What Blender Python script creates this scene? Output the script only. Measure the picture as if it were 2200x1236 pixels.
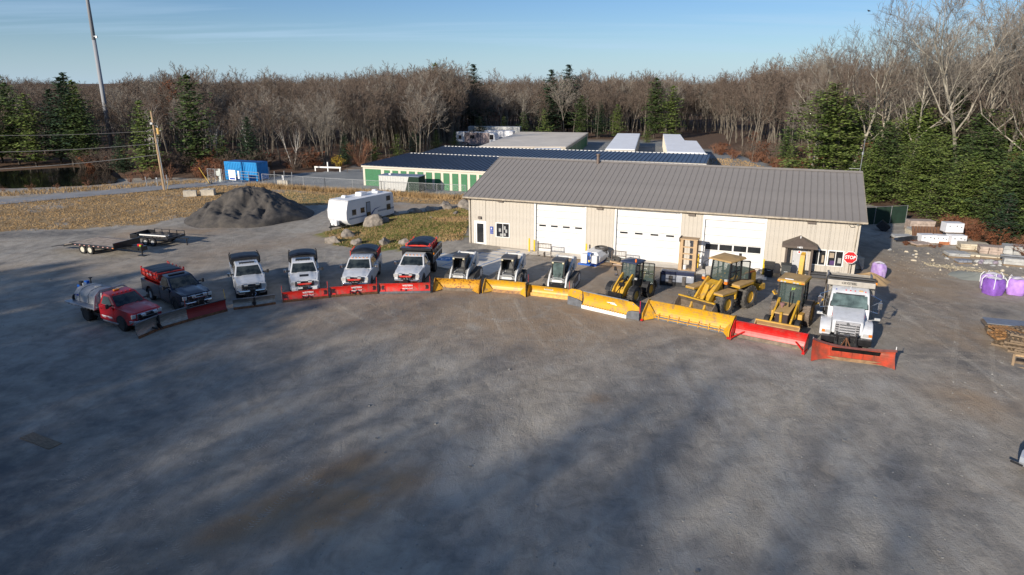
import bpy, bmesh, math, random
import numpy as np
from mathutils import Vector, Matrix
for o in list(bpy.data.objects): bpy.data.objects.remove(o)
S = bpy.context.scene
C = S.collection
R = math.radians; PI = math.pi
rnd = random.Random(11)
# ---------------------------------------------------------------- camera
cd = bpy.data.cameras.new('camera'); cam = bpy.data.objects.new('camera', cd); C.objects.link(cam)
cam.location = (0, 0, 13.3); cam.rotation_euler = (R(90-16.6), 0, 0)
cd.sensor_width = 36; cd.lens = 24.0; cd.clip_start = .3; cd.clip_end = 6000
S.camera = cam
# ---------------------------------------------------------------- sky and sun
SUN_EL, SUN_ROT = R(18.5), R(217)
w = bpy.data.worlds.new('World'); S.world = w; w.use_nodes = True
nt = w.node_tree; N = nt.nodes; LK = nt.links; N.clear()
out = N.new('ShaderNodeOutputWorld'); bg = N.new('ShaderNodeBackground'); sky = N.new('ShaderNodeTexSky')
sky.sky_type = 'NISHITA'; sky.sun_disc = False; sky.sun_elevation = SUN_EL; sky.sun_rotation = SUN_ROT
sky.air_density = 1.0; sky.dust_density = .1; sky.ozone_density = 1.2; sky.altitude = 100
bg.inputs['Strength'].default_value = .080
tc = N.new('ShaderNodeTexCoord'); sep = N.new('ShaderNodeSeparateXYZ'); LK.new(tc.outputs['Generated'], sep.inputs[0])
def wm(op, a, b=None):
    n = N.new('ShaderNodeMath'); n.operation = op
    for i, q in enumerate((a, b)):
        if q is None: continue
        if isinstance(q, (int, float)): n.inputs[i].default_value = q
        else: LK.new(q, n.inputs[i])
    return n.outputs[0]
zz = wm('MAXIMUM', wm('ADD', sep.outputs[2], .06), .03)
cx = wm('DIVIDE', sep.outputs[0], zz); cy = wm('DIVIDE', sep.outputs[1], zz)
comb = N.new('ShaderNodeCombineXYZ'); LK.new(wm('MULTIPLY', cx, .11), comb.inputs[0]); LK.new(wm('MULTIPLY', cy, .55), comb.inputs[1])
nz = N.new('ShaderNodeTexNoise'); nz.inputs['Scale'].default_value = 1.6; nz.inputs['Detail'].default_value = 7; nz.inputs['Roughness'].default_value = .55
nz.inputs['Distortion'].default_value = .5; LK.new(comb.outputs[0], nz.inputs['Vector'])
cr = N.new('ShaderNodeValToRGB'); cr.color_ramp.elements[0].position = .44; cr.color_ramp.elements[1].position = .68
LK.new(nz.outputs['Fac'], cr.inputs[0])
hz = wm('MULTIPLY', wm('POWER', wm('SUBTRACT', 1., wm('MINIMUM', wm('MAXIMUM', wm('MULTIPLY', sep.outputs[2], 8.5), 0.), 1.)), 2.), .62)
cf = wm('MAXIMUM', wm('MULTIPLY', cr.outputs[0], .46), hz)
mx = N.new('ShaderNodeMix'); mx.data_type = 'RGBA'; LK.new(cf, mx.inputs[0]); LK.new(sky.outputs[0], mx.inputs[6]); mx.inputs[7].default_value = (10.2, 10.0, 8.7, 1)
tn_ = N.new('ShaderNodeMix'); tn_.data_type = 'RGBA'; tn_.blend_type = 'MULTIPLY'; tn_.inputs[0].default_value = 1; LK.new(mx.outputs[2], tn_.inputs[6]); tn_.inputs[7].default_value = (.51, .715, 1.08, 1); LK.new(tn_.outputs[2], bg.inputs['Color']); LK.new(bg.outputs[0], out.inputs['Surface'])
sd = bpy.data.lights.new('sun', 'SUN'); sun = bpy.data.objects.new('sun', sd); C.objects.link(sun)
sd.energy = 4.7; sd.angle = R(.8); sd.color = (1, .91, .78)
sdir = Vector((math.sin(SUN_ROT)*math.cos(SUN_EL), math.cos(SUN_ROT)*math.cos(SUN_EL), math.sin(SUN_EL)))
sun.rotation_euler = sdir.to_track_quat('Z', 'Y').to_euler(); sun.location = sdir*80
S.view_settings.view_transform = 'Standard'; S.view_settings.look = 'None'; S.view_settings.exposure = 0.28; S.view_settings.gamma = 1
S.view_settings.use_curve_mapping = False
S.render.engine = 'CYCLES'; S.cycles.use_denoising = True; S.cycles.max_bounces = 6; S.cycles.diffuse_bounces = 3; S.cycles.transparent_max_bounces = 8

# ---------------------------------------------------------------- materials
_m = {}
def mat(name, col, rough=.6, metal=0., var=.12, scale=6., bump=0., bscale=40., coat=0., col2=None, stretch=None, lo=.35, hi=.65, spec=None, trans=0., emit=None, dirt=0.):
    if name in _m: return _m[name]
    m = bpy.data.materials.new(name); m.use_nodes = True; t = m.node_tree; b = t.nodes['Principled BSDF']; n = t.nodes
    b.inputs['Roughness'].default_value = rough; b.inputs['Metallic'].default_value = metal
    b.inputs['Coat Weight'].default_value = coat; b.inputs['Coat Roughness'].default_value = .05
    if spec is not None: b.inputs['Specular IOR Level'].default_value = spec
    if trans: b.inputs['Transmission Weight'].default_value = trans
    g = n.new('ShaderNodeNewGeometry') if False else n.new('ShaderNodeTexCoord')
    vec = g.outputs['Object']
    if stretch:
        mp = n.new('ShaderNodeMapping'); mp.inputs['Scale'].default_value = stretch; t.links.new(vec, mp.inputs[0]); vec = mp.outputs[0]
    tn = n.new('ShaderNodeTexNoise'); tn.inputs['Scale'].default_value = scale; tn.inputs['Detail'].default_value = 6; tn.inputs['Roughness'].default_value = .6
    t.links.new(vec, tn.inputs['Vector'])
    r = n.new('ShaderNodeValToRGB'); r.color_ramp.elements[0].position = lo; r.color_ramp.elements[1].position = hi
    c2 = col2 or tuple(min(1, c*(1+var)) for c in col); c1 = col if col2 else tuple(c*(1-var) for c in col)
    r.color_ramp.elements[0].color = (*c1, 1); r.color_ramp.elements[1].color = (*c2, 1)
    t.links.new(tn.outputs['Fac'], r.inputs[0]); t.links.new(r.outputs[0], b.inputs['Base Color'])
    if dirt:
        dn = n.new('ShaderNodeTexNoise'); dn.inputs['Scale'].default_value = 3.4; dn.inputs['Detail'].default_value = 9; dn.inputs['Roughness'].default_value = .74; t.links.new(g.outputs['Object'], dn.inputs['Vector'])
        dr = n.new('ShaderNodeValToRGB'); dr.color_ramp.elements[0].position = .47; dr.color_ramp.elements[1].position = .66; dr.color_ramp.elements[1].color = (dirt,)*3+(1,); t.links.new(dn.outputs['Fac'], dr.inputs[0])
        dm = n.new('ShaderNodeMix'); dm.data_type = 'RGBA'; t.links.new(dr.outputs[0], dm.inputs[0]); t.links.new(r.outputs[0], dm.inputs[6]); dm.inputs[7].default_value = (.20, .165, .125, 1); t.links.new(dm.outputs[2], b.inputs['Base Color'])
    if bump:
        bn = n.new('ShaderNodeTexNoise'); bn.inputs['Scale'].default_value = bscale; bn.inputs['Detail'].default_value = 5; t.links.new(vec, bn.inputs['Vector'])
        bp = n.new('ShaderNodeBump'); bp.inputs['Strength'].default_value = bump; bp.inputs['Distance'].default_value = .03
        t.links.new(bn.outputs['Fac'], bp.inputs['Height']); t.links.new(bp.outputs[0], b.inputs['Normal'])
    if emit: b.inputs['Emission Color'].default_value = (*emit[:3], 1); b.inputs['Emission Strength'].default_value = emit[3]
    _m[name] = m; return m
siding = mat('beige siding', (.50, .455, .39), .5, 0, .05, 1.2, dirt=.10)
white_trim = mat('white trim', (.80, .79, .76), .45, 0, .03, 3)
white_door = mat('white overhead door', (.72, .71, .69), .4, 0, .04, 1.2, dirt=.08)
cream = mat('cream metal', (.62, .56, .46), .5, 0, .04, 2)
brown_roof = mat('brown roof metal', (.262, .236, .212), .5, 0, .10, .5)
brown_trim = mat('dark brown trim', (.10, .075, .06), .6, 0, .1, 4)
gutter_m = mat('gutter metal', (.42, .36, .28), .5, .2, .25, 3)
blue_roof = mat('navy roof metal', (.060, .078, .115), .4, .1, .12, .6)
white_roof = mat('white membrane roof', (.92, .92, .92), .6, 0, .05, .4)
tan_roof = mat('pale galvanised roof', (.80, .70, .56), .5, .1, .09, .3)
green_door = mat('green roll door', (.035, .17, .07), .5, 0, .1, 3)
asphalt = mat('asphalt', (.085, .088, .095), .85, 0, .25, .35, .5, 60)
concrete = mat('concrete', (.68, .62, .53), .85, 0, .16, .8, .3, 30)
cblock = mat('concrete block', (.50, .45, .37), .9, 0, .2, 2, .4, 20)
rubber = mat('black rubber', (.022, .022, .023), .85, 0, .4, 5, .3, 30)
drubber = mat('dusty rubber', (.085, .08, .074), .9, 0, .5, 3, .5, 25)
black = mat('black plastic', (.018, .018, .02), .55, 0, .3, 5)
black_g = mat('black painted steel', (.02, .02, .022), .3, .1, .3, 5, coat=.3)
tarp = mat('black vinyl tarp', (.010, .012, .018), .38, 0, .5, 3, .5, 5)
glass = mat('dark vehicle glass', (.008, .012, .014), .04, 0, .3, 2.2, spec=.8, col2=(.045, .055, .055))
glass_g = mat('pale cab glass', (.10, .14, .135), .05, 0, .5, 1.5, spec=.8)
glass_b = mat('building window glass', (.025, .027, .03), .06, 0, .3, 1.5, spec=.7)
chrome = mat('chrome', (.60, .61, .63), .16, 1, .08, 4)
steel = mat('stainless steel', (.50, .49, .47), .32, .9, .14, 2.5, stretch=(1, 1, 4))
alum = mat('aluminium', (.42, .44, .48), .4, .7, .12, 3)
galv = mat('galvanised steel', (.38, .39, .40), .5, .6, .15, 5)
white_p = mat('white vehicle paint', (.64, .65, .67), .3, 0, .05, 2, coat=.5, dirt=.22)
silver_p = mat('silver white paint', (.54, .56, .59), .3, .1, .05, 2, coat=.5, dirt=.22)
bobcat_w = mat('off white machine paint', (.66, .66, .65), .45, 0, .07, 3, dirt=.4)
red_p = mat('dark red paint', (.36, .008, .012), .3, 0, .08, 2, coat=.6)
navy_p = mat('navy blue paint', (.003, .007, .022), .22, 0, .2, 2, coat=.8)
red_b = mat('red plow paint', (.68, .022, .015), .42, 0, .12, 3, coat=.1, dirt=.7)
red_k = mat('scraped red pusher paint', (.58, .010, .008), .36, 0, .18, 2, coat=.2, dirt=.35)
orange_b = mat('rusty orange plow paint', (.58, .075, .035), .55, 0, .1, 1.6, col2=(.27, .075, .045), lo=.42, hi=.66)
yellow_k = mat('yellow pusher paint', (.68, .36, .012), .45, 0, .07, 2, coat=.1, dirt=.75)
yellow_r = mat('rust flecked yellow paint', (.24, .075, .02), .55, 0, .1, 7, col2=(.66, .33, .02), lo=.40, hi=.47)
yellow_c = mat('yellow machine paint', (.60, .34, .025), .45, 0, .12, 3, dirt=.6)
tan_c = mat('dusty yellow machine paint', (.58, .33, .07), .6, 0, .16, 3)
tan_top = mat('dusty tan roof panel', (.45, .29, .12), .75, 0, .16, 2)
dirty = mat('worn steel', (.21, .165, .125), .55, .3, .3, 4, .3, 20)
rust = mat('rusty edge', (.17, .075, .035), .75, .2, .4, 6)
grey_st = mat('grey wing steel', (.16, .17, .19), .5, .3, .2, 4)
amber = mat('amber lens', (.85, .28, .02), .25, 0, .1, 5)
redlens = mat('red lens', (.6, .02, .02), .3, 0, .1, 5)
lamp_c = mat('clear lamp lens', (.62, .62, .60), .12, .3, .1, 9, coat=.5)
wood = mat('weathered wood', (.20, .145, .095), .8, 0, .35, 4, .3, 20, stretch=(1, 6, 6))
wood_o = mat('orange brown wood', (.32, .17, .07), .8, 0, .35, 4, stretch=(1, 6, 6))
wood_l = mat('pale raw timber', (.50, .34, .19), .75, 0, .15, 4, stretch=(5, 5, .7))
deck_w = mat('grey deck boards', (.33, .27, .22), .85, 0, .3, 2.5, .2, 15)
cont_b = mat('bright blue container paint', (.015, .25, .58), .4, 0, .1, 1)
poly_g = mat('grey polyethylene', (.40, .395, .39), .5, 0, .06, 3)
poly_w = mat('white polyethylene', (.75, .75, .74), .45, 0, .05, 3)
blue_h = mat('blue hose and paint', (.01, .10, .45), .4, 0, .15, 5)
purple = mat('purple woven bag', (.34, .20, .52), .6, 0, .2, 3, .6, 6, col2=(.52, .40, .66))
purple_d = mat('deep purple bag print', (.24, .10, .46), .6, 0, .15, 4)
rv_w = mat('white rv skin', (.74, .74, .76), .4, 0, .03, 2)
rv_blue = mat('blue rv stripe', (.04, .08, .25), .5, 0, .1, 2)
rv_grey = mat('grey blue rv stripe', (.27, .31, .38), .5, 0, .06, 2)
yellow_s = mat('yellow safety paint', (.80, .50, .02), .5, 0, .1, 4)
sign_r = mat('stop sign red', (.70, .015, .02), .4, 0, .04, 5)
sign_w = mat('sign white', (.85, .85, .85), .45, 0, .02, 5)
sign_b = mat('sign blue', (.02, .06, .35), .5, 0, .05, 5)
rockm = mat('granite boulder', (.13, .115, .10), .9, 0, .2, 2.2, 1., 7, col2=(.36, .31, .26), lo=.32, hi=.68)
stone_p = mat('pinkish flagstone', (.40, .32, .27), .85, 0, .2, 3, .5, 12)
stone_g = mat('grey paving stone', (.42, .42, .41), .85, 0, .16, 3, .4, 12)
stone_t = mat('tan cut stone', (.56, .49, .37), .85, 0, .14, 3, .4, 12)
pilem = mat('dark crushed stone', (.050, .046, .044), .95, 0, .35, 1.5, 1., 9, col2=(.115, .10, .085), lo=.35, hi=.72)
bark = mat('grey brown bark', (.09, .075, .06), .95, 0, .2, .6, col2=(.23, .20, .16), lo=.35, hi=.65)
bark_d = mat('dark bark', (.075, .062, .05), .95, 0, .3, 2)
bark_l = mat('pale lichen bark', (.20, .175, .14), .95, 0, .2, .8, col2=(.46, .42, .34), lo=.35, hi=.65)
birchm = mat('white birch bark', (.62, .58, .52), .8, 0, .2, 4)
twig = mat('bare twigs', (.136, .100, .076), .95, 0, .3, .25)
twig_g = mat('lichen grey twigs', (.23, .20, .165), .95, 0, .3, .3)
twig_r = mat('reddish twigs', (.22, .105, .06), .95, 0, .35, .5)
needle = mat('pine needles', (.036, .072, .017), .8, 0, .3, .9, col2=(.115, .165, .038), lo=.34, hi=.66)
needle_y = mat('yellow green needles', (.085, .14, .022), .8, 0, .3, .6, col2=(.205, .255, .06), lo=.34, hi=.66)  # yellow green foliage colour, mottled by noise
needle_b = mat('blue green needles', (.018, .045, .020), .8, 0, .3, .9, col2=(.055, .10, .04), lo=.34, hi=.66)
rustleaf = mat('dead oak leaves', (.22, .075, .03), .85, 0, .35, 1)
yleaf = mat('yellow leaves', (.50, .35, .03), .8, 0, .3, 2)
drygrass = mat('dry grass blades', (.40, .265, .125), .9, 0, .3, .4)
greengrass = mat('green grass blades', (.13, .155, .035), .9, 0, .3, .5)
wire_m = mat('overhead wire', (.09, .09, .09), .6, 0, .1, 1)
green_mesh = mat('green privacy mesh', (.012, .035, .022), .9, 0, .2, 2)
water = mat('dark pond water', (.006, .008, .008), .06, 0, .2, .3, .25, 1.5, spec=.6)

# ---------------------------------------------------------------- mesh helpers
class M:
    def __init__(s, xf=None, fn=None): s.v = []; s.f = []; s.xf = xf; s.fn = fn; s.mi = []; s.m = 0
    def add(s, vs, fs):
        n = len(s.v)
        for p in vs:
            if s.fn: p = s.fn(*p)
            if s.xf: p = tuple(s.xf @ Vector(p))
            s.v.append(tuple(p))
        for f in fs: s.f.append([i+n for i in f]); s.mi.append(s.m)
        return s
    def box(s, x0, x1, y0, y1, z0, z1):
        return s.add([(x0,y0,z0),(x1,y0,z0),(x1,y1,z0),(x0,y1,z0),(x0,y0,z1),(x1,y0,z1),(x1,y1,z1),(x0,y1,z1)],
              [(0,3,2,1),(4,5,6,7),(0,1,5,4),(1,2,6,5),(2,3,7,6),(3,0,4,7)])
    def obox(s, c, d, rx=0, ry=0, rz=0):
        q = Matrix.Translation(c) @ Matrix.Rotation(rz,4,'Z') @ Matrix.Rotation(ry,4,'Y') @ Matrix.Rotation(rx,4,'X')
        a, b, e = d[0]/2, d[1]/2, d[2]/2
        vs = [tuple(q @ Vector(p)) for p in [(-a,-b,-e),(a,-b,-e),(a,b,-e),(-a,b,-e),(-a,-b,e),(a,-b,e),(a,b,e),(-a,b,e)]]
        return s.add(vs, [(0,3,2,1),(4,5,6,7),(0,1,5,4),(1,2,6,5),(2,3,7,6),(3,0,4,7)])
    def bar(s, p, q, w, h):   # rectangular bar between two points
        p, q = Vector(p), Vector(q); d = q-p; L = d.length
        if L < 1e-6: return s
        mt = Matrix.Translation((p+q)/2) @ d.to_track_quat('Y', 'Z').to_matrix().to_4x4()
        vs = [tuple(mt @ Vector((x*w/2, y*L/2, z*h/2))) for x,y,z in [(-1,-1,-1),(1,-1,-1),(1,1,-1),(-1,1,-1),(-1,-1,1),(1,-1,1),(1,1,1),(-1,1,1)]]
        return s.add(vs, [(0,3,2,1),(4,5,6,7),(0,1,5,4),(1,2,6,5),(2,3,7,6),(3,0,4,7)])
    def tube(s, p, q, r0, r1=None, n=6, cap=True):
        if r1 is None: r1 = r0
        p, q = Vector(p), Vector(q); d = q-p
        if d.length < 1e-6: return s
        qt = d.to_track_quat('Z', 'Y'); vs = []
        for c, r in ((p, r0), (q, r1)):
            for k in range(n):
                a = 2*PI*k/n; vs.append(tuple(c + qt @ Vector((math.cos(a)*r, math.sin(a)*r, 0))))
        fs = [(k, (k+1)%n, n+(k+1)%n, n+k) for k in range(n)]
        if cap: fs += [tuple(range(n-1,-1,-1)), tuple(range(n, 2*n))]
        return s.add(vs, fs)
    def path(s, pts, r, n=5):
        for a, b in zip(pts, pts[1:]): s.tube(a, b, r, r, n)
        return s
    def cone3(s, p, q, r):
        p, q = Vector(p), Vector(q); qt = (q-p).to_track_quat('Z', 'Y')
        vs = [tuple(p + qt @ Vector((math.cos(a)*r, math.sin(a)*r, 0))) for a in (0, 2.09, 4.19)] + [tuple(q)]
        return s.add(vs, [(0,1,3),(1,2,3),(2,0,3)])
    def prism(s, poly, a, b, ax='x'):
        n = len(poly)
        P = {'x': lambda t,u,v:(t,u,v), 'y': lambda t,u,v:(u,t,v), 'z': lambda t,u,v:(u,v,t)}[ax]
        vs = [P(a,u,v) for u,v in poly] + [P(b,u,v) for u,v in poly]
        return s.add(vs, [tuple(range(n)), tuple(range(2*n-1, n-1, -1))] + [(k, n+k, n+(k+1)%n, (k+1)%n) for k in range(n)])
    def lathe(s, prof, c, ax='x', n=20):   # prof: (axial, radius)
        vs = []; c = Vector(c)
        for t, r in prof:
            for k in range(n):
                a = 2*PI*k/n; u, v = math.cos(a)*r, math.sin(a)*r
                vs.append(tuple(c + Vector({'x':(t,u,v),'y':(u,t,v),'z':(u,v,t)}[ax])))
        m = len(prof)
        fs = [(i*n+k, i*n+(k+1)%n, (i+1)*n+(k+1)%n, (i+1)*n+k) for i in range(m-1) for k in range(n)]
        if prof[0][1] > 0: fs.append(tuple(range(n-1,-1,-1)))
        if prof[-1][1] > 0: fs.append(tuple(range((m-1)*n, m*n)))
        return s.add(vs, fs)
    def grid(s, fn, nu, nv):
        vs = [tuple(fn(i/nu, j/nv)) for j in range(nv+1) for i in range(nu+1)]
        return s.add(vs, [(j*(nu+1)+i, j*(nu+1)+i+1, (j+1)*(nu+1)+i+1, (j+1)*(nu+1)+i) for j in range(nv) for i in range(nu)])
    def quad(s, a, b, c, d): return s.add([a,b,c,d], [(0,1,2,3)])
    def slab(s, pts, th, nrm):   # thin solid from a planar outline
        nrm = Vector(nrm)*th; n = len(pts); top = [tuple(Vector(p)+nrm) for p in pts]
        return s.add([tuple(p) for p in pts]+top, [tuple(range(n-1,-1,-1)), tuple(range(n,2*n))]+[(k,(k+1)%n,n+(k+1)%n,n+k) for k in range(n)])
    def mesh(s, name, mats, fix=True, smooth=False):
        me = bpy.data.meshes.new(name); me.from_pydata(s.v, [], s.f)
        for q in (mats if isinstance(mats, (list, tuple)) else [mats]): me.materials.append(q)
        if any(s.mi): me.polygons.foreach_set('material_index', s.mi)
        if fix:
            b = bmesh.new(); b.from_mesh(me); bmesh.ops.recalc_face_normals(b, faces=b.faces); b.to_mesh(me); b.free()
        if smooth: me.polygons.foreach_set('use_smooth', [True]*len(me.polygons))
        me.update(); return me
    def build(s, name, mats, parent=None, bevel=0, smooth=False, loc=None, rot=None, fix=True, seg=2):
        return link(name, s.mesh(name, mats, fix, smooth), parent, loc, rot, bevel, seg)
def link(name, me, parent=None, loc=None, rot=None, bevel=0, seg=2):
    o = bpy.data.objects.new(name, me); C.objects.link(o)
    if parent: o.parent = parent
    if loc: o.location = loc
    if rot: o.rotation_euler = rot
    if bevel:
        md = o.modifiers.new('bevel', 'BEVEL'); md.width = bevel; md.segments = seg; md.limit_method = 'ANGLE'; md.angle_limit = R(35)
        me.polygons.foreach_set('use_smooth', [True]*len(me.polygons)); md.harden_normals = True
    return o
def tag(o, label, cat, group=None, kind=None):
    o['label'] = label
    if cat: o['category'] = cat
    if group: o['group'] = group
    if kind: o['kind'] = kind
    return o
def thing(name, label, cat, x, y, rz=0, group=None, z=0, sc=1):
    o = bpy.data.objects.new(name, None); C.objects.link(o); o.location = (x, y, z); o.rotation_euler = (0, 0, R(rz)); o.scale = (sc,)*3
    o.empty_display_size = .2
    return tag(o, label, cat, group)
def struct(o): o['kind'] = 'structure'; return o
def stuff(o, label=None, cat=None): 
    o['kind'] = 'stuff'
    if label: o['label'] = label
    if cat: o['category'] = cat
    return o
def copy_tree(o, parent=None):
    kids = list(o.children)
    c = o.copy(); C.objects.link(c)
    if parent: c.parent = parent
    for k in kids: copy_tree(k, c)
    return c
def text_mesh(txt, size, depth=.004, bold=False):
    cu = bpy.data.curves.new('lettering', 'FONT'); cu.body = txt; cu.size = size; cu.extrude = depth; cu.align_x = 'CENTER'; cu.align_y = 'CENTER'
    if bold: cu.offset = size*.022
    cu.resolution_u = 3
    o = bpy.data.objects.new('lettering', cu); C.objects.link(o)
    dg = bpy.context.evaluated_depsgraph_get(); dg.update(); me = bpy.data.meshes.new_from_object(o.evaluated_get(dg)); bpy.data.objects.remove(o); return me
def letters(txt, size, m, parent, loc, rot=(PI/2, 0, 0), bold=False, name='lettering', sx=1):
    me = text_mesh(txt, size, .004, bold); me.materials.clear(); me.materials.append(m)
    o = link(name, me, parent, loc, rot); o.scale = (sx, 1, 1); return o
# ================================================================ terrain
def inpoly(X, Y, poly):
    r = np.zeros(X.shape, bool); n = len(poly)
    for i in range(n):
        x0, y0 = poly[i]; x1, y1 = poly[(i+1) % n]
        if y0 == y1: continue
        c = ((y0 > Y) != (y1 > Y)) & (X < (x1-x0)*(Y-y0)/(y1-y0)+x0)
        r ^= c
    return r
def wob(X, Y, s, k):
    return (np.sin(X*s+k*1.7+np.sin(Y*s*.7+k))*.5 + np.sin(Y*s*1.3+k*2.9+np.sin(X*s*1.1)*1.3)*.5)
MOUND = [(-17.5,62.5),(-15.5,57.6),(-13,56),(-9,56),(-6.5,57.5),(-4,58.3),(-4.2,73),(-6,76),(-9,73.2),(-12.3,68.5),(-15,65.5)]
FIELD = [(-90,60),(-62,78),(-52.5,83.6),(-46,89.6),(-40,93.6),(-34,93.2),(-24.4,89.2),(-16.5,86.2),(-5.5,82.5),(-4,79),(-7,78.2),(-13,79.5),(-20,78.5),(-25,76),(-27,73),(-31,73),(-34,70),(-36.5,66),(-43,64),(-49,62.5),(-54,58),(-60,50),(-90,40)]
GREENF = [(-30,88.5),(-18,84),(-14,82),(-17,79.8),(-22,79),(-26,78),(-29,82)]
WEEDL = [(-90,40),(-60,50),(-52,50),(-44,47),(-36,42),(-31,36),(-27,31),(-23,26),(-20,20),(-18,10),(-90,5)]
def hgt_at(X, Y):
    X = np.asarray(X, float); Y = np.asarray(Y, float)
    z = .025*wob(X, Y, .35, 1) + .012*wob(X, Y, 1.1, 4)
    # grass bank beside the garage
    d = np.exp(-(((X+9.5)*.80+(Y-65)*.6)/4.2)**2 - ((-(X+9.5)*.6+(Y-65)*.80)/9)**2)
    z = z + 0.55*d
    # ditch and pond hollow on the left, wooded hills far away
    z = z - .9*np.exp(-((X+68)/14)**2-((Y-104)/9)**2)
    far = np.clip((Y-420)/700, 0, 1); z = z + far**1.3*(11+1.5*wob(X, Y, .004, 2)+1.2*wob(X, Y, .011, 5))
    side = np.clip((np.abs(X)-260)/500, 0, 1); z = z + np.where(Y > 0, side*2, 0)
    return z
def axis(a, b, step, outer):
    core = list(np.arange(a, b+1e-6, step)); lo, hi = [], []
    d = step; x = a
    while x > -outer: d *= 1.17; x -= d; lo.append(x)
    d = step; x = b
    while x < outer: d *= 1.17; x += d; hi.append(x)
    return np.array(lo[::-1]+core+hi)
xs = axis(-62, 46, .45, 2200); ys = axis(12, 108, .45, 1900)
GX, GY = np.meshgrid(xs, ys); GZ = hgt_at(GX, GY)
nx, ny = len(xs), len(ys)
me = bpy.data.meshes.new('ground')
idx = np.arange(nx*ny).reshape(ny, nx)
quads = np.stack([idx[:-1,:-1], idx[:-1,1:], idx[1:,1:], idx[1:,:-1]], -1).reshape(-1, 4)
me.vertices.add(nx*ny); me.vertices.foreach_set('co', np.stack([GX, GY, GZ], -1).astype(np.float32).ravel())
me.loops.add(quads.size); me.loops.foreach_set('vertex_index', quads.ravel().astype(np.int32))
me.polygons.add(len(quads)); me.polygons.foreach_set('loop_start', (np.arange(len(quads))*4).astype(np.int32))
me.update(calc_edges=True); me.validate()
me.polygons.foreach_set('use_smooth', [True]*len(me.polygons))
wx = GX+.9*wob(GX, GY, .9, 3)+.5*wob(GX, GY, 2.3, 7); wy = GY+.9*wob(GX, GY, .8, 9)+.4*wob(GX, GY, 2.1, 5)
mound = inpoly(wx, wy, MOUND); field = inpoly(wx, wy, FIELD); greenf = inpoly(wx, wy, GREENF); weedl = inpoly(wx, wy, WEEDL)
woods = (GY > 101+4*wob(GX, GY, .12, 2)) & (GX < -27) | (GY > 118) | ((GX > 41.2+.8*wob(GX, GY, .3, 3)) & (GY > 38)) | (GX < -75) | (GY < -4)
yard = inpoly(wx, wy, [(-39,97),(-20,88.5),(-5.5,83.6),(26,70),(36,70),(40,84),(43,100),(45,120),(45,136),(40,150),(38,168),(-2,172),(-13,165),(-13,150),(-8,120),(-24,112),(-33,107)])
woods &= ~yard
mgreen = mound & (wob(GX, GY, .5, 8)+.25*wob(GX, GY, 1.9, 2)-.10*(GY-64) > -.55)
lit = (GX > 33) & (GX < 43) & (GY > 96) & (GY < 122)
def fattr(name, arr):
    a = me.attributes.new(name, 'FLOAT', 'POINT'); a.data.foreach_set('value', arr.astype(np.float32).ravel())
fattr('dry', np.where(field | mound, 1, 0)*.95 + weedl*.55); fattr('green', np.where(greenf, .6, 0)+np.where(mgreen, 1, 0)); fattr('woods', woods*1.); fattr('yard', yard*1.)
def blob(x, y, r, s=1.): return s*np.exp(-((GX-x)**2+(GY-y)**2)/r**2)
def line(x0, y0, x1, y1, r, s=1.):
    dx, dy = x1-x0, y1-y0; t = np.clip(((GX-x0)*dx+(GY-y0)*dy)/(dx*dx+dy*dy), 0, 1)
    return s*np.exp(-((GX-x0-t*dx)**2+(GY-y0-t*dy)**2)/r**2)
fattr('sand', np.clip(blob(3.8,27.4,.5,.8)+blob(20,27,1.8,.5)+blob(22.5,24.5,1.6,.4)+line(-9.0,18.0,-5.4,22.6,.6,1.)+line(-6.3,18.3,-3.8,21,.9,.8)+blob(-5.8,20.4,1.5,.4)+line(-11,16,-7,20,1.5,.4)+blob(6,53,3,.7)+blob(8.5,50.5,3.5,.7)+line(-35,62,-29,63,2.2,.7)+blob(12,42.5,2.2,.6)
    +line(-5,44,5,44,5,.5)+line(-12,38,6,38,4.5,.45)+blob(27,44,4.5,.55)+blob(25,35,4,.55)+blob(29,50,5,.5)+blob(21,28.5,2.5,.3)+line(-24,55,-17,60,3,.4)+line(-40,48,-25,50,3,.3)+blob(2,35,4,.35)+line(-13,76,-6,78,2,.5), 0, 1))
lanes = 0
for (x0, y0, x1, y1) in [(-13.5,41,-6,22),(-10.3,42,-2,24),(-7,42,4,20),(-3.7,42,-8,18),(-.5,42,6,20),(3,40,9,18),(15,32,7,16),(17,30,13,14),(-20,34,-9,16),(26,44,20,16),(25,55,27,38),(-20,55,-8,36),(-30,50,-12,34),(28,50,22,24),(-5,36,20,28),(-24,30,2,16),(10,36,-12,22),(-44,56,-14,50),(27,60,24,30)]:
    q_ = math.hypot(x1-x0, y1-y0); nx_, ny_ = -(y1-y0)/q_*.85, (x1-x0)/q_*.85
    for sg in (-1, 1): lanes = np.maximum(lanes, line(x0+nx_*sg, y0+ny_*sg, x1+nx_*sg, y1+ny_*sg, .32, .42))
lanes = lanes*(.5+.5*np.clip(wob(GX, GY, .5, 6)+.4, 0, 1))
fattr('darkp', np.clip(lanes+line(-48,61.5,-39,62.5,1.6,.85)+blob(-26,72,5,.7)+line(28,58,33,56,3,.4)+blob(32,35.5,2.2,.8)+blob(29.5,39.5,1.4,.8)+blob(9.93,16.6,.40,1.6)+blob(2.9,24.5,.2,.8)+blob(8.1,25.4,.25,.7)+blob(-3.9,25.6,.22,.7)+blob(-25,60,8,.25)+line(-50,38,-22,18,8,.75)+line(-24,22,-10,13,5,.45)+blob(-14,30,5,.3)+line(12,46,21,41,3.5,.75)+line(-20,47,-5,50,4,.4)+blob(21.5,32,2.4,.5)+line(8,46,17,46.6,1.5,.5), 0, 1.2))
gm = bpy.data.materials.new('gravel lot, grass and leaf litter'); gm.use_nodes = True; t = gm.node_tree; n = t.nodes; L = t.links; B = n['Principled BSDF']
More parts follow.
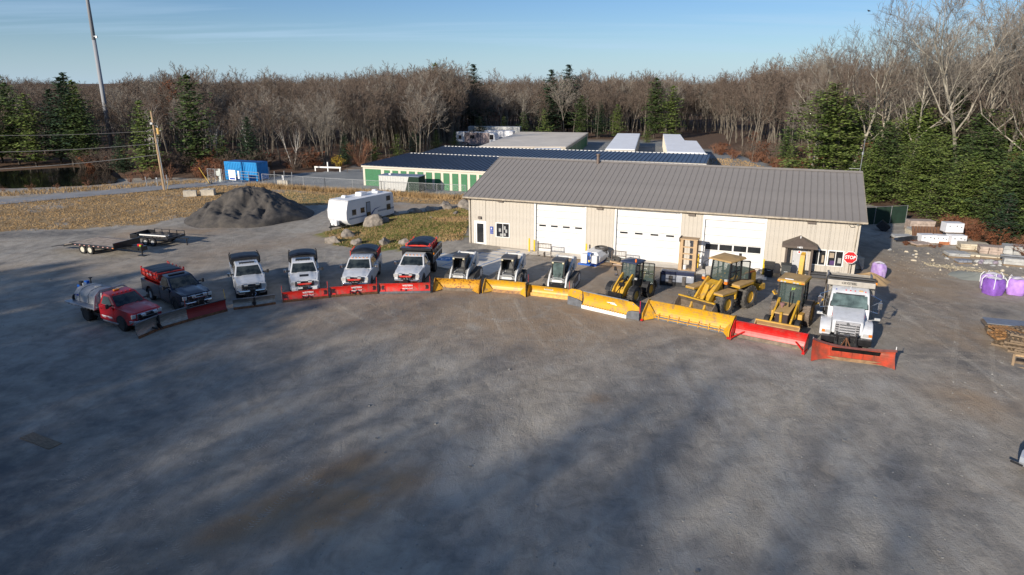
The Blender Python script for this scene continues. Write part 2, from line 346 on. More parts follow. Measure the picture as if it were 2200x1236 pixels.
B.inputs['Roughness'].default_value = .92; B.inputs['Specular IOR Level'].default_value = .25
g = n.new('ShaderNodeNewGeometry'); pos = g.outputs['Position']
def noi(s, d=6, r=.6, dist=0., vec=None):
    q = n.new('ShaderNodeTexNoise'); q.inputs['Scale'].default_value = s; q.inputs['Detail'].default_value = d; q.inputs['Roughness'].default_value = r; q.inputs['Distortion'].default_value = dist
    L.new(vec or pos, q.inputs['Vector']); return q.outputs['Fac']
def ramp(f, a, b, c0=(0,0,0), c1=(1,1,1)):
    if a > b: a, b, c0, c1 = b, a, c1, c0
    q = n.new('ShaderNodeValToRGB'); q.color_ramp.elements[0].position = a; q.color_ramp.elements[1].position = b
    q.color_ramp.elements[0].color = (*c0, 1); q.color_ramp.elements[1].color = (*c1, 1); L.new(f, q.inputs[0]); return q.outputs[0]
def mix(f, a, b):
    q = n.new('ShaderNodeMix'); q.data_type = 'RGBA'
    for i, z in ((0, f), (6, a), (7, b)):
        if isinstance(z, tuple): q.inputs[i].default_value = (*z, 1)
        elif isinstance(z, float): q.inputs[i].default_value = z
        else: L.new(z, q.inputs[i])
    return q.outputs[2]
def ma(op, a, b=None, c=None):
    q = n.new('ShaderNodeMath'); q.operation = op
    for i, z in enumerate((a, b, c)):
        if z is None: continue
        if isinstance(z, (int, float)): q.inputs[i].default_value = z
        else: L.new(z, q.inputs[i])
    return q.outputs[0]
def att(nm):
    q = n.new('ShaderNodeAttribute'); q.attribute_name = nm; return q.outputs['Fac']
mp = n.new('ShaderNodeMapping'); mp.inputs['Rotation'].default_value = (0, 0, R(-37)); mp.inputs['Scale'].default_value = (1, .35, 1); L.new(pos, mp.inputs[0])
fine = noi(26, 4, .75); stones = noi(9, 5, .8); mid = noi(1.1, 7, .68, .6); big = noi(.17, 6, .62, 1.0)
base = mix(ramp(big, .30, .70), (.265, .238, .205), (.435, .383, .308))
strk = noi(.45, 7, .68, .8, mp.outputs[0]); base = mix(ma('MULTIPLY', ramp(strk, .50, .68), .55), base, (.50, .475, .42)); base = mix(ma('MULTIPLY', ramp(strk, .50, .34), .5), base, (.175, .168, .155)); base = mix(ma('MULTIPLY', ramp(noi(.28, 5, .6, .5), .52, .70), .45), base, (.33, .265, .19))
base = mix(ma('MULTIPLY', ramp(mid, .42, .72), .5), base, (.52, .475, .42))
base = mix(ma('MULTIPLY', ramp(mid, .50, .26), .42), base, (.165, .168, .168))
sandf = ma('MULTIPLY', att('sand'), ramp(noi(.8, 6, .65), .22, .5)); base = mix(ma('MULTIPLY', sandf, .95), base, (.37, .245, .14))
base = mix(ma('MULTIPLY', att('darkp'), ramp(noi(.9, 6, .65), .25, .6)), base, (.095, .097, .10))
base = mix(att('yard'), base, mix(ramp(noi(.3, 6), .35, .65), (.20, .21, .215), (.29, .295, .285)))
grassn = noi(.7, 7, .7); dryc = mix(ramp(noi(.22, 6, .7, .6), .42, .60), (.33, .21, .10), (.50, .36, .20)); dryc = mix(ma('MULTIPLY', ramp(grassn, .62, .35), .8), dryc, (.19, .135, .075))
dryc = mix(ramp(noi(5, 5, .7), .4, .7), dryc, (.30, .21, .105))
greenc = mix(ramp(noi(1.3, 6, .7), .35, .7), (.15, .185, .042), (.32, .27, .09))
dryf = ma('MULTIPLY', ma('MULTIPLY', att('dry'), ramp(noi(.16, 6, .7, .6), .34, .46)), ramp(ma('ADD', ma('MULTIPLY', grassn, .6), ma('MULTIPLY', att('dry'), .5)), .42, .62))
col = mix(dryf, base, dryc); col = mix(ma('MULTIPLY', att('green'), ramp(noi(.9, 6, .7), .3, .5)), col, greenc)
leaf = mix(ramp(noi(.6, 7, .7), .35, .65), (.085, .052, .034), (.19, .11, .065)); leaf = mix(ramp(noi(.006, 4), .4, .6), leaf, (.125, .085, .062))
col = mix(att('woods'), col, leaf)
spk = ramp(fine, .62, .75); col = mix(ma('MULTIPLY', spk, .5), col, (.60, .56, .50)); dk = ramp(stones, .40, .28); col = mix(ma('MULTIPLY', dk, .5), col, (.06, .055, .05))
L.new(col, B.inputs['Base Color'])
h = ma('ADD', ma('MULTIPLY', stones, 1.1), ma('MULTIPLY', fine, .35)); h = ma('ADD', h, ma('MULTIPLY', mid, 1.1)); h = ma('ADD', h, ma('MULTIPLY', noi(2.6, 6, .7, 1.2, mp.outputs[0]), 1.3))
bp = n.new('ShaderNodeBump'); bp.inputs['Strength'].default_value = .75; bp.inputs['Distance'].default_value = .04; L.new(h, bp.inputs['Height']); L.new(bp.outputs[0], B.inputs['Normal'])
me.materials.append(gm)
ground = struct(link('ground', me))
def gz(x, y): return float(hgt_at(x, y))

# tyre tracks: rows of low pressed lugs of gravel, as real relief
def tracks():
    b = M(); rr = random.Random(21); ph = [rr.uniform(0, 6) for _ in range(6)]
    def lug(x, y, dx, dy, wd, k):
        if math.sin(x*.55+ph[0])+math.sin(y*.6+ph[1]+x*.2) < -.25+rr.uniform(-.5,.5): return
        for sg in (-1, 1):
            ax, ay = x+dy*sg*.01, y-dx*sg*.01; ex_, ey_ = x+dy*sg*wd-dx*.07, y-dx*sg*wd-dy*.07; z0 = gz(x, y)-.004; hh = rr.uniform(.005,.011); px_, py_ = dx*.028, dy*.028
            b.add([(ax-px_,ay-py_,z0),(ax+px_,ay+py_,z0),(ex_+px_,ey_+py_,z0),(ex_-px_,ey_-py_,z0),(ax,ay,z0+hh),(ex_,ey_,z0+hh*.8)], [(0,4,5,3),(4,1,2,5),(0,1,4),(3,5,2)])
    for (cx_, cy_, r, a0, a1) in [(3.2,29.6,2.3,-160,60),(3.2,29.6,3.0,-170,30),(3.4,29.8,4.5,-180,20),(3.4,29.8,5.2,-185,45),(1.5,33,8.0,-110,0),(1.5,33,8.7,-110,-10),(-1,41,3.4,-90,80),(-2,36,6,-60,60),(-9,33,7,-100,40),(-9,33,7.6,-100,40),(-22,52,7,-90,90),(-22,52,7.8,-90,90),(-14,54,9,-80,50),(22,20,12,60,190),(22,20,12.8,60,190),(-6,14,10,0,120),(-6,14,10.8,0,120),(-30,22,14,-30,60),(-30,22,14.9,-30,60),(12,12,14,30,120),(12,12,14.9,30,120),(30,46,9,150,260),(30,46,9.8,150,260)]:
        n_ = int(abs(R(a1-a0))*r/.13)
        for k in range(n_):
            a = R(a0+(a1-a0)*k/n_); lug(cx_+math.cos(a)*r, cy_+math.sin(a)*r, -math.sin(a), math.cos(a), .15, k)
    for (x0, y0, x1, y1) in [(-13.5,41,-6,22),(-10.3,42,-2,24),(-7,42,4,20),(-3.7,42,-8,18),(-.5,42,6,20),(3,40,9,18),(15,32,7,16),(17,30,13,14),(-20,34,-9,16),(26,44,20,16),(25,55,27,38),(-20,55,-8,36),(-30,50,-12,34),(28,50,22,24),(-5,36,20,28),(-24,30,2,16),(10,36,-12,22)]:
        L_ = math.hypot(x1-x0, y1-y0); dx, dy = (x1-x0)/L_, (y1-y0)/L_; am = rr.uniform(.8,2.4); 
        for k in range(int(L_/.13)):
            u = k*.13; o = am*math.sin(u*.16+ph[2]+x0)
            for sg in (-.85, .85): lug(x0+dx*u-dy*(o+sg), y0+dy*u+dx*(o+sg), dx, dy, .15, k)
    return b
tb_ = tracks(); tk = tb_.build('tyre_tracks', gm, fix=False); tk['kind'] = 'stuff'; tk['label'] = 'tyre tracks pressed into the gravel lot'; tk['category'] = 'tyre tracks'

# road: a strip following the ground
def strip(name, pts, width, m, dz=.02, n2=3):
    b = M(); P = []
    for (a, c) in zip(pts, pts[1:]):
        for k in range(8): P.append((a[0]+(c[0]-a[0])*k/8, a[1]+(c[1]-a[1])*k/8))
    P.append(pts[-1]); vs = []
    for i, p in enumerate(P):
        q = P[min(i+1, len(P)-1)]; r_ = P[max(i-1, 0)]; d = Vector((q[0]-r_[0], q[1]-r_[1], 0)).normalized(); s_ = Vector((-d.y, d.x, 0))
        for k in range(n2+1):
            o = s_*((k/n2-.5)*width); x, y = p[0]+o.x, p[1]+o.y; vs.append((x, y, gz(x, y)+dz+.03))
    m_ = n2+1
    b.add(vs, [(i*m_+k, i*m_+k+1, (i+1)*m_+k+1, (i+1)*m_+k) for i in range(len(P)-1) for k in range(n2)])
    return struct(b.build(name, m, smooth=True))
strip('road', [(-110,44),(-80,64),(-60,79.5),(-53,85.8),(-47,91.2),(-41,95.2),(-36.5,97.5)], 4.6, mat('road asphalt', (.27,.27,.275), .85, 0, .15, .5, .4, 40))
# pond
pd = M(); pts = [(-75,92.5),(-67,91.5),(-61,93.5),(-56.5,97),(-58,101),(-62,106),(-66,113),(-74,116),(-82,110),(-83,99)]
pd.add([(x, y, -.12) for x, y in pts], [tuple(range(len(pts)))]); struct(pd.build('pond_water', water, fix=False))
# ================================================================ garage building
G = thing('garage_building', 'long beige metal garage with brown roof and three white overhead doors', 'building', -3.62, 57.56, -21.68, z=.0)
GL, GD, EH, RH = 29.85, 15.2, 4.25, 6.6
OPEN = [(.5,1.5,0,2.12),(2.45,3.68,.88,2.12),(6.0,10.15,0,3.98),(12.72,17.6,0,3.93),(19.45,23.68,0,3.62),(25.74,26.72,0,2.08),(27.02,27.96,.84,2.0),(28.07,29.08,.84,2.0)]
pm = {}
PW = GL/98
def wpanel(x, z0, z1, w_):
    k = (round(z0,2), round(z1,2), round(w_,3))
    if k not in pm:
        b = M(); b.box(0, w_-.008, -.012, .02, z0, z1); b.box(.0, .03, -.021, -.012, z0, z1); pm[k] = b.mesh('wall_panel', siding)
    link('wall_panel', pm[k], G, (x, 0, 0))
for i in range(98):
    x0, x1 = i*PW, (i+1)*PW; blk = []
    segs = [(x0, x1)]
    for (a, b_, z0, z1) in OPEN:
        if a < x1-.02 and b_ > x0+.02: blk.append((a, b_, z0, z1))
    if not blk: wpanel(x0, 0, EH, PW)
    else:
        a, b_, z0, z1 = blk[0]
        if x0 < a-.03: wpanel(x0, 0, EH, a-x0)
        if x1 > b_+.03: wpanel(b_, 0, EH, x1-b_)
        xa, xb = max(x0, a), min(x1, b_)
        if z1 < EH-.05: wpanel(xa, z1, EH, xb-xa)
        if z0 > .05: wpanel(xa, 0, z0, xb-xa)
b = M(); b.prism([(0.22,0),(GD,0),(GD,EH),(GD/2,RH-.05),(0.22,EH)], 0, .06); b.build('end_wall', siding, G)
b = M(); b.prism([(0.22,0),(GD,0),(GD,EH),(GD/2,RH-.05),(0.22,EH)], GL-.06, GL); b.build('end_wall', siding, G)
b = M(); b.box(0.06, GL-.06, GD-.06, GD, 0, EH); b.build('back_wall', siding, G)
b = M(); b.box(.06, GL-.06, .3, .34, 0, EH-.02); b.build('inner_wall', black, G)
b = M(); b.box(-.05, .08, -.05, .08, 0, EH); b.build('corner_trim', siding, G)
b = M(); b.box(GL-.08, GL+.05, -.05, .08, 0, EH); b.build('corner_trim', siding, G)
# roof panels
sl = math.atan2(RH-EH, GD/2); over = .42; SLN = (GD/2+over)/math.cos(sl)
nrp = 67; RW = (GL+.75)/nrp
b = M(); b.box(0, RW-.012, 0, SLN, -.05, 0); b.box(0, .03, 0, SLN, 0, .032); rp = b.mesh('roof_panel', brown_roof)
z_e = EH-over*math.tan(sl)+.12
for i in range(nrp): link('roof_panel', rp, G, (-.38+i*RW, -over, z_e), (sl, 0, 0))
b = M(); b.obox((GL/2, GD/2+(GD/2+over)/2, (z_e+RH+.12)/2-.0), (GL+.75, SLN, .05), rx=-sl); b.build('back_roof', brown_roof, G)
b = M(); b.prism([(GD/2-.22, RH+.08),(GD/2, RH+.17),(GD/2+.22, RH+.08),(GD/2, RH+.21)], -.4, GL+.38); b.build('ridge_cap', brown_roof, G)
b = M(); b.prism([(-over-.12,z_e-.02),(-over-.12,z_e-.10),(-over-.08,z_e-.15),(-over+.02,z_e-.15),(-over+.02,z_e-.02)], -.42, GL+.42)
for k in range(34): b.box(-.4+k*.92, -.37+k*.92, -over-.13, -over-.08, z_e-.155, z_e-.0)
b.build('gutter', gutter_m, G)
b = M(); b.box(-.38, GL+.37, -over+.03, 0.02, EH-.10, EH-.05); b.build('soffit', cream, G)
b = M()
for xx in (-.40, GL+.36):
    b.prism([(-over, z_e-.16),(GD/2, RH-.04),(GD+over, z_e-.16),(GD+over, z_e+.02),(GD/2, RH+.15),(-over, z_e+.02)], xx, xx+.04)
b.build('rake_trim', gutter_m, G)
b = M(); b.path([(.06,-.45,EH-.15),(.10,-.1,EH-.35),(.10,-.1,0.1)], .045, 6); b.build('downspout', gutter_m, G)
b = M(); b.path([(GL-.06,-.45,EH-.15),(GL-.10,-.08,EH-.32),(GL-.22,-.08,.1)], .035, 6); b.build('downspout', gutter_m, G)
b = M(); b.tube((9.2,7.2,6.3),(9.2,7.2,7.35),.14,n=10); b.tube((9.2,7.2,7.3),(9.2,7.2,7.42),.2,n=10); b.build('flue_pipe', mat('brown flue', (.16,.12,.10), .5, .4), G)
def frame(x0, x1, z0, z1, m, wd=.09, y0=-.05, y1=.2, bottom=True, name='door_frame', parent=G, top=None):
    b = M(); tp = top or wd
    b.box(x0-wd, x0, y0, y1, z0, z1+tp); b.box(x1, x1+wd, y0, y1, z0, z1+tp); b.box(x0, x1, y0, y1, z1, z1+tp)
    if bottom: b.box(x0-wd, x1+wd, y0-.02, y1, z0-wd*.6, z0)
    return b.build(name, m, parent)
def overhead(x0, x1, h, n, paneZ, paneH, paneW, xs, top):
    frame(x0, x1, 0, h, white_trim, .13, -.055, .24, False, top=top)
    sh = h/n; f = M(); f.box(x0, x1, .16, .20, 0, sh-.020); f.box(x0+.05, x1-.05, .145, .16, .05, sh-.06); me_ = None
    for k in range(n):
        if me_ is None: me_ = f.mesh('door_section', white_door)
        o = link('door_section', me_, G, (0, 0, k*sh+.004))
        if k*sh <= paneZ < (k+1)*sh:
            for q in xs:
                p = M(); p.box(q-paneW/2, q+paneW/2, .128, .142, paneZ-k*sh, paneZ-k*sh+paneH); p.build('pane', glass_b, o)
    p = M(); p.box(x0, x1, .13, .2, -.02, .0); p.build('bottom_seal', black, G)
overhead(6.0, 10.15, 3.98, 7, 2.08, .13, .58, [6.55, 7.56, 8.58, 9.62], .10)
overhead(12.72, 17.6, 3.93, 7, 2.02, .13, .60, [13.32, 14.5, 15.72, 16.92], .16)
overhead(19.45, 23.68, 3.62, 6, 1.30, .44, .90, [20.06, 21.08, 22.1, 23.1], .40)
# left entry door and window
frame(.5, 1.5, 0, 2.1, white_trim, .06, -.04, .16, False)
b = M(); b.box(.5, .66, .03, .08, 0, 2.1); b.box(1.28, 1.5, .03, .08, 0, 2.1); b.box(.66, 1.28, .03, .08, 0, .28); b.box(.66, 1.28, .03, .08, 1.92, 2.1)
d = b.build('entry_door', white_trim, G); b = M(); b.box(.66, 1.28, .045, .06, .28, 1.92); b.build('pane', glass_b, d); b = M(); b.tube((1.42,.02,1.0),(1.42,-.03,1.0),.03); b.build('door_handle', galv, d)
def window(x0, x1, z0, z1, papers=()):
    f = frame(x0+.05, x1-.05, z0+.06, z1-.05, white_trim, .07, -.05, .12, True, 'window_frame')
    c_ = (x0+x1)/2
    for a, e in ((x0+.05, c_-.02), (c_+.02, x1-.05)):
        p = M(); p.box(a, e, .05, .062, z0+.06, z1-.05); p.build('pane', glass_b, f)
    p = M(); p.box(c_-.022, c_+.022, -.01, .07, z0+.06, z1-.05); p.build('mullion', white_trim, f)
    for (u, v, du, dv, m) in papers:
        p = M(); p.box(u, u+du, .038, .046, v, v+dv); p.build('notice', m, f)
pap = mat('paper notice', (.33,.33,.32), .7, 0, .05)
window(2.45, 3.68, .88, 2.12, [(2.68,1.35,.2,.28,pap),(3.14,1.55,.16,.3,pap),(3.27,1.3,.17,.28,pap),(3.12,1.02,.2,.22,pap),(2.8,1.0,.2,.2,pap)])
window(27.02, 27.96, .84, 2.0, [(27.7,1.05,.14,.55,mat('tan shelf goods', (.35,.28,.2), .8))])
window(28.07, 29.08, .84, 2.0, [(28.18,1.45,.3,.36,mat('tan shelf goods', (.35,.28,.2), .8)),(28.75,1.1,.22,.38,pap),(28.25,.95,.3,.3,mat('purple thing inside', (.08,.04,.14), .8))])
# porch and grey door
b = M(); b.box(25.74, 26.72, .04, .09, 0, 2.06); d = b.build('office_door', mat('pale grey door', (.47,.475,.49), .5, 0, .04, 2), G)
b = M(); b.tube((25.84,.03,1.0),(25.84,-.03,1.0),.035); b.build('door_handle', chrome, d)
b = M(); b.lathe([(0,.13),(.015,.13)], (26.18,.02,1.68), 'y', 14); b.build('round_sign', sign_w, d); b = M(); b.lathe([(0,.075),(.006,.075)], (26.18,.012,1.68), 'y', 10); b.build('sign_print', sign_r, d)
frame(25.74, 26.72, 0, 2.08, siding, .10, -.05, .2, False)
for xx in (25.30, 26.98):
    b = M(); b.box(xx-.07, xx+.07, -1.0, -.86, 0, 2.25); b.build('porch_post', brown_trim, G)
    b = M(); b.box(xx-.05, xx+.05, -.85, -.04, .0, 2.2); b.build('porch_side', siding, G)
b = M()
xl, xr, xm, ze, zp = 24.98, 27.30, 26.14, 2.22, 2.92
b.add([(xl,-1.3,ze),(xm,-1.3,ze+.02),(xr,-1.3,ze),(xr,0,ze),(xl,0,ze),(xm,-.75,zp),(xm,0,zp),(xl,-1.3,ze+.16),(xr,-1.3,ze+.16),(xl,0,ze+.16),(xr,0,ze+.16)],
      [(0,1,2,3,4),(0,7,8,2,1),(7,5,8),(7,9,6,5),(8,5,6,10),(0,4,9,7),(2,8,10,3)])
can = b.build('porch_canopy', brown_trim, G)
letters('1401', .19, sign_w, can, (26.16, -1.31, 2.31), bold=True)
b = M(); b.box(26.12,26.17,-.82,-.76,zp-.06,zp+.1); b.build('finial', sign_w, can)
for i, (xx, zz_, wd) in enumerate([(2.9,4.0,.46),(11.37,3.93,.5),(18.46,3.92,.5),(26.75,3.93,.55),(.99,2.46,.28)]):
    b = M(); b.prism([(-.02,zz_-.09),(-.22,zz_-.10),(-.16,zz_+.1),(-.02,zz_+.1)], xx-wd/2, xx+wd/2); o = b.build('wall_light', brown_trim, G, bevel=.01)
    b = M(); b.quad((xx-wd*.4,-.205,zz_-.07),(xx+wd*.4,-.205,zz_-.07),(xx+wd*.4,-.172,zz_+.06),(xx-wd*.4,-.172,zz_+.06)); b.build('lens', lamp_c, o, fix=False)
b = M(); b.box(1.92,2.2,-.065,-.05,1.44,1.76); b.box(1.92,2.2,-.065,-.05,1.30,1.41); b.box(1.92,2.2,-.065,-.05,1.14,1.26); o = b.build('parking_sign', sign_b, G); o['kind'] = 'stuff'
b = M(); b.lathe([(0,.05),(.006,.05)], (2.04,-.073,1.57), 'y', 12); b.tube((2.05,-.07,1.62),(2.05,-.07,1.70),.015); b.tube((2.05,-.07,1.64),(2.13,-.07,1.60),.012); b.build('wheelchair_symbol', sign_w, o)
b = M(); b.path([(GL-.5,-.1,4.0),(GL-.35,-.25,3.85),(GL-.3,-.1,3.8),(GL-.55,-.1,3.75),(GL-.7,-.1,3.9)], .015, 4); b.build('loose_cable', black, G)
b = M(); b.obox((GL-.18,-.16,4.0),(.14,.16,.16)); b.build('corner_camera', galv, G, bevel=.03)
gz0 = Matrix.Translation((-3.62,57.56,0)) @ Matrix.Rotation(R(-21.68),4,'Z')
def gl(x, y): p = gz0 @ Vector((x, y, 0)); return p.x, p.y
# concrete parking pad with blue lines
b = M(); P = [gl(.1,-.05),(1.75,54.9),(-1.7,47.4),(-7.7,51.2),gl(-.1,-.1)]
b.add([(x,y,.09) for x,y in P]+[(x,y,-.1) for x,y in P], [tuple(range(5)), tuple(range(9,4,-1))]+[(k,(k+1)%5,5+(k+1)%5,5+k) for k in range(5)])
padm = concrete; pad = struct(b.build('pavement', padm))
blueline = mat('blue parking paint', (.06,.22,.48), .7, 0, .2, 4)
A0 = Vector((-3.9,56.5,.096)); ex = Vector((math.cos(R(-21.7)), math.sin(R(-21.7)), 0)); ey = Vector((-.56,-.83,0)).normalized()
b = M()
def pl(a, c, w_=.1):
    d = (c-a).normalized(); s_ = Vector((-d.y, d.x, 0))*w_/2; b.quad(tuple(a-s_), tuple(c-s_), tuple(c+s_), tuple(a+s_))
pl(A0, A0+ex*4.9); pl(A0, A0+ey*5.6); pl(A0+ex*2.5, A0+ex*2.5+ey*6.6); pl(A0+ex*4.9, A0+ex*4.9+ey*7.4)
for k in range(7): q = A0+ex*2.5+ey*(.6+k*.95); pl(q, q+ex*2.4+ey*.45, .08)
b.build('blue_marking', blueline, pad, fix=False)
b = M(); c0 = A0+ex*.75+ey*3.9; b.add([tuple(c0), tuple(c0+ex*1.25), tuple(c0+ex*1.25+ey*1.3), tuple(c0+ey*1.3)], [(0,1,2,3)]); b.build('accessible_symbol', blueline, pad, fix=False)
b = M(); c1 = c0+ex*.6+ey*.75+Vector((0,0,.004)); pts = [tuple(c1+Vector((math.cos(a)*.33, math.sin(a)*.33, 0))) for a in [k*.3 for k in range(18)]]
b2 = M()
for a, c in zip(pts, pts[1:]): b2.bar(a, c, .07, .004)
b2.bar(tuple(c1), tuple(c1-ey*.55), .08, .004); b2.build('wheelchair_outline', sign_w, pad, fix=False)
# apron slabs in front of doors
b = M(); 
for (xa, xb, yy) in ((5.6,10.5,-1.6),(12.3,18,-1.7),(19,24.2,-2.6)):
    p = [gl(xa,0),gl(xb,0),gl(xb,yy),gl(xa,yy)]; b.add([(x,y,.05) for x,y in p],[(0,3,2,1)])
struct(b.build('door_apron', concrete, fix=False))

# ================================================================ storage buildings
def storage(label, x, y, rz, Ln, dep, h0, h1, doors, roofm=blue_roof, sp=.62, endcol=None):
    T = thing('storage_building', label, 'building', x, y, rz)
    b = M(); b.box(0, Ln, .03, .3, 0, h0-.22); b.box(0, .2, .3, dep, 0, h0); b.box(Ln-.2, Ln, .3, dep, 0, h0); b.box(0, Ln, dep-.2, dep, 0, h0); b.prism([(0.0,h0-.2),(dep,h0-.2),(dep,h1)], 0.02, .1); b.prism([(0,h0-.2),(dep,h0-.2),(dep,h1)], Ln-.1, Ln-.02); b.build('wall', cream, T)
    b = M(); b.box(-.15, Ln+.15, -.14, .0, h0-.24, h0-.03); b.build('eave_trim', cream, T)
    a = math.atan2(h1-h0, dep); sl_ = (dep+.1)/math.cos(a); b = M(Matrix.Translation((0,-.16,h0)) @ Matrix.Rotation(a,4,'X')); b.box(-.15, Ln+.15, 0, sl_, -.03, .02)
    for k in range(int(Ln/sp)+1): b.box(-.15+k*sp, -.03+k*sp, -.02, sl_+.02, .02, .10)
    b.build('roof', roofm, T)
    b = M()
    for k in range(int(Ln/sp)): b.box(-.02+k*sp, -.15+(k+1)*sp-.02, dep-.06, dep+.1, h1+.02, h1+.09)
    b.build('ridge_closure', white_trim, T)
    dm = {}
    for (dx, dw, dh) in doors:
        if (dw, dh) not in dm:
            d = M(); d.box(0, dw, -.02, .02, 0, dh)
            for q in range(int(dh/.18)): d.box(0, dw, -.045, -.02, q*.18, q*.18+.12)
            dm[(dw, dh)] = d.mesh('roll_door', green_door)
        link('roll_door', dm[(dw, dh)], T, (dx, 0, 0.02))
    return T
storage('near cream storage unit row with navy roof and thirteen green roll doors', -20.3, 93.6, -21.5, 44.5, 13.2, 2.75, 3.15, [(.35,2.45,2.25)]+[(3.35+k*1.27,.86,2.2) for k in range(14)])
storage('second storage unit row with navy ribbed roof behind the near row', -13.9, 106.9, -18.8, 42.3, 8.6, 3.0, 3.4, [(.4+k*1.3,.9,2.2) for k in range(3)])
def flatb(label, pts, h, roofm, doors=(), ribs=True, peak=0, vents=()):
    cxm = sum(p[0] for p in pts)/len(pts); cym = sum(p[1] for p in pts)/len(pts)
    T = thing('storage_building', label, 'building', cxm, cym); P = [(x-cxm, y-cym) for x, y in pts]; n_ = len(P)
    b = M(); b.prism(P, -.5, h, 'z')
    for i in range(n_):
        a = Vector((*P[i],0)); c = Vector((*P[(i+1)%n_],0)); d = (c-a); L_ = d.length; d.normalize(); o = Vector((d.y,-d.x,0))
        if ribs:
            for k in range(int(L_/.6)): q = a+d*(k*.6+.1); b.bar(tuple(q+o*.02+Vector((0,0,h/2))), tuple(q+d*.1+o*.02+Vector((0,0,h/2))), h, .04) if False else b.obox(tuple(q+o*.02+Vector((0,0,h/2-.05))), (.1,.05,h-.15), rz=math.atan2(d.y,d.x))
    b.build('wall', cream, T)
    s_ = 1.012; b = M(); b.prism([(x*s_, y*s_) for x, y in P], h, h+.09, 'z'); b.prism([(x*.985, y*.985) for x, y in P], h+.09, h+.12, 'z'); b.build('roof', roofm, T)
    for (i, t0, wd, hh) in doors:
        a = Vector((*P[i],0)); c = Vector((*P[(i+1)%n_],0)); d = (c-a).normalized(); o = Vector((d.y,-d.x,0)); q = a+d*t0
        m_ = M(); m_.obox(tuple(q+d*wd/2+o*.06+Vector((0,0,hh/2))), (wd,.06,hh), rz=math.atan2(d.y,d.x)); m_.build('roll_door', green_door, T)
    return T
big = flatb('large flat storage building with pale tan roof beyond the navy roofs', [(-6,122.6),(9.4,121.8),(17.3,159),(2,162)], 2.6, tan_roof, [(1,1+k*2.2,1.5,2.1) for k in range(16)]+[(0,12.2,.8,2.2),(0,13.2,.8,2.2)])
flatb('narrow storage building with white roof and four green doors on its end', [(15.9,118),(20.7,116.9),(28.6,156),(23.7,156.6)], 2.6, white_roof, [(0,.25,.9,2.15),(0,1.5,.9,2.15),(0,2.65,.9,2.15),(0,3.8,.9,2.15)])
flatb('stepped l shaped storage building with white roof', [(25.3,112.8),(30.9,110.5),(35.9,135.4),(33.8,136.3),(36.9,153.1),(33.5,154.6)], 2.6, white_roof)
# small porch roof in front of the large building
T = thing('box_truck_trailer', 'white enclosed trailer parked in front of the large storage building', 'trailer', 3.9, 118.3, 2)
b = M(); b.box(0,4.6,0,2,.6,2.7); b.build('body', rv_w, T, bevel=.12); b = M()
for k in range(4): b.box(.3+k*1.1,1.0+k*1.1,-.03,0,2.0,2.25)
b.build('window', green_door, T)['kind'] = 'stuff'
for k in (1.2, 3.4): b = M(); b.lathe([(0,.3),(.2,.3)],(k,0,.3),'y',10); b.build('wheel', rubber, T)
# ================================================================ vehicle kit
def wheel(parent, x, y, r, wd, rimm, side=1, name='wheel', rz=0, tread=0, rim_r=.56, tm=None):
    """tyre with rim as its child; side=+1: outer face towards +x"""
    b = M(); s_ = side
    b.lathe([(-wd/2,r*.62),(-wd/2,r*.9),(-wd*.38,r),(wd*.38,r),(wd/2,r*.9),(wd/2,r*.60),(wd*.30,r*.58)] if s_ > 0 else [(wd/2,r*.62),(wd/2,r*.9),(wd*.38,r),(-wd*.38,r),(-wd/2,r*.9),(-wd/2,r*.60),(-wd*.30,r*.58)], (0,0,0), 'x', 24)
    if tread:
        for k in range(tread):
            a = 2*PI*k/tread
            for sg in (-1, 1):
                aa = a + (PI/tread if sg > 0 else 0)
                c = Vector((sg*wd*.24, math.cos(aa)*(r+.012), math.sin(aa)*(r+.012)))
                b.obox(tuple(c), (wd*.52, 2*PI*r/tread*.45, .06), rx=aa-PI/2, rz=0)
    o = b.build(name, tm or rubber, parent, loc=(x, y, r), rot=(0, 0, R(rz)), smooth=not tread)
    rr = r*rim_r; b = M(); q = s_*wd
    b.lathe([(q*.36,rr*1.06),(q*.42,rr*1.0),(q*.20,rr*.86),(q*.18,rr*.35),(q*.34,rr*.28),(q*.34,0)], (0,0,0), 'x', 20)
    rim = b.build('rim', rimm, o); 
    return o
def beveln(pts): return pts
def arc(cy, cz, r, a0, a1, n):
    return [(cy+math.cos(R(a0+(a1-a0)*k/n))*r, cz+math.sin(R(a0+(a1-a0)*k/n))*r) for k in range(n+1)]
def local_of(T, wx, wy, ang):   # world point and angle -> coordinates under an upright thing
    s_ = T.scale[0]; a = T.rotation_euler[2]; dx, dy = wx-T.location.x, wy-T.location.y
    return ((dx*math.cos(a)+dy*math.sin(a))/s_, (-dx*math.sin(a)+dy*math.cos(a))/s_), R(ang)-a
def moldboard(w_, h, dep, th=.035, n=7, name='plow_blade', m=red_b, flare=0., parent=None, loc=(0,0,0), rz=0, x0=None):
    """curved blade, concave towards -y, bottom edge at the origin line"""
    b = M(); x0 = -w_/2 if x0 is None else x0; N_ = 10
    def P(u, v, off):
        x = x0+u*w_; k = 1+flare*abs(u*2-1)**2
        a = v*PI*.62; y = dep*math.sin(a*1.45)*.9+off - .10*max(0, v-.8)*5*dep; z = .0+v*h*k
        return (x, y, z)
    b.grid(lambda u, v: P(u, v, 0), N_, n); b.grid(lambda u, v: P(u, v, th), N_, n)
    for v in (0, 1): b.grid(lambda u, t: P(u, v, th*t), N_, 1)
    for u in (0, 1): b.grid(lambda t, v: P(u, v, th*t), 1, n)
    o = b.build(name, m, parent, loc=loc, rot=(0, 0, rz), smooth=False)
    return o
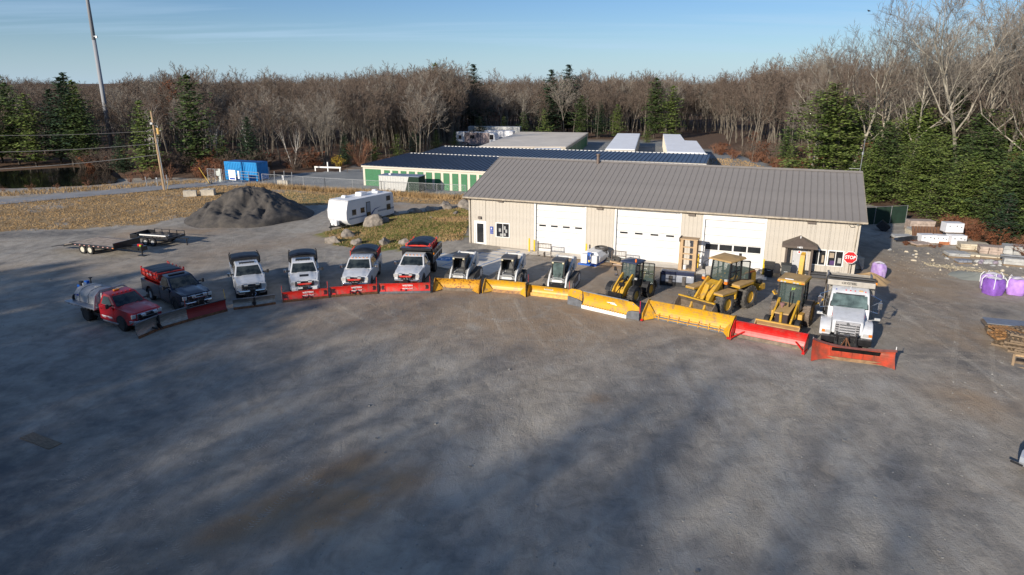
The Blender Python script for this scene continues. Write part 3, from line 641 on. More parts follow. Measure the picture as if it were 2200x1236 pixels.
def truck_plow(T, A, B, h, kind, marker=(1, 1)):
    wx, wy = (A[0]+B[0])/2, (A[1]+B[1])/2; ang = math.degrees(math.atan2(B[1]-A[1], B[0]-A[0])); W = math.hypot(B[0]-A[0], B[1]-A[1])/T.scale[0]
    (lx, ly), rz = local_of(T, wx, wy, ang)
    if kind.startswith('wide'):
        o = moldboard(W*.99, h, .14, m=red_b, parent=T, loc=(lx, ly, .07), rz=rz)
        lo = kind == 'wide_new'
        b = M(); b.box(-W*.49, W*.49, -.03, .0, -.05, .10); b.build('cutting_edge', grey_st if lo else rust, o)
        for s_ in (-1, 1):
            b = M(); b.prism([(-.03,-.04),(.10,-.04),(.22,h*.3),(.22,h+.02),(.05,h+.02),(-.05,h*.3)], s_*W*.495-.02, s_*W*.495+.02); b.build('end_deflector', black_g if lo or s_ > 0 else grey_st, o)
            if marker[0 if s_ < 0 else 1]:
                b = M(); b.tube((s_*W*.485,.05,h),(s_*W*.485,.05,h+.46),.016,n=6); b.build('edge_marker', red_b, o)
            # moving wing with a seam and chevrons
            b = M(); b.grid(lambda u, v: (s_*(W*.38+u*W*.105), .14*math.sin(v*.9*PI*.62*1.45)*.9-.022, .06+v*h*.9), 2, 5); b.build('wing', red_b, o, fix=False)
            b = M()
            for k in range(3):
                xx = s_*(W*.40+k*.07); zc = h*.55
                for sg in (-1, 1):
                    b.quad((xx-s_*.03, .045+sg*.03, zc+sg*.14),(xx-s_*.03+s_*.045, .045+sg*.03, zc+sg*.14),(xx+s_*.055, .065, zc),(xx+s_*.01, .065, zc))
            b.build('chevron_decal', black, o, fix=False)['kind'] = 'stuff'
        if lo:
            b = M()
            for k in range(9): b.tube((-W*.42+k*W*.105,-.045,.06),(-W*.42+k*W*.105,-.03,.06),.018)
            b.build('edge_bolts', chrome, o)['kind'] = 'stuff'
        lt = letters('WESTERN', .155, sign_w, o, (.18, .055, h*.72), (PI/2-.12, 0, 0), True, 'blade_lettering', 1.0)
        letters('WIDE-OUT', .13, sign_w, o, (.18, .045, h*.40), (PI/2, 0, 0), True, 'blade_lettering', 1.1)
    elif kind == 'straight_dark':
        o = moldboard(W, h, .14, m=mat('shaded maroon plow paint', (.24,.012,.012), .5, 0, .15, 2), parent=T, loc=(lx, ly, .07), rz=rz)  # plow red darkened here, its shade put into the colour
        b = M(); b.box(-W/2, W/2, -.03, 0, -.05, .10); b.build('cutting_edge', rust, o)
        for s_ in (-1, 1): b = M(); b.tube((s_*W*.49,.05,h),(s_*(W*.49)+(-.05 if s_ > 0 else 0),.05,h+.62),.014,n=6); b.build('edge_marker', orange_b if s_ < 0 else yellow_s, o)
        b = M(); b.box(-W/2, W/2, -.02, .05, h-.05, h+.0); b.build('top_rail', black_g, o)
    # rear frame, lift
    b = M(); b.box(-.45,.45,.26,.34,.15,.25); b.bar((-.4,.2,.2),(-.1,.75,.3),.07,.07); b.bar((.4,.2,.2),(.1,.75,.3),.07,.07); b.box(-.05,.05,.28,.6,.3,.45)
    for k in range(5): b.bar((-W*.4+k*W*.2,.24,.12),(-W*.4+k*W*.2,.22,h-.12),.03,.06)
    b.build('blade_frame', black_g, o)
    return o
def vee_plow(T, A, Cn, B, h):
    objs = []
    for (p, q) in ((A, Cn), (Cn, B)):
        wx, wy = (p[0]+q[0])/2, (p[1]+q[1])/2; ang = math.degrees(math.atan2(q[1]-p[1], q[0]-p[0])); W = math.hypot(q[0]-p[0], q[1]-p[1])/T.scale[0]
        (lx, ly), rz = local_of(T, wx, wy, ang); o = moldboard(W*.97, h, .12, m=mat('dull stainless blade', (.27,.255,.24), .42, .7, .25, 3, stretch=(1,1,4), dirt=.4), parent=T, loc=(lx, ly, .07), rz=rz, flare=.0, name='vee_blade_wing')
        b = M(); b.box(-W*.485, W*.485, -.03, 0, -.05, .10); b.build('cutting_edge', rust, o)
        b = M(); b.box(-W*.485, W*.485, -.01, .06, h-.03, h+.02); b.build('top_rail', grey_st, o)
        b = M()
        for k in range(4): b.bar((-W*.4+k*W*.26,.22,.1),(-W*.4+k*W*.26,.20,h-.12),.03,.06)
        b.build('blade_ribs', black_g, o)
    (lx, ly), rz = local_of(T, Cn[0], Cn[1], 0); b = M(); b.tube((0,0.04,.0),(0,0.04,h),.06,n=10); b.lathe([(0,.13),(.05,.13)],(0,-.07,.25),'y',12); b.build('centre_hinge', black_g, T, loc=(lx, ly, .07), rot=(0,0,rz))
def plow_mount(T, hm, barc, y=-.12, sc=1):
    """truck-side gear: light bar with two lamps, lift arm, frame"""
    b = M(); b.box(-.38,.38,y-.10,y,.30,.62); b.box(-.06,.06,y-.45,y-.1,.35,.48); b.bar((-.33,y,.62),(-.33,y,hm),.06,.06); b.bar((.33,y,.62),(.33,y,hm),.06,.06); b.bar((-.3,y-.05,.35),(-.15,y-.9,.25),.08,.08); b.bar((.3,y-.05,.35),(.15,y-.9,.25),.08,.08)
    b.tube((0,y-.2,.4),(0,y-.16,hm-.12),.045,n=8); b.box(-.14,.2,y-.28,y-.10,.52,.80); b.build('plow_mount', black_g, T)
    b = M(); b.tube((-.03,y-.26,.36),(-.03,y-.22,.78),.035,n=8); b.path([(.1,y-.28,.7),(.22,y-.32,.55),(.12,y-.36,.42)], .018); b.build('lift_ram', chrome, T)
    b = M(); b.prism([(-.45,hm-.02),(-.32,hm-.075),(.32,hm-.075),(.45,hm-.02),(.45,hm+.03),(-.45,hm+.03)], y-.20, y-.08, 'y'); b.build('light_bar', barc, T, bevel=.015)
    for s_ in (-1, 1):
        b = M(); b.obox((s_*.36,y-.10,hm+.11),(.27,.16,.14)); o = b.build('plow_headlight', chrome, T, bevel=.03)
        b = M(); b.obox((s_*.36,y-.185,hm+.11),(.22,.02,.10)); b.build('lens', lamp_c, o)
def pickup(label, x, y, rz, paint, crew=True, bed='pickup', sc=.97, grille='bars', scoop=False, roof_strips=True, wb=None, hood_black=False, rimm=None, bumper=None, roof_lamps=0, wheels_turn=0, visor=False):
    T = thing('pickup_truck', label, 'truck', x, y, rz, 'trucks with snow plows', sc=sc)
    bumper = bumper or chrome; rimm = rimm or galv
    cabr = 3.72 if crew else 3.02; wb = wb or (3.75 if crew else 3.45); r_ = .41; y1 = .98; y2 = y1+wb; Lt = y2+1.1 if bed else cabr
    def df(px, py, pz):
        f = 1.0
        if py < .9: f *= 1-.13*((.9-py)/.9)**2.2
        if pz > 1.02 and py < 1.5: f *= 1-.13*min(1,(pz-1.02)/.3)
        return (px*f, py, pz)
    W = 1.0
    # lower body with wheel arches
    prof = [(.06,.52),(.0,.62),(.01,1.08),(.07,1.13),(.45,1.20),(1.0,1.25),(1.52,1.30),(cabr,1.33)]
    tail = [(cabr,.45)] + [(y1+.52+.02,.45)] + arc(y1,.43,.52,0,180,9)[0:] + [(.2,.48)]
    b = M(fn=df); b.prism(prof+tail, -W, W); body = b.build('body', paint, T, bevel=.045)
    # hood with creases
    def hood(u, v):
        xx = (u*2-1)*.84; yy = .08+v*1.40; k = abs(u*2-1)
        z = 1.14+.165*v+.055*math.sin(min(1,v*3)*PI/2)*(1 if k < .62 else max(0,1-(k-.62)/.2)*1) + .012
        return df(xx, yy, z)
    b = M(); b.grid(hood, 14, 6); b.build('hood', paint, T, smooth=True)
    if scoop: b = M(); b.prism([(.55,1.27),(.95,1.33),(.95,1.27)], -.30, .30); b.build('hood_scoop', black, T, bevel=.02)
    # cab
    def dc(px, py, pz):
        f = 1-.20*max(0,(pz-1.30))/.62
        return (px*f, py, pz)
    b = M(fn=dc); b.prism([(1.45,1.28),(2.10,1.86),(2.30,1.92),(3.0,1.95),(cabr-.25,1.92),(cabr-.08,1.80),(cabr,1.28)], -.93, .93); cab = b.build('cab', paint, T, bevel=.05)
    if roof_strips:
        for k in range(-3, 4):
            if k: b = M(); b.prism([(2.35,1.935),(2.42,1.957),(cabr-.4,1.955),(cabr-.32,1.93)], k*.17-.015, k*.17+.015); b.build('roof_rib', paint, cab, bevel=.006)
    b = M(); b.grid(lambda u, v: dc((u*2-1)*(.83), 1.50+v*.60-.07*(1-(2*u-1)**2)-.012, 1.335+v*.50+.012), 8, 3); b.build('windshield', glass, cab, smooth=True)
    b = M(); b.bar((-.55,1.42,1.35),(-.05,1.55,1.44),.02,.02); b.bar((.1,1.40,1.34),(.6,1.52,1.42),.02,.02); b.build('wipers', black, cab)['kind'] = 'stuff'
    b = M(); b.grid(lambda u, v: dc((u*2-1)*.72, cabr+.012-v*.09, 1.40+v*.36), 4, 2); b.build('rear_window', glass, cab)
    for s_ in (-1, 1):
        segs = [(1.78, 2.86)] + ([(2.98, cabr-.2)] if crew else [])
        for i, (a, c) in enumerate(segs):
            b = M()
            pts = [(a+(.0 if i else .0),1.36),(c,1.36),(c-(.12 if i == len(segs)-1 else 0),1.80),(a+(.50 if i == 0 else .02),1.80)]
            b.add([dc(s_*.945, p, q) for p, q in pts]+[dc(s_*.93, p, q) for p, q in pts], [(0,1,2,3),(7,6,5,4)]); b.build('side_window', glass, cab)
            d = M(); lo_ = .5; dd0 = 1.62 if i == 0 else 2.93; dd1 = 2.90 if i == 0 else cabr-.12
            d.box(s_*(W+.002)-.012, s_*(W+.002)+.012, dd0, dd1, lo_, 1.28); o = d.build('door', paint, T, bevel=.01)
            d = M(); d.box(s_*(W+.02)-.02, s_*(W+.02)+.02, dd1-.22, dd1-.06, 1.10, 1.14); d.build('door_handle', black if paint is not white_p else chrome, o)
        b = M(); b.bar((s_*.92,1.78,1.40),(s_*1.22,1.72,1.42),.05,.09); b.build('mirror_arm', black, T)
        b = M(); b.obox((s_*1.24,1.72,1.43),(.17,.11,.24)); o = b.build('side_mirror', (black if paint in (red_p, navy_p) else (black if s_ > 0 and grille != 'billet' else chrome)), T, bevel=.03)
        b = M(); b.obox((s_*.86,.02,.97),(.26,.10,.24)); b.fn = None; o = b.build('headlight', lamp_c, T, bevel=.03, loc=(-s_*.07, .03, 0))
        b = M(); b.obox((s_*.93,.05,.95),(.10,.09,.20)); b.build('turn_signal', amber, o, bevel=.015)
        b = M(); b.box(s_*W-.04, s_*W+.03, cabr*.42, cabr-.25, .38, .43); b.build('running_board', black if paint is not red_p else alum, T, bevel=.01)
    # grille
    b = M(); b.obox((0,.0,.93),(1.24,.10,.34)); g_ = b.build('grille', chrome if paint in (red_p, navy_p) else mat('smoked grille frame', (.16,.16,.17), .3, .7), T, bevel=.03)
    b = M(); b.obox((0,-.055,.93),(1.10,.02,.25)); b.build('grille_mesh', black, g_)
    b = M()
    for k in range(3): b.obox((0,-.07,.84+k*.09),(1.1,.02,.022))
    for k in (-.3, .3): b.obox((k,-.072,.93),(.04,.02,.25))
    b.build('grille_bars', chrome, g_)['kind'] = 'stuff'
    b = M(fn=df); b.prism([(-.16,.46),(-.20,.60),(-.16,.74),(.10,.74),(.3,.72),(.3,.48)], -1.0, 1.0); bu = b.build('bumper', bumper, T, bevel=.04)
    b = M(); b.obox((0,-.2,.56),(.9,.03,.14)); b.obox((-.72,-.14,.58),(.2,.03,.10)); b.obox((.72,-.14,.58),(.2,.03,.10)); b.build('bumper_intake', black, bu)
    if roof_lamps:
        for k in range(roof_lamps): b = M(); xx = (k-(roof_lamps-1)/2)*.26; b.obox((xx,2.20,1.925),(.09,.10,.04)); b.build('roof_marker', amber if paint is not red_p else redlens, cab, bevel=.01)
    if visor: b = M(); b.obox((0,2.55,1.975),(1.0,.25,.05)); b.build('beacon_bar', black, cab, bevel=.02)
    # chassis and wheels
    b = M(); b.box(-.8,.8,.3,Lt-.2,.42,.60); b.box(-.45,.45,.2,Lt-.1,.35,.5); b.build('chassis', black, T)
    for s_ in (-1, 1):
        b = M(); b.tube((s_*.55,y1,.5),(s_*.98,y1,.5),.50,n=20); b.build('wheel_well', black, T)
        wheel(T, s_*.86, y1, r_, .26, rimm, s_, rz=wheels_turn)
        if bed == 'pickup': 
            wheel(T, s_*.86, y2, r_, .26, rimm, s_)
        else: 
            wheel(T, s_*.90, y2, r_, .25, rimm, -s_); wheel(T, s_*.62, y2, r_, .25, rimm, -s_)
    if bed == 'pickup':
        yb = cabr+.04
        pr = [(yb,1.32),(Lt,1.34),(Lt,.55),(y2+.54,.52)] + arc(y2,.45,.54,0,180,9) + [(yb,.5)]
        b = M(); b.prism(pr, .90, 1.0); b.prism(pr, -1.0, -.90); b.box(-.9,.9,Lt-.06,Lt,.6,1.33); b.box(-.9,.9,yb,yb+.05,.6,1.33); b.build('bed', paint, T, bevel=.02)
        b = M(); b.box(-.9,.9,yb+.05,Lt-.06,.72,.76); b.build('bed_floor', black, T)
        for s_ in (-1, 1): b = M(); b.box(s_*.95-.03,s_*.95+.03,Lt-.02,Lt+.02,.9,1.25); b.build('tail_light', redlens, T)
    T['_cabr'] = cabr; T['_lt'] = Lt; T['_y2'] = y2
    return T
def spreader(label, T, y0, y1, z0, z1, hop, tarpm, w0=.55, w1=.95, ribs=4, text=None, arch=.16, side_text=False, drape=.10, ribm=None):
    ribm = ribm or hop
    """v-box salt spreader lying in the truck bed: hopper, tarp, ribs"""
    mw = Matrix.Translation(T.location) @ Matrix.Rotation(T.rotation_euler[2],4,'Z') @ Matrix.Scale(T.scale[0],4)
    p = mw @ Vector((0, (y0+y1)/2, z0)); X = thing('salt_spreader', label, 'spreader', p.x, p.y, math.degrees(T.rotation_euler[2]), 'salt spreaders in truck beds', z=p.z, sc=T.scale[0])
    h = (y1-y0)/2; H_ = z1-z0
    b = M(); b.add([(-w0,-h+.15,0),(w0,-h+.15,0),(w0,h-.15,0),(-w0,h-.15,0),(-w1,-h,H_*.6),(w1,-h,H_*.6),(w1,h,H_*.6),(-w1,h,H_*.6),(-w1,-h,H_),(w1,-h,H_),(w1,h,H_),(-w1,h,H_)],
        [(0,3,2,1),(0,1,5,4),(1,2,6,5),(2,3,7,6),(3,0,4,7),(4,5,9,8),(5,6,10,9),(6,7,11,10),(7,4,8,11),(8,9,10,11)]); b.build('hopper', hop, X, bevel=.03)
    b = M(); b.grid(lambda u, v: ((u*2-1)*(w1+.03)*1.0, -h-.03+v*(2*h+.06), H_+.02+arch*(1-(2*u-1)**2)*(.75+.25*math.sin(v*PI))+.015*math.sin(v*25+u*3)-(drape if v in (0,1) else 0)-(drape if u in (0,1) else 0)), 12, 14); b.build('tarp', tarpm, X, smooth=True)
    for k in range(ribs):
        yy = -h+.12+k*(2*h-.24)/max(1,ribs-1)
        for s_ in (-1, 1): b = M(); b.bar((s_*w0*1.02,yy,.03),(s_*(w1+.035),yy,H_*.6),.05,.04); b.bar((s_*(w1+.035),yy,H_*.58),(s_*(w1+.035),yy,H_+.06),.05,.05); b.build('hopper_rib', ribm, X)
    b = M(); b.prism([(-h+.0,H_+.0),(h,H_+.0),(h,H_+.04),(-h,H_+.04)], -.03, .03); b.build('top_bar', black, X)
    b = M(); b.obox((0,h+.18,.05),(.5,.35,.35)); b.lathe([(0,.28),(.05,.28)],(0,h+.3,-.35),'z',14); b.tube((0,h+.3,-.35),(0,h+.25,.1),.06); b.build('spinner', black, X)
    for s_ in (-1, 1):
        for k in (-1, 1): b = M(); b.obox((s_*w1*.98,k*(h-.06),H_+.09),(.07,.07,.09)); b.build('latch', redlens if hop in (red_b,) else black, X)
    if side_text: letters(text, .17, sign_w, X, (-w1-.012, -.1, H_*.78), (PI/2, 0, -PI/2), True)
    return X
TR = 'trucks with snow plows'
# red flatbed
T1 = pickup('red flatbed pickup at the far left with a steel v shaped plow', -20.5, 36.35, 60, red_p, crew=False, bed='flat', grille='chrome', roof_strips=False, roof_lamps=5, wb=3.6, wheels_turn=-14, rimm=black, sc=.98)
y2 = T1['_y2']
b = M(); b.box(-1.22,1.22,3.15,6.3,.98,1.06); b.build('flatbed_deck', alum, T1, bevel=.01)
b = M(); 
for k in range(9): b.box(-1.18,1.18,3.3+k*.33,3.36+k*.33,.90,.98)
b.box(-.45,-.35,3.1,6.2,.78,.92); b.box(.35,.45,3.1,6.2,.78,.92); b.build('deck_frame', galv, T1)
b = M(); b.bar((-1.15,3.22,1.06),(-1.0,3.22,1.75),.06,.09); b.bar((1.15,3.22,1.06),(1.0,3.22,1.75),.06,.09); b.bar((-1.0,3.22,1.75),(-.7,3.22,2.02),.06,.09); b.bar((1.0,3.22,1.75),(.7,3.22,2.02),.06,.09); b.bar((-.7,3.22,2.02),(.7,3.22,2.02),.06,.09)
for k in range(7): b.box(-1.05,1.05,3.18,3.22,1.12+k*.085,1.16+k*.085)
b.build('headache_rack', alum, T1)
b = M()
for q in range(2):
    for k in range(7): b.box(-1.03,-1.02,1.78+q*.56+k*.068,1.835+q*.56+k*.068,.66,.735)
    b.box(-1.03,-1.02,1.85+q*.56,2.2+q*.56,.615,.63)
b.build('door_lettering', sign_w, T1)['kind'] = 'stuff'
b = M(); b.obox((.0,2.75,1.99),(.34,.16,.07)); b.build('beacon', amber, T1, bevel=.02)
b = M(); b.bar((-.80,3.05,1.32),(-.72,3.05,1.92),.05,.02); b.build('cab_stripe', sign_w, T1)
plow_mount(T1, .92, black_g)
vee_plow(T1, (-20.3,34.75), (-19.85,36.2), (-18.85,37.65), .84)
p = Matrix.Translation(T1.location) @ Matrix.Rotation(R(60),4,'Z') @ Vector((0,4.75,1.04))
X = thing('liquid_tank', 'grey brine tank with blue pump lying on the red flatbed', 'tank', p.x, p.y, 60, z=p.z)
b = M(); b.grid(lambda u, v: (( -math.cos(u*PI))*.80*(1 if 0<v<1 else .9), -1.2+v*2.2, .02+ .80*(math.sin(u*PI)**.45)*(1 if 0<v<1 else .9)), 12, 6); b.add([(-.80,-1.2,.0),(.80,-1.2,.0),(.80,1.0,.0),(-.80,1.0,.0)],[(0,1,2,3)]); 
b.prism([(-.8,0.0),(.8,0.0),(.78,.45),(.55,.72),(.25,.8),(-.25,.8),(-.55,.72),(-.78,.45)], -1.19, .99, 'y'); b.build('tank_body', poly_g, X, bevel=.04)
for k in (-.45, .45): b = M(); b.prism([(-.84,0.0),(-.82,.47),(-.57,.76),(-.25,.84),(.25,.84),(.57,.76),(.82,.47),(.84,0)], k-.03, k+.03, 'y'); b.build('strap', mat('darker grey band', (.36,.36,.36), .6), X)
b = M(); b.lathe([(0,.2),(.08,.2),(.1,.15)],(0,-.3,.8),'z',14); b.build('fill_lid', poly_g, X)
b = M(); b.obox((-.15,1.15,.62),(.45,.4,.35)); b.tube((-.35,1.1,.55),(.1,1.1,.55),.17,n=12); b.obox((.15,1.2,.85),(.2,.25,.18)); b.build('pump', blue_h, X, bevel=.03)
b = M(); b.tube((-.3,.95,.8),(-.3,.95,1.05),.12,n=12); b.tube((.25,.95,.8),(.25,.95,1.12),.04,n=8); b.obox((.25,.95,1.12),(.16,.16,.06)); b.obox((-.1,1.15,.2),(1.0,.5,.06)); b.lathe([(0,.24),(.08,.24)],(-.6,1.15,.1),'y',12); b.build('engine', black, X)
b = M(); b.obox((-.2,.9,.85),(.22,.2,.2)); b.build('engine_cover', poly_w, X, bevel=.03)
b = M(); b.box(-.83,-.82,.45,.62,.34,.46); b.box(-.83,-.82,.66,.86,.36,.40); b.build('tank_print', sign_b, X)
# navy pickup
T2 = pickup('dark navy pickup with red salt hopper and dark red straight plow', -19.1, 39.6, 50, navy_p, crew=False, bed='pickup', grille='chrome', roof_strips=False, wb=3.6, rimm=galv, sc=.98, visor=True)
plow_mount(T2, .98, chrome)
truck_plow(T2, (-18.92,37.58), (-17.35,39.5), .76, 'straight_dark')
spreader('red hopper spreader under a black tarp in the navy pickup bed', T2, 3.35, 5.7, 1.0, 1.98, red_b, tarp, w0=.4, w1=.88, ribs=5, text='WESTERN', arch=.08, side_text=True, drape=.20)
b = M(); b.obox((0,3.2,1.38),(1.5,.35,.2)); b.build('toolbox', alum, T2, bevel=.02)
# silver crew cab
T3 = pickup('silver white crew cab pickup with steel v plow, third truck from the left', -16.65, 41.85, 25, silver_p, crew=True, grille='chrome', visor=True)
plow_mount(T3, 1.0, black_g); vee_plow(T3, (-17.1,39.75), (-15.95,40.25), (-14.85,40.9), .62)
spreader('black tarped spreader behind the silver pickup cab', T3, 3.85, 5.3, 1.05, 2.02, black, tarp, ribs=3, arch=.10)
T4 = pickup('white pickup with hood scoop and red wide plow, leftmost of the red plow trucks', -13.45, 42.5, 17, white_p, crew=True, grille='chrome', scoop=True, bumper=white_p, visor=True)
plow_mount(T4, 1.0, red_b); truck_plow(T4, (-14.58,41.22), (-11.86,42.25), .62, 'wide', (1, 1))
spreader('black domed spreader behind the white pickup with the hood scoop', T4, 3.85, 5.4, 1.0, 1.95, black, tarp, ribs=4, arch=.20)
b = M(); b.obox((0,3.0,1.965),(.9,.35,.02)); b.build('sunroof', glass, T4, bevel=.01)
b = M(); b.obox((.55,1.75,1.42),(.16,.08,.12)); b.build('hi_vis_item', mat('lime yellow vest', (.5,.75,.02), .7), T4)
T5 = pickup('white pickup with red wide plow between the other two red plow trucks', -10.4, 43.4, 2, white_p, crew=True, grille='billet', roof_lamps=5)
plow_mount(T5, 1.02, red_b); truck_plow(T5, (-11.82,42.36), (-8.87,43.2), .64, 'wide', (0, 1))
spreader('black domed spreader with red sides behind the middle white pickup', T5, 3.85, 5.6, 1.0, 1.95, black, tarp, ribs=5, arch=.28, drape=.28, ribm=red_b)
# white dump pickup
T6 = pickup('white regular cab dump truck with black dump body and newest red plow', -7.1, 44.2, -6, white_p, crew=False, bed='dump', grille='chrome', roof_lamps=5, roof_strips=False, wb=3.9)
plow_mount(T6, 1.02, red_b); truck_plow(T6, (-8.78,43.1), (-5.38,43.34), .66, 'wide_new', (0, 1))
b = M(); b.box(-1.12,1.12,3.3,3.38,1.0,2.28); b.box(-1.12,1.12,2.75,3.3,2.18,2.28); b.box(-1.15,1.15,2.70,2.76,2.12,2.3); b.build('cab_protector', black_g, T6)
for s_ in (-1, 1):
    b = M(); b.box(s_*1.08-.04,s_*1.08+.04,3.38,6.6,1.0,1.95)
    for k in range(5): b.box(s_*1.13-.03,s_*1.13+.03,3.4+k*.78,3.48+k*.78,1.0,1.98)
    b.box(s_*1.13-.04,s_*1.13+.04,3.38,6.6,1.88,1.98); b.build('dump_side', black_g, T6)
    b = M(); b.box(s_*1.18-.01,s_*1.18+.01,3.5,6.5,1.45,1.58); b.build('side_board', galv, T6)
b = M(); b.box(-1.08,1.08,3.38,6.6,.98,1.04); b.box(-1.08,1.08,6.55,6.6,1.0,1.9); b.build('dump_floor', black_g, T6)
b = M(); b.obox((1.2,3.45,1.75),(.08,.08,.12)); b.build('side_marker', amber, T6)
spreader('red hopper spreader with black domed tarp inside the black dump body', T6, 3.6, 6.0, 1.1, 2.32, red_b, tarp, ribs=5, arch=.26, w1=.9, drape=.14)
b = M(); b.obox((-.98,2.9,1.4),(.1,.3,.1)); b.build('step_box', black, T6)
for q in (T1,T2,T3,T4,T5,T6):
    for k in ('_cabr','_lt','_y2'): del q[k]
# ================================================================ machines
def pusher(parent, A, B, h, dep, m, side_m=None, edge=None, name_o='pusher_blade', braces=True, shoes=None, left=True, right=True, top=None, z=.0):
    """box plow: curved back panel with end plates running forward; parent may be a thing"""
    wx, wy = (A[0]+B[0])/2, (A[1]+B[1])/2; ang = math.degrees(math.atan2(B[1]-A[1], B[0]-A[0])); W = math.hypot(B[0]-A[0], B[1]-A[1])/parent.scale[0]
    (lx, ly), rz = local_of(parent, wx, wy, ang)
    # origin line is the front edge of the side plates; back panel sits dep behind
    nx_, ny_ = -math.sin(rz)*dep, math.cos(rz)*dep
    o = moldboard(W-.06, h-.06, .16, m=m, parent=parent, loc=(lx+nx_*.85, ly+ny_*.85, .08+z), rz=rz, name=name_o)
    b = M(); b.box(-W/2+.03, W/2-.03, -.05, -.01, -.07, .13); b.build('cutting_edge', edge or dirty, o)
    for s_, on in ((-1, left), (1, right)):
        if not on: continue
        b = M(); y0 = -dep*.85; b.prism([(y0,-.07),(.25,-.07),(.25,h-.02),(.0,h-.0),(-.10,h-.04),(y0,h*.38)], s_*W/2-.02, s_*W/2+.02); b.build('side_plate', side_m or m, o)
        if braces:
            b = M(); b.bar((s_*(W/2-.03), y0+.12, .03),(s_*(W/2-.55), -.02, h*.36),.05,.05) if braces == 'bar' else b.add([(s_*(W/2-.03), y0+.05, -.02),(s_*(W/2-.03), -.0, h*.8),(s_*(W/2-.60), -.0, .05),(s_*(W/2-.03), y0+.05, -.05),(s_*(W/2-.03), -.03, h*.8),(s_*(W/2-.60), -.03, .02)], [(0,1,2),(5,4,3),(0,3,4,1),(1,4,5,2),(2,5,3,0)]); b.build('gusset', m, o)
        if shoes: b = M(); b.prism([(y0-.12,-.02),(y0-.04,-.07),(.2,-.07),(.2,-.02),(y0-.02,.06)], s_*W/2-.07, s_*W/2+.07); b.build('skid_shoe', shoes, o, bevel=.01)
    b = M(); 
    for k in range(6): xx = -W*.42+k*W*.168; b.box(xx-.02, xx+.02, .22, .30, .0, h-.25)
    b.box(-.7,.7,.3,.36,.1,h*.8); b.box(-W/2+.05,W/2-.05,.10,.16,h-.12,h-.06); b.build('back_frame', m, o)
    return o, W
def skid(label, x, y, rz, tracks=False, cab_closed=False, tw='wheel', sc=1.0):
    T = thing('skid_steer', label, 'skid steer', x, y, rz, 'white skid steer loaders', sc=sc)
    # chassis: front at y=0, rear at y=2.5
    b = M(); b.prism([(.12,.28),(.12,.72),(.45,.80),(1.35,.95),(2.35,1.20),(2.62,1.05),(2.66,.35),(2.4,.25)], -.48, .48); b.build('chassis', bobcat_w, T, bevel=.03)
    b = M(); b.prism([(.02,.30),(.10,.70),(.13,.70),(.13,.28)], -.36, .36); b.build('front_panel', bobcat_w, T, bevel=.01)
    b = M(); b.box(-.36,.36,.0,.1,.70,.74); b.box(-.34,.34,.1,.7,.80,.84); b.build('footwell_step', galv, T)
    # cab
    b = M()
    for s_ in (-1, 1):
        b.bar((s_*.42,.22,.72),(s_*.42,.34,1.86),.07,.09); b.bar((s_*.42,1.25,.90),(s_*.42,1.25,1.92),.08,.08); b.bar((s_*.42,.34,1.86),(s_*.42,1.25,1.92),.07,.07); b.bar((s_*.42,.26,1.15),(s_*.42,1.25,1.2),.04,.04)
    b.build('cab_frame', black_g, T)
    b = M(); b.prism([(.22,1.86),(.25,1.95),(.45,2.02),(1.2,2.02),(1.38,1.93),(1.38,1.86)], -.47, .47); b.build('cab_roof', mat('dark grey roof paint', (.07,.07,.072), .5), T, bevel=.04)
    for s_ in (-1, 1):
        b = M(); b.box(s_*.43-.005,s_*.43+.005,.36,1.2,1.0,1.84); b.build('side_screen', glass, T)
        b = M(); b.obox((s_*.36,.24,1.82),(.13,.05,.10)); b.build('work_light', mat('warm lamp', (.7,.62,.4), .4), T, bevel=.015)
    b = M(); b.box(-.38,.38,1.22,1.25,.85,1.86); b.build('rear_wall', glass, T)
    b = M(); b.prism([(.62,.86),(1.05,.86),(1.2,1.50),(1.12,1.55),(.98,1.05),(.62,1.0)], -.24, .24); b.build('seat', mat('worn grey seat', (.10,.10,.10), .8) if not cab_closed else black, T, bevel=.04)
    b = M(); b.bar((-.3,.55,.85),(-.3,.5,1.15),.04,.04); b.bar((.3,.55,.85),(.3,.5,1.15),.04,.04); b.tube((0,.4,1.35),(0,.95,1.5),.02); b.build('control_levers', black, T)
    if cab_closed:
        b = M(); b.grid(lambda u, v: ((u*2-1)*(.36-(.10*(1-v)**3)), .20+v*.12-.05*(1-(2*u-1)**2), .72+v*1.10), 6, 5); b.build('front_door_glass', glass_g, T, smooth=True)
        b = M(); b.bar((.05,.13,.85),(.22,.15,1.15),.02,.02); b.build('wiper', black, T)
    # lift arms and quick attach
    for s_ in (-1, 1):
        b = M(); b.prism([(2.30,1.50),(2.42,1.62),(2.30,1.90),(2.05,1.86),(.38,.98),(.10,.62),(-.02,.22),(.14,.16),(.30,.40),(.50,.70),(1.9,1.44)], s_*.60-.06, s_*.60+.06); b.build('lift_arm', bobcat_w, T, bevel=.015)
        b = M(); b.tube((s_*.60,2.42,.8),(s_*.60,1.5,1.36),.045); b.tube((s_*.60,1.9,1.05),(s_*.60,1.0,1.15),.03); b.build('lift_cylinder', black_g, T); b = M(); b.tube((s_*.42,.2,.25),(s_*.42,.12,.7),.035); b.build('tilt_cylinder', black_g, T)
        b = M(); b.prism([(2.0,.9),(2.75,.95),(2.7,1.75),(2.3,1.85)], s_*.60-.09, s_*.60+.09); b.build('rear_upright', bobcat_w, T, bevel=.03)
        b = M(); b.box(s_*.665-.006,s_*.665+.006,.9,1.5,1.10,1.24) if False else b.obox((s_*.663,1.15,1.27),(.012,.5,.09), rx=R(27)); b.build('arm_decal', black, T)
    b = M(); b.box(-.66,.66,2.18,2.30,1.72,1.86); b.build('arm_crossbar', bobcat_w, T, bevel=.02)
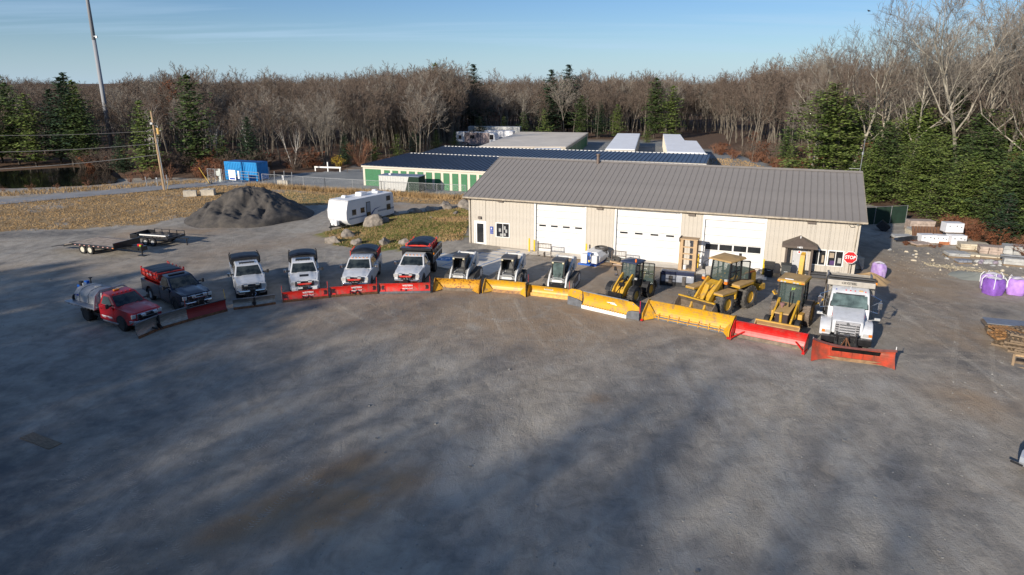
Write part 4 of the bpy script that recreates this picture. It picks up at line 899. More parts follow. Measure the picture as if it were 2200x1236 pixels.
    b = M(); b.box(-.52,.52,-.10,-.02,.12,.55); b.box(-.4,-.3,-.14,.1,.3,.45); b.box(.3,.4,-.14,.1,.3,.45); b.build('quick_attach', black_g, T)
    b = M(); b.prism([(1.4,.95),(1.4,1.36),(2.45,1.42),(2.6,1.1),(2.6,.95)], -.42, .42); b.build('engine_hood', mat('dark engine grille', (.05,.05,.05), .6), T, bevel=.04)
    b = M(); b.tube((.2,2.0,1.4),(.2,2.0,1.72),.05); b.build('exhaust', black_g, T)
    if tracks:
        for s_ in (-1, 1):
            r0, r1 = .30, .36
            out_ = [(.35,.02),(1.95,.02)] + arc(2.05,.44,.42,-90,90,7) + [(1.5,.80)] + arc(.38,.30,.29,100,270,7)
            b = M(); b.prism(out_, s_*.86-.19, s_*.86+.19); tr = b.build('rubber_track', drubber if not cab_closed else mat('dusty track rubber', (.13,.115,.10), .9, 0, .3, 3), T, bevel=.02)
            b = M()
            for k in range(14):
                t_ = k/13; b.box(s_*.86-.2, s_*.86+.2, .35+t_*1.6, .39+t_*1.6, -.005, .03)
            for k in range(8):
                a = R(-80+k*22); cy_, cz_ = 2.05+math.cos(a)*.43, .44+math.sin(a)*.43; b.obox((s_*.86, cy_, cz_), (.4,.05,.04), rx=a-PI/2)
            for k in range(9): b.obox((s_*.86, .5+k*.17, .66+ (k*.17)*.11), (.4,.05,.04), rx=.11)
            b.build('track_lugs', rubber, tr)['kind'] = 'stuff'
            for (yy, zz_, rr) in ((.42,.30,.19),(.95,.2,.12),(1.3,.2,.12),(1.65,.2,.12),(2.05,.44,.28)):
                b = M(); b.lathe([(0,rr),(.03,rr),(.03,rr*.3),(.05,0)], (s_*1.055-(.02 if s_>0 else -.02),yy,zz_), 'x', 14); b.build('roller', bobcat_w, tr)
    else:
        for s_ in (-1, 1):
            for yy in (.62, 1.75): wheel(T, s_*.76, yy, .40, .28, bobcat_w, s_, tread=12, tm=drubber)
    return T
K1 = skid('open cab skid steer with black tracks behind the rust flecked yellow box plow', -3.72, 45.15, -14, tracks=True)
pusher(K1, (-5.25,43.55), (-2.2,43.05), .78, .62, yellow_r, side_m=mat('rust brown yellow paint', (.42,.20,.02), .55, 0, .25, 2), edge=dirty)
K2 = skid('wheeled open cab skid steer behind the middle yellow box plow', -.38, 44.75, -15)
o, W = pusher(K2, (-1.95,43.25), (.86,42.35), .80, .62, yellow_k, edge=mat('scraped yellow edge', (.5,.28,.10), .5, .2, .4, 7, col2=(.22,.12,.08)))
b = M(); b.box(W/2+.0, W/2+.05, -.5, .2, -.05, .86); b.build('rubber_guard', black_g, o)
b = M(); b.tube((W/2+.05,0,.8),(W/2+.05,0,1.35),.018); b.build('edge_marker', mat('dark red marker', (.3,.01,.01), .5), o)
K3 = skid('closed cab tracked skid steer with glass door and wiper', 3.0, 44.0, -19, tracks=True, cab_closed=True)
o, W = pusher(K3, (.98,42.5), (3.50,41.45), .66, .45, yellow_k, edge=mat('pale scraped yellow', (.72,.42,.12), .5, .1, .2, 7), right=False, braces=False)
letters('METAL PLESS', .09, mat('small blade lettering', (.08,.08,.07), .5), o, (-.05, .1, .44), (PI/2-.2, 0, 0), False, 'blade_lettering')
b = M(); b.obox((-.05,.12,.44),(.62,.01,.12), rx=-.2); b.build('blade_decal', mat('pale grey decal', (.5,.5,.42), .5), o)
b = M(); b.tube((W/2+.02,0,.5),(W/2+.02,0,1.15),.018); b.build('edge_marker', red_b, o)
# compact wheel loader ---------------------------------------------------------
WL = thing('wheel_loader', 'small yellow wheel loader with navy roof and its door open', 'loader', 7.12, 41.75, -41, sc=1.0)   # origin: front axle
b = M(); b.prism([(-.45,.35),(-.45,.75),(-.1,1.2),(.35,1.25),(.55,.9),(.55,.4)], -.32, .32); b.build('front_frame', yellow_c, WL, bevel=.03)
b = M(); b.box(-.75,.75,-.12,.12,.40,.62); b.box(-.75,.75,1.72,1.94,.40,.62); b.box(-.2,.2,.4,1.0,.45,.8); b.build('axles', yellow_c, WL)
b = M(); b.prism([(.75,.55),(.75,1.05),(1.9,1.12),(2.15,1.55),(2.95,1.45),(3.1,1.2),(3.1,.6),(2.4,.45)], -.48, .48); b.build('rear_body', yellow_c, WL, bevel=.05)
for s_ in (-1, 1):
    b = M(); b.prism(arc(0,.5,.62,15,165,7)+arc(0,.5,.55,165,15,7), s_*.86-.16, s_*.86+.18); b.build('front_fender', black, WL)
    b = M(); b.prism(arc(1.83,.5,.70,0,180,9)+arc(1.83,.5,.60,180,0,9), s_*.80-.22, s_*.80+.22); b.build('rear_fender', black, WL)
    for yy in (0, 1.83): wheel(WL, s_*.79, yy, .52, .40, yellow_c, s_, tread=26, tm=drubber if yy == 0 else rubber, rim_r=.62)
    b = M(); b.prism([(.55,1.62),(.40,1.72),(-.55,1.0),(-.95,.42),(-.80,.32),(-.35,.72)], s_*.36-.05, s_*.36+.05); b.build('lift_arm', yellow_c, WL, bevel=.01)
    b = M(); b.tube((s_*.22,.4,.8),(s_*.25,-.7,.55),.05,n=8); b.build('lift_cylinder', yellow_c, WL)
    b = M(); b.bar((s_*.3,.6,1.3),(s_*.72,.25,1.50),.03,.03); b.obox((s_*.74,.22,1.52),(.17,.12,.13)); b.build('head_lamp', lamp_c if s_ > 0 else chrome, WL, bevel=.02)
b = M(); b.tube((0,.45,1.5),(0,-.35,1.0),.07,n=8); b.tube((0,-.2,1.1),(0,-.85,.7),.035,n=6); b.box(-.2,.2,-.3,.1,1.0,1.2); b.path([(.15,.3,1.4),(.3,-.1,1.25),(.2,-.5,.9)], .02); b.path([(-.15,.3,1.4),(-.3,0,1.35),(-.2,-.5,1.0)], .02); b.build('hydraulics', black_g, WL)
b = M(); b.box(-.5,.5,-1.05,-.92,.2,.75); b.box(-.4,.4,-.95,-.8,.3,.45); b.build('coupler', black_g, WL)
def cabbox(T, x0, x1, y0, y1, z0, z1, rake, m_f, post=.07, open_right=False, glassm=glass_g):
    b = M()
    for xx in (x0, x1):
        b.bar((xx,y0-rake,z0),(xx,y0,z1),post,post); b.bar((xx,y1,z0),(xx,y1,z1),post,post); b.bar((xx,(y0+y1)/2,z0),(xx,(y0+y1)/2,z1),post*.7,post*.7)
        b.bar((xx,y0-rake,z0),(xx,y1,z0),post,post); b.bar((xx,y0,z1),(xx,y1,z1),post,post); b.bar((xx,y0-rake*.5,(z0+z1)*.5),(xx,y1,(z0+z1)*.5),post*.6,post*.6)
    for (yy, zz_) in ((y0-rake,z0),(y0,z1),(y1,z0),(y1,z1)): b.bar((x0,yy,zz_),(x1,yy,zz_),post,post)
    b.build('cab_frame', m_f, T)
    b = M(); b.quad((x0,y0-rake,z0),(x1,y0-rake,z0),(x1,y0,z1),(x0,y0,z1)); b.build('windshield', glassm, T, fix=False)
    for xx in ((x0,) if open_right else (x0, x1)): b = M(); b.quad((xx,y0-rake,z0),(xx,y0,z1),(xx,y1,z1),(xx,y1,z0)); b.build('side_window', glassm, T, fix=False)
    b = M(); b.quad((x0,y1,z0),(x1,y1,z0),(x1,y1,z1),(x0,y1,z1)); b.build('rear_window', glassm, T, fix=False)
    b = M(); xm = (x0+x1)/2; ym = (y0+y1)/2+.15; zz_ = z0-.35; b.prism([(ym-.25,zz_+.45),(ym+.25,zz_+.45),(ym+.4,zz_+1.15),(ym+.3,zz_+1.18),(ym+.12,zz_+.6),(ym-.25,zz_+.58)], xm-.26, xm+.26); b.build('seat', mat('charcoal seat', (.05,.05,.055), .8), T, bevel=.04)
    b = M(); b.tube((xm,y0+.15,z0),(xm,y0+.3,z0+.5),.035); b.lathe([(0,.2),(.03,.2)],(xm,y0+.32,z0+.52),'z',14); b.build('steering_wheel', black, T)
    b = M(); b.box(x0,x1,y0-rake,y1,z0-.03,z0); b.build('cab_floor', black, T)
glass_t = bpy.data.materials.new('see through cab glass'); glass_t.use_nodes = True
_b = glass_t.node_tree.nodes['Principled BSDF']; _b.inputs['Base Color'].default_value = (.10,.14,.13,1); _b.inputs['Roughness'].default_value = .03; _b.inputs['Alpha'].default_value = .5; _b.inputs['Specular IOR Level'].default_value = .9
cabbox(WL, -.50, .50, .62, 1.45, 1.25, 2.35, .18, black_g, open_right=True, glassm=glass_t)
b = M(); b.box(-.5,.5,.45,1.5,.8,1.24); b.build('cab_base', black, WL)
b = M(); b.add([(-.60,.42,2.38),(.60,.42,2.38),(.60,1.62,2.38),(-.60,1.62,2.38),(-.56,.46,2.46),(.56,.46,2.46),(.56,1.58,2.48),(-.56,1.58,2.48),(0,1.02,2.56)], [(0,3,2,1),(0,1,5,4),(1,2,6,5),(2,3,7,6),(3,0,4,7),(4,5,8),(5,6,8),(6,7,8),(7,4,8)]); b.build('cab_roof', mat('navy grey roof', (.035,.045,.085), .35, 0, .15), WL)
b = M(); b.tube((.45,.6,2.47),(.45,.6,2.53),.05,n=10); b.tube((.45,.6,2.53),(.45,.6,2.68),.065,.05,n=12); b.build('beacon', mat('orange beacon', (.75,.16,.02), .35), WL)
b = M(); q0, q1 = Vector((.55,1.42,0)), Vector((1.22,1.62,0))
for zz_ in (.95, 1.62, 2.30): b.bar((q0.x,q0.y,zz_),(q1.x,q1.y,zz_),.05,.05)
b.bar((q0.x,q0.y,.95),(q0.x,q0.y,2.3),.05,.05); b.bar((q1.x,q1.y,.95),(q1.x,q1.y,2.3),.05,.05); b.bar(((q0.x+q1.x)/2,(q0.y+q1.y)/2,1.62),((q0.x+q1.x)/2,(q0.y+q1.y)/2,2.3),.03,.03)
dr = b.build('cab_door', black_g, WL); b = M(); b.quad((q0.x,q0.y,.95),(q1.x,q1.y,.95),(q1.x,q1.y,2.3),(q0.x,q0.y,2.3)); b.build('pane', glass_t, dr, fix=False)
b = M(); b.bar((-.55,.4,1.2),(-.75,.15,2.1),.02,.02); b.obox((-.75,.12,1.95),(.16,.05,.26)); b.build('side_mirror', black, WL)
# winged blade in front of it: centre panel with white edge plus two grey-skirted wings
A_, B_ = (3.50,40.85), (7.42,37.7); ang = math.degrees(math.atan2(B_[1]-A_[1], B_[0]-A_[0])); W = math.hypot(B_[0]-A_[0], B_[1]-A_[1])
(lx, ly), rz = local_of(WL, (A_[0]+B_[0])/2, (A_[1]+B_[1])/2, ang)
xa, xb = -W/2+1.06, W/2-.82
cen = moldboard(xb-xa, .95, .22, m=yellow_k, parent=WL, loc=(lx, ly, .10), rz=rz, x0=xa, name='plow_blade')
b = M(); b.box(xa, xb, -.06, -.01, -.10, .13); b.build('white_cutting_edge', white_trim, cen)
b = M()
for k in range(18): xx = xa+.08+k*(xb-xa-.16)/17; b.box(xx-.025, xx+.025, -.08, -.02, .11, .18)
b.build('edge_clips', yellow_k, cen)['kind'] = 'stuff'
b = M(); b.box(xa, xb, .12, .20, .90, .97); b.build('top_rail', galv, cen)
for s_, x0_, x1_ in ((-1, -W/2, xa-.01), (1, xb+.01, W/2)):
    wd = x1_-x0_; out_ = [(x0_,.5),(x0_,.86),(x0_+wd*.25,1.0),(x1_-wd*.15,1.02),(x1_,.96),(x1_,.34),(x1_-wd*.35,.44)] if s_ < 0 else [(x0_,.34),(x0_,.96),(x0_+wd*.4,.98),(x1_-.03,.72),(x1_,.5),(x0_+wd*.4,.46)]
    b = M(); b.prism(out_, .0, .06, 'y'); o = b.build('wing', yellow_k, cen, bevel=.008)
    sk = [(x0_,-.06),(x0_,.48),(x1_-wd*.35,.42),(x1_,.30),(x1_,-.06)] if s_ < 0 else [(x0_,-.06),(x0_,.32),(x0_+wd*.4,.44),(x1_,.48),(x1_,-.06)]
    b = M(); b.prism(sk, -.03, .0, 'y'); b.build('wing_skirt', grey_st, o)
    b = M(); b.lathe([(0,.05),(.01,.05)],((x0_+x1_)/2,-.015,.85),'y',8); b.build('bolt', galv, o)
b = M(); b.tube((W/2+.03,0,.4),(W/2+.03,0,1.15),.02); b.build('edge_marker', mat('magenta red marker', (.55,.01,.08), .5), cen)
b = M(); b.add([(.2,.13,.60),(.5,.12,.52),(.95,.14,.50),(.75,.16,.63)], [(0,1,2,3)]); b.build('blade_decal', sign_w, cen, fix=False)
letters('METAL PLESS', .075, black, cen, (.6, .11, .565), (PI/2-.15, -.05, 0), False, 'blade_lettering')
b = M()
for k in range(7): xx = xa+.2+k*(xb-xa-.4)/6; b.box(xx-.02,xx+.02,.27,.38,.05,.75)
b.box(xa,xb,.36,.42,.25,.4); b.box(-.6,.6,.3,.5,.1,.6); b.build('back_frame', black_g, cen)
# large wheel loader --------------------------------------------------------------
LD = thing('wheel_loader', 'large yellow wheel loader with dusty tan roof and bucket lowered', 'loader', 12.05, 39.55, -50, sc=1.0)  # origin: front axle
for s_ in (-1, 1):
    for yy in (0, 2.45): wheel(LD, s_*.98, yy, .70, .52, yellow_c, s_, tread=18, tm=drubber, rim_r=.50)
    b = M(); b.prism([(-.75,1.42),(-.75,1.50),(.75,1.50),(.75,1.42)], s_*1.0-.32, s_*1.0+.30); b.build('fender', tan_top, LD, bevel=.01)
    b = M(); b.prism([(-.75,1.36),(-.75,1.42),(.75,1.42),(.75,1.25),(.70,.95),(.62,.95),(.6,1.3)], s_*1.0-.32, s_*1.0+.30); b.build('fender_skirt', yellow_c, LD)
    b = M(); b.prism([(1.05,1.62),(1.05,1.70),(2.6,1.75),(2.6,1.67)], s_*.92-.32, s_*.92+.34); b.build('platform', tan_top, LD, bevel=.01)
    b = M(); b.prism([(1.1,1.50),(1.1,1.62),(2.6,1.67),(2.6,1.55)], s_*.92-.32, s_*.92+.34); b.build('platform_edge', yellow_c, LD)
    b = M(); b.prism([(.45,1.95),(.25,2.10),(-.45,1.55),(-1.25,.75),(-1.45,.35),(-1.28,.28),(-1.0,.55),(-.4,1.1)], s_*.46-.06, s_*.46+.06); b.build('lift_arm', yellow_c, LD, bevel=.015)
    b = M(); b.tube((s_*.34,.5,1.0),(s_*.36,-.8,.9),.08,n=8); b.build('lift_cylinder', yellow_c, LD)
    b = M(); b.bar((s_*.5,.5,1.8),(s_*.75,.35,1.95),.05,.05); b.obox((s_*.78,.30,2.06),(.2,.15,.14)); o = b.build('head_lamp', lamp_c, LD, bevel=.02)
    b = M(); b.obox((s_*.78,.30,1.90),(.2,.15,.16)); b.build('turn_signal', mat('orange lens', (.8,.2,.02), .3), o, bevel=.02)
b = M(); b.prism([(-.5,.5),(-.55,1.1),(-.1,1.75),(.5,1.9),(.7,1.3),(.7,.5)], -.38, .38); b.build('front_frame', yellow_c, LD, bevel=.03)
b = M(); b.box(-.9,.9,-.15,.15,.55,.85); b.box(-.9,.9,2.3,2.6,.55,.85); b.box(-.25,.25,.6,1.6,.6,1.1); b.build('axles', yellow_c, LD)
b = M(); b.prism([(-.5,1.5),(-.42,1.78),(-.1,1.82),(-.85,.95),(-1.0,.70),(-1.15,.75)], -.10, .10); b.tube((0,.35,1.80),(0,-.35,1.55),.10,n=8); b.tube((-.3,-.95,.75),(.3,-.95,.75),.10,n=8); b.build('tilt_linkage', yellow_c, LD, bevel=.01)
b = M(); b.path([(.2,.4,1.7),(.25,-.1,1.75),(.12,-.5,1.4)], .025); b.path([(-.2,.4,1.7),(-.25,-.1,1.7),(-.12,-.5,1.3)], .025); b.build('hoses', black, LD)
b = M(); b.prism([(1.2,.8),(1.2,1.6),(2.0,1.9),(2.15,2.15),(3.9,2.05),(4.05,1.85),(4.05,.9),(3.5,.7)], -.55, .55); b.build('engine_body', yellow_c, LD, bevel=.04)
b = M(); b.prism([(2.2,2.15),(2.3,2.22),(3.85,2.12),(3.95,2.05)], -.52, .52); b.build('engine_hood', tan_top, LD, bevel=.02)
for s_ in (-1, 1): 
    b = M(); b.box(s_*.56-.01,s_*.56+.01,2.75,3.4,1.2,2.0); b.build('side_vent', black, LD)
    b = M(); b.box(s_*.565-.01,s_*.565+.01,2.1,4.0,2.0,2.035); b.build('red_stripe', redlens, LD)
letters('CAT', .26, white_trim, LD, (.585, 2.45, 1.83), (PI/2, 0, PI/2), True)
b = M(); b.prism([(3.9,.75),(3.9,1.15),(4.55,1.15),(4.6,.75)], -.95, .95); b.build('counterweight', yellow_c, LD, bevel=.04)
b = M(); b.box(-.3,.3,4.1,4.4,1.15,1.4); b.box(.5,.8,4.1,4.45,1.15,1.38); b.build('battery_box', black, LD)
cabbox(LD, -.62, .62, .95, 2.05, 1.78, 3.02, .15, black_g, post=.09, glassm=glass_t)
b = M(); b.box(-.62,.62,.8,2.05,1.3,1.76); b.build('cab_base', black, LD)
b = M(); b.add([(-.82,.62,3.06),(.82,.62,3.06),(.82,2.3,3.06),(-.82,2.3,3.06),(-.76,.68,3.15),(.76,.68,3.15),(.76,2.24,3.2),(-.76,2.24,3.2),(-.3,1.3,3.27),(.3,1.3,3.27),(.3,1.9,3.27),(-.3,1.9,3.27)], [(0,3,2,1),(0,1,5,4),(1,2,6,5),(2,3,7,6),(3,0,4,7),(4,5,9,8),(5,6,10,9),(6,7,11,10),(7,4,8,11),(8,9,10,11)]); b.build('cab_roof', tan_top, LD, bevel=.02)
b = M(); b.tube((.35,2.3,3.1),(.35,2.3,3.32),.09,n=10); b.build('beacon', black, LD, bevel=.02)
b = M(); b.bar((-.75,.5,1.8),(-.85,.35,2.9),.025,.025); b.bar((-.85,.35,2.9),(-.7,.65,3.05),.025,.025); b.obox((-.86,.33,2.6),(.2,.05,.35)); b.build('side_mirror', black, LD)
b = M(); q0, q1 = Vector((.66,2.05,0)), Vector((1.0,2.4,0))
for zz_ in (1.8, 2.95): b.bar((q0.x,q0.y,zz_),(q1.x,q1.y,zz_),.06,.06)
b.bar((q0.x,q0.y,1.8),(q0.x,q0.y,2.95),.06,.06); b.bar((q1.x,q1.y,1.8),(q1.x,q1.y,2.95),.06,.06); dr = b.build('cab_door', black_g, LD); b = M(); b.quad((q0.x,q0.y,1.8),(q1.x,q1.y,1.8),(q1.x,q1.y,2.95),(q0.x,q0.y,2.95)); b.build('pane', glass_t, dr, fix=False)
def bucket(T, W, y0, z, h, dep, m_out, m_in, name='bucket', rz=0, lx=0):
    prof = [(0,0),(.05,.02)] + [(dep*(.55+.45*math.sin(t)), h*.42*(1-math.cos(t))) for t in [k*PI/10 for k in range(1, 8)]] + [(dep*.62,h*.96),(dep*.55,h)]
    prof = [(0,0),(dep*.55,.0),(dep*.85,.10),(dep,h*.35),(dep*.92,h*.7),(dep*.7,h)]
    inn = [(p[0]-.04, p[1]+(.035 if i < 3 else 0)) for i, p in enumerate(prof)][::-1]; inn[-1] = (0.0,.03); inn[0] = (prof[-1][0]-.05, h)
    b = M(); b.prism(prof+inn, -W/2, W/2); o = b.build(name, m_in, T, loc=(lx, y0, z), rot=(0,0,R(rz)))
    for s_ in (-1, 1): b = M(); b.prism([(0.03,0),(dep*.55,0),(dep*.85,.10),(dep,h*.35),(dep*.92,h*.7),(dep*.7,h),(dep*.45,h*.75)], s_*W/2-.02, s_*W/2+.02); b.build('side_plate', m_in, o)
    b = M(); b.box(-W/2, W/2, dep*.62, dep*.74, h-.01, h+.06); b.build('top_lip', m_out, o)
    b = M(); b.box(-W/2, W/2, -.12, .06, -.02, .03); b.build('cutting_edge', dirty, o)
    return o
bucket(LD, 2.55, -2.15, .05, 1.0, 1.05, yellow_c, dirty)
K5 = thing('snow_pusher', 'longest yellow box pusher with ladder like trip edge, in front of the large loader', 'snow plow', (7.55+11.77)/2, (37.75+34.71)/2, -35.8)
o, W = pusher(K5, (7.6,37.72), (11.75,34.75), 1.05, .95, yellow_k, edge=grey_st, shoes=red_k)
b = M()
for k in range(8): xx = -W*.36+k*W*.118; b.bar((xx,-.10,-.05),(xx,-.04,.34),.035,.035)
b.box(-W*.42, W*.49, -.12, -.08, .04, .08); b.box(-W*.42, W*.49, -.08, -.04, .20, .24); b.build('edge_springs', yellow_r, o)['kind'] = 'stuff'
# backhoe loader --------------------------------------------------------------------
BH = thing('backhoe_loader', 'dusty yellow backhoe loader behind the bright red box pusher', 'backhoe', 15.05, 35.85, -35, sc=1.0)  # origin front axle
for s_ in (-1, 1):
    wheel(BH, s_*.82, .0, .44, .28, tan_c, s_, tm=rubber)
    wheel(BH, s_*.88, 2.05, .72, .42, tan_c, s_, tread=20, tm=mat('dusty tractor tyre', (.16,.125,.10), .9, 0, .3, 3), rim_r=.55)
    b = M(); b.prism([(.95,1.65),(.75,1.62),(-.85,.62),(-1.15,.25),(-1.0,.18),(-.7,.45),(.9,1.35)], s_*.52-.05, s_*.52+.05); b.build('loader_arm', yellow_c, BH, bevel=.01)
    b = M(); b.prism([(.9,.7),(.75,1.62),(1.0,1.70),(1.35,.7)], s_*.52-.07, s_*.52+.07); b.build('arm_tower', yellow_c, BH, bevel=.01)
    b = M(); b.tube((s_*.52,.6,.75),(s_*.52,-.35,.92),.05,n=8); b.build('lift_cylinder', yellow_c, BH)
    b = M(); b.prism([(1.55,1.35),(1.9,1.50),(2.5,1.42),(2.55,1.30),(1.55,1.25)], s_*.88-.2, s_*.88+.22); b.build('rear_fender', black, BH, bevel=.02)
    b = M(); b.box(s_*.72-.12,s_*.72+.12,.75,1.35,.55,.95); b.build('side_tank', tan_c, BH, bevel=.03)
    # stabiliser raised behind
    b = M(); b.bar((s_*.65,3.1,.7),(s_*1.25,3.15,1.25),.14,.12); b.obox((s_*1.3,3.15,1.3),(.36,.42,.08), ry=s_*-.9); b.build('stabiliser', yellow_c, BH)
b = M(); b.prism([(-.45,.45),(-.5,1.22),(.2,1.32),(1.1,1.42),(1.1,.5)], -.34, .34); b.build('engine_body', mat('dark brown grille body', (.07,.045,.04), .7), BH, bevel=.03)
b = M(); b.prism([(-.52,1.20),(-.48,1.27),(.2,1.37),(1.1,1.47),(1.1,1.40),(.2,1.30)], -.38, .38); b.build('hood', tan_top, BH, bevel=.02)
b = M(); b.obox((0,-.5,.85),(.62,.03,.65)); b.build('grille', mat('brown black grille', (.04,.025,.025), .8), BH)
b = M(); b.tube((0,-.55,.55),(0,-.60,1.35),.075,n=8); b.obox((0,-.6,.55),(.3,.12,.2)); b.build('tilt_cylinder', yellow_c, BH)
b = M(); b.lathe([(0,.06),(.15,.06),(.15,.13),(.28,.13),(.3,.05)], (-.18,.25,1.36), 'z', 12); b.build('air_cleaner', mat('dusty red brown cap', (.25,.13,.12), .8), BH)
b = M(); b.tube((.15,.45,1.35),(.15,.45,2.3),.035,n=8); b.build('exhaust_stack', black_g, BH)
cabbox(BH, -.62, .62, 1.15, 2.45, 1.15, 2.58, .12, black_g, post=.09, glassm=glass_t)
b = M(); b.box(-.6,.6,1.0,2.6,.7,1.14); b.build('cab_base', black, BH)
b = M(); b.box(-.74,.74,.92,2.60,2.62,2.78); rf = b.build('cab_roof', yellow_c, BH, bevel=.04)
b = M(); b.box(-.70,.70,1.0,2.56,2.78,2.81); b.build('roof_panel', tan_top, rf, bevel=.01)
b = M(); b.box(-.35,.1,.98,1.08,2.82,2.85); b.build('roof_plate', sign_w, rf)
for k in (-.5,-.32,.18,.36): b = M(); b.obox((k,.90,2.68),(.13,.05,.07)); b.build('work_light', lamp_c, rf, bevel=.01)
for k in (-.64,.62): b = M(); b.obox((k,.90,2.70),(.14,.04,.05)); b.build('marker_light', mat('orange lens', (.8,.2,.02), .3), rf)
b = M(); b.prism([(2.9,.7),(2.8,1.0),(2.9,2.6),(3.1,3.8),(3.3,3.9),(3.4,3.6),(3.25,2.4),(3.25,.9)], -.13, .13); b.build('boom', yellow_c, BH, bevel=.02)
b = M(); b.prism([(3.2,3.75),(3.35,3.95),(3.85,2.0),(3.65,1.6),(3.5,1.65)], -.11, .11); b.build('dipper_arm', yellow_c, BH, bevel=.02)
b = M(); b.tube((.12,2.95,2.7),(.12,3.25,1.5),.05,n=8); b.tube((-.12,2.95,2.9),(-.12,3.0,1.6),.05,n=8); b.build('boom_cylinder', chrome, BH)
b = M(); b.prism([(3.5,1.6),(3.8,1.5),(3.9,1.1),(3.6,.95),(3.4,1.2)], -.25, .25); b.build('hoe_bucket', yellow_c, BH, bevel=.02)
b = M(); b.box(-.7,.7,2.6,3.0,.55,.85); b.build('rear_frame', yellow_c, BH)
bucket(BH, 2.30, -1.75, .05, .82, .85, tan_c, mat('dusty tan bucket', (.50,.31,.15), .6, 0, .12, 3))
letters('JLF', .16, mat('lime window writing', (.45,.6,.03), .6), BH, (.15, 1.06, 2.3), (PI/2, 0, 0), True, 'window_writing')
K6 = thing('snow_pusher', 'bright red box pusher in front of the backhoe', 'snow plow', (11.8+14.94)/2, (34.71+32.52)/2, -34.9)
o, W = pusher(K6, (11.82,34.68), (14.92,32.55), .88, .75, red_k, edge=dirty, braces='bar', shoes=red_k)
# heavy white dump truck ----------------------------------------------------------------
DT = thing('dump_truck', 'heavy white dump truck with chrome mirrors and rusty orange plow', 'dump truck', 17.3, 33.15, -25, TR, sc=1.0)
def dh(px, py, pz):
    f = 1.0
    if py < 1.5: f *= 1-.09*((1.5-py)/1.5)
    return (px*f, py, pz)
b = M(fn=dh); b.prism([(.05,.85),(.02,1.25),(.12,1.55),(.6,1.68),(1.55,1.86),(1.85,1.9),(1.85,.9)], -.80, .80); b.build('hood', white_p, DT, bevel=.09, seg=3)
for s_ in (-1, 1):
    fp = [(.0,.72),(-.02,1.0),(.15,1.22),(.7,1.42),(1.45,1.35),(1.75,1.15),(1.8,.75)] + arc(.95,.55,.66,15,165,8)
    b = M(); b.prism(fp, s_*.98-.32, s_*.98+.22); b.build('fender', white_p, DT, bevel=.07, seg=3)
    b = M(); b.obox((s_*.88,-.03,.95),(.26,.06,.16)); o = b.build('headlight', lamp_c, DT, bevel=.02)
    b = M(); b.obox((s_*1.10,-.01,.95),(.16,.06,.15)); b.build('turn_signal', mat('orange lens', (.8,.2,.02), .3), o, bevel=.02)
    wheel(DT, s_*1.0, .95, .52, .28, white_trim, s_, tm=rubber); wheel(DT, s_*1.0, 5.0, .52, .28, white_trim, s_); wheel(DT, s_*.68, 5.0, .52, .28, white_trim, s_)
    # mirror bracket loop
    b = M(); b.path([(s_*1.0,2.0,1.70),(s_*1.42,1.78,1.66),(s_*1.48,1.75,2.40),(s_*1.0,2.15,2.55)], .025, 6); b.path([(s_*1.0,2.05,1.9),(s_*1.42,1.78,2.3)], .018, 5); mi = b.build('mirror_bracket', chrome, DT)
    b = M(); b.obox((s_*1.46,1.74,2.1),(.20,.08,.40)); b.build('mirror', chrome, mi, bevel=.03)
    b = M(); b.obox((s_*1.38,1.2,1.52),(.28,.12,.13)); b.bar((s_*1.0,1.4,1.35),(s_*1.36,1.25,1.48),.03,.03); b.build('fender_lamp', lamp_c, DT, bevel=.03)
    b = M(); b.obox((s_*.76,.95,1.62),(.03,.26,.12), rz=0, rx=.3); b.build('hood_badge', redlens, DT)
b = M(); b.obox((0,.0,1.18),(1.16,.08,.72), rx=-.1); gr = b.build('grille', mat('grille surround', (.30,.30,.32), .4, .5), DT, bevel=.03)
b = M()
for k in range(4): b.obox((0,-.075,.98+k*.14),(.72,.05,.07), rx=-.1)
b.build('grille_bars', chrome, gr)
b = M()
for s_ in (-1, 1):
    for k in range(4): b.obox((s_*.48,-.06,1.02+k*.12),(.14,.05,.045))
b.build('grille_slots', black, gr)['kind'] = 'stuff'
b = M(); b.lathe([(0,.07),(.02,.06)], (0,-.10,1.48), 'y', 14); b.build('oval_badge', chrome, gr)
b = M(); b.prism([(-.22,.42),(-.24,.78),(.05,.80),(.05,.42)], -1.18, 1.18); b.build('bumper', black_g, DT, bevel=.03)
def dcab(px, py, pz): return (px*(1-.10*max(0,(pz-1.75))/.9), py, pz)
b = M(fn=dcab); b.prism([(1.55,.9),(1.62,1.80),(2.08,2.48),(2.25,2.62),(2.6,2.70),(3.3,2.72),(3.42,2.60),(3.42,.9)], -1.02, 1.02); cb = b.build('cab', white_p, DT, bevel=.08, seg=3)
b = M(); b.grid(lambda u, v: dcab((u*2-1)*.90, 1.66+v*.42-.05*(1-(2*u-1)**2)-.02, 1.87+v*.58), 8, 3); b.build('windshield', glass_g, cb, smooth=True)
b = M(); b.grid(lambda u, v: dcab((u*2-1)*.95, 1.645+v*.48-.05*(1-(2*u-1)**2)-.012, 1.83+v*.67), 8, 3); b.build('windshield_seal', black, cb, smooth=True)
b = M(); b.bar((-.6,1.60,1.88),(-.1,1.66,1.96),.02,.02); b.bar((.1,1.6,1.86),(.65,1.66,1.94),.02,.02); b.build('wipers', black, cb)['kind'] = 'stuff'
for s_ in (-1, 1):
    b = M(); b.add([dcab(s_*1.035,p,q) for p,q in ((1.95,1.85),(3.1,1.85),(3.1,2.5),(2.35,2.5))]+[dcab(s_*1.0,p,q) for p,q in ((1.95,1.85),(3.1,1.85),(3.1,2.5),(2.35,2.5))], [(0,1,2,3),(7,6,5,4)]); b.build('side_window', glass, cb)
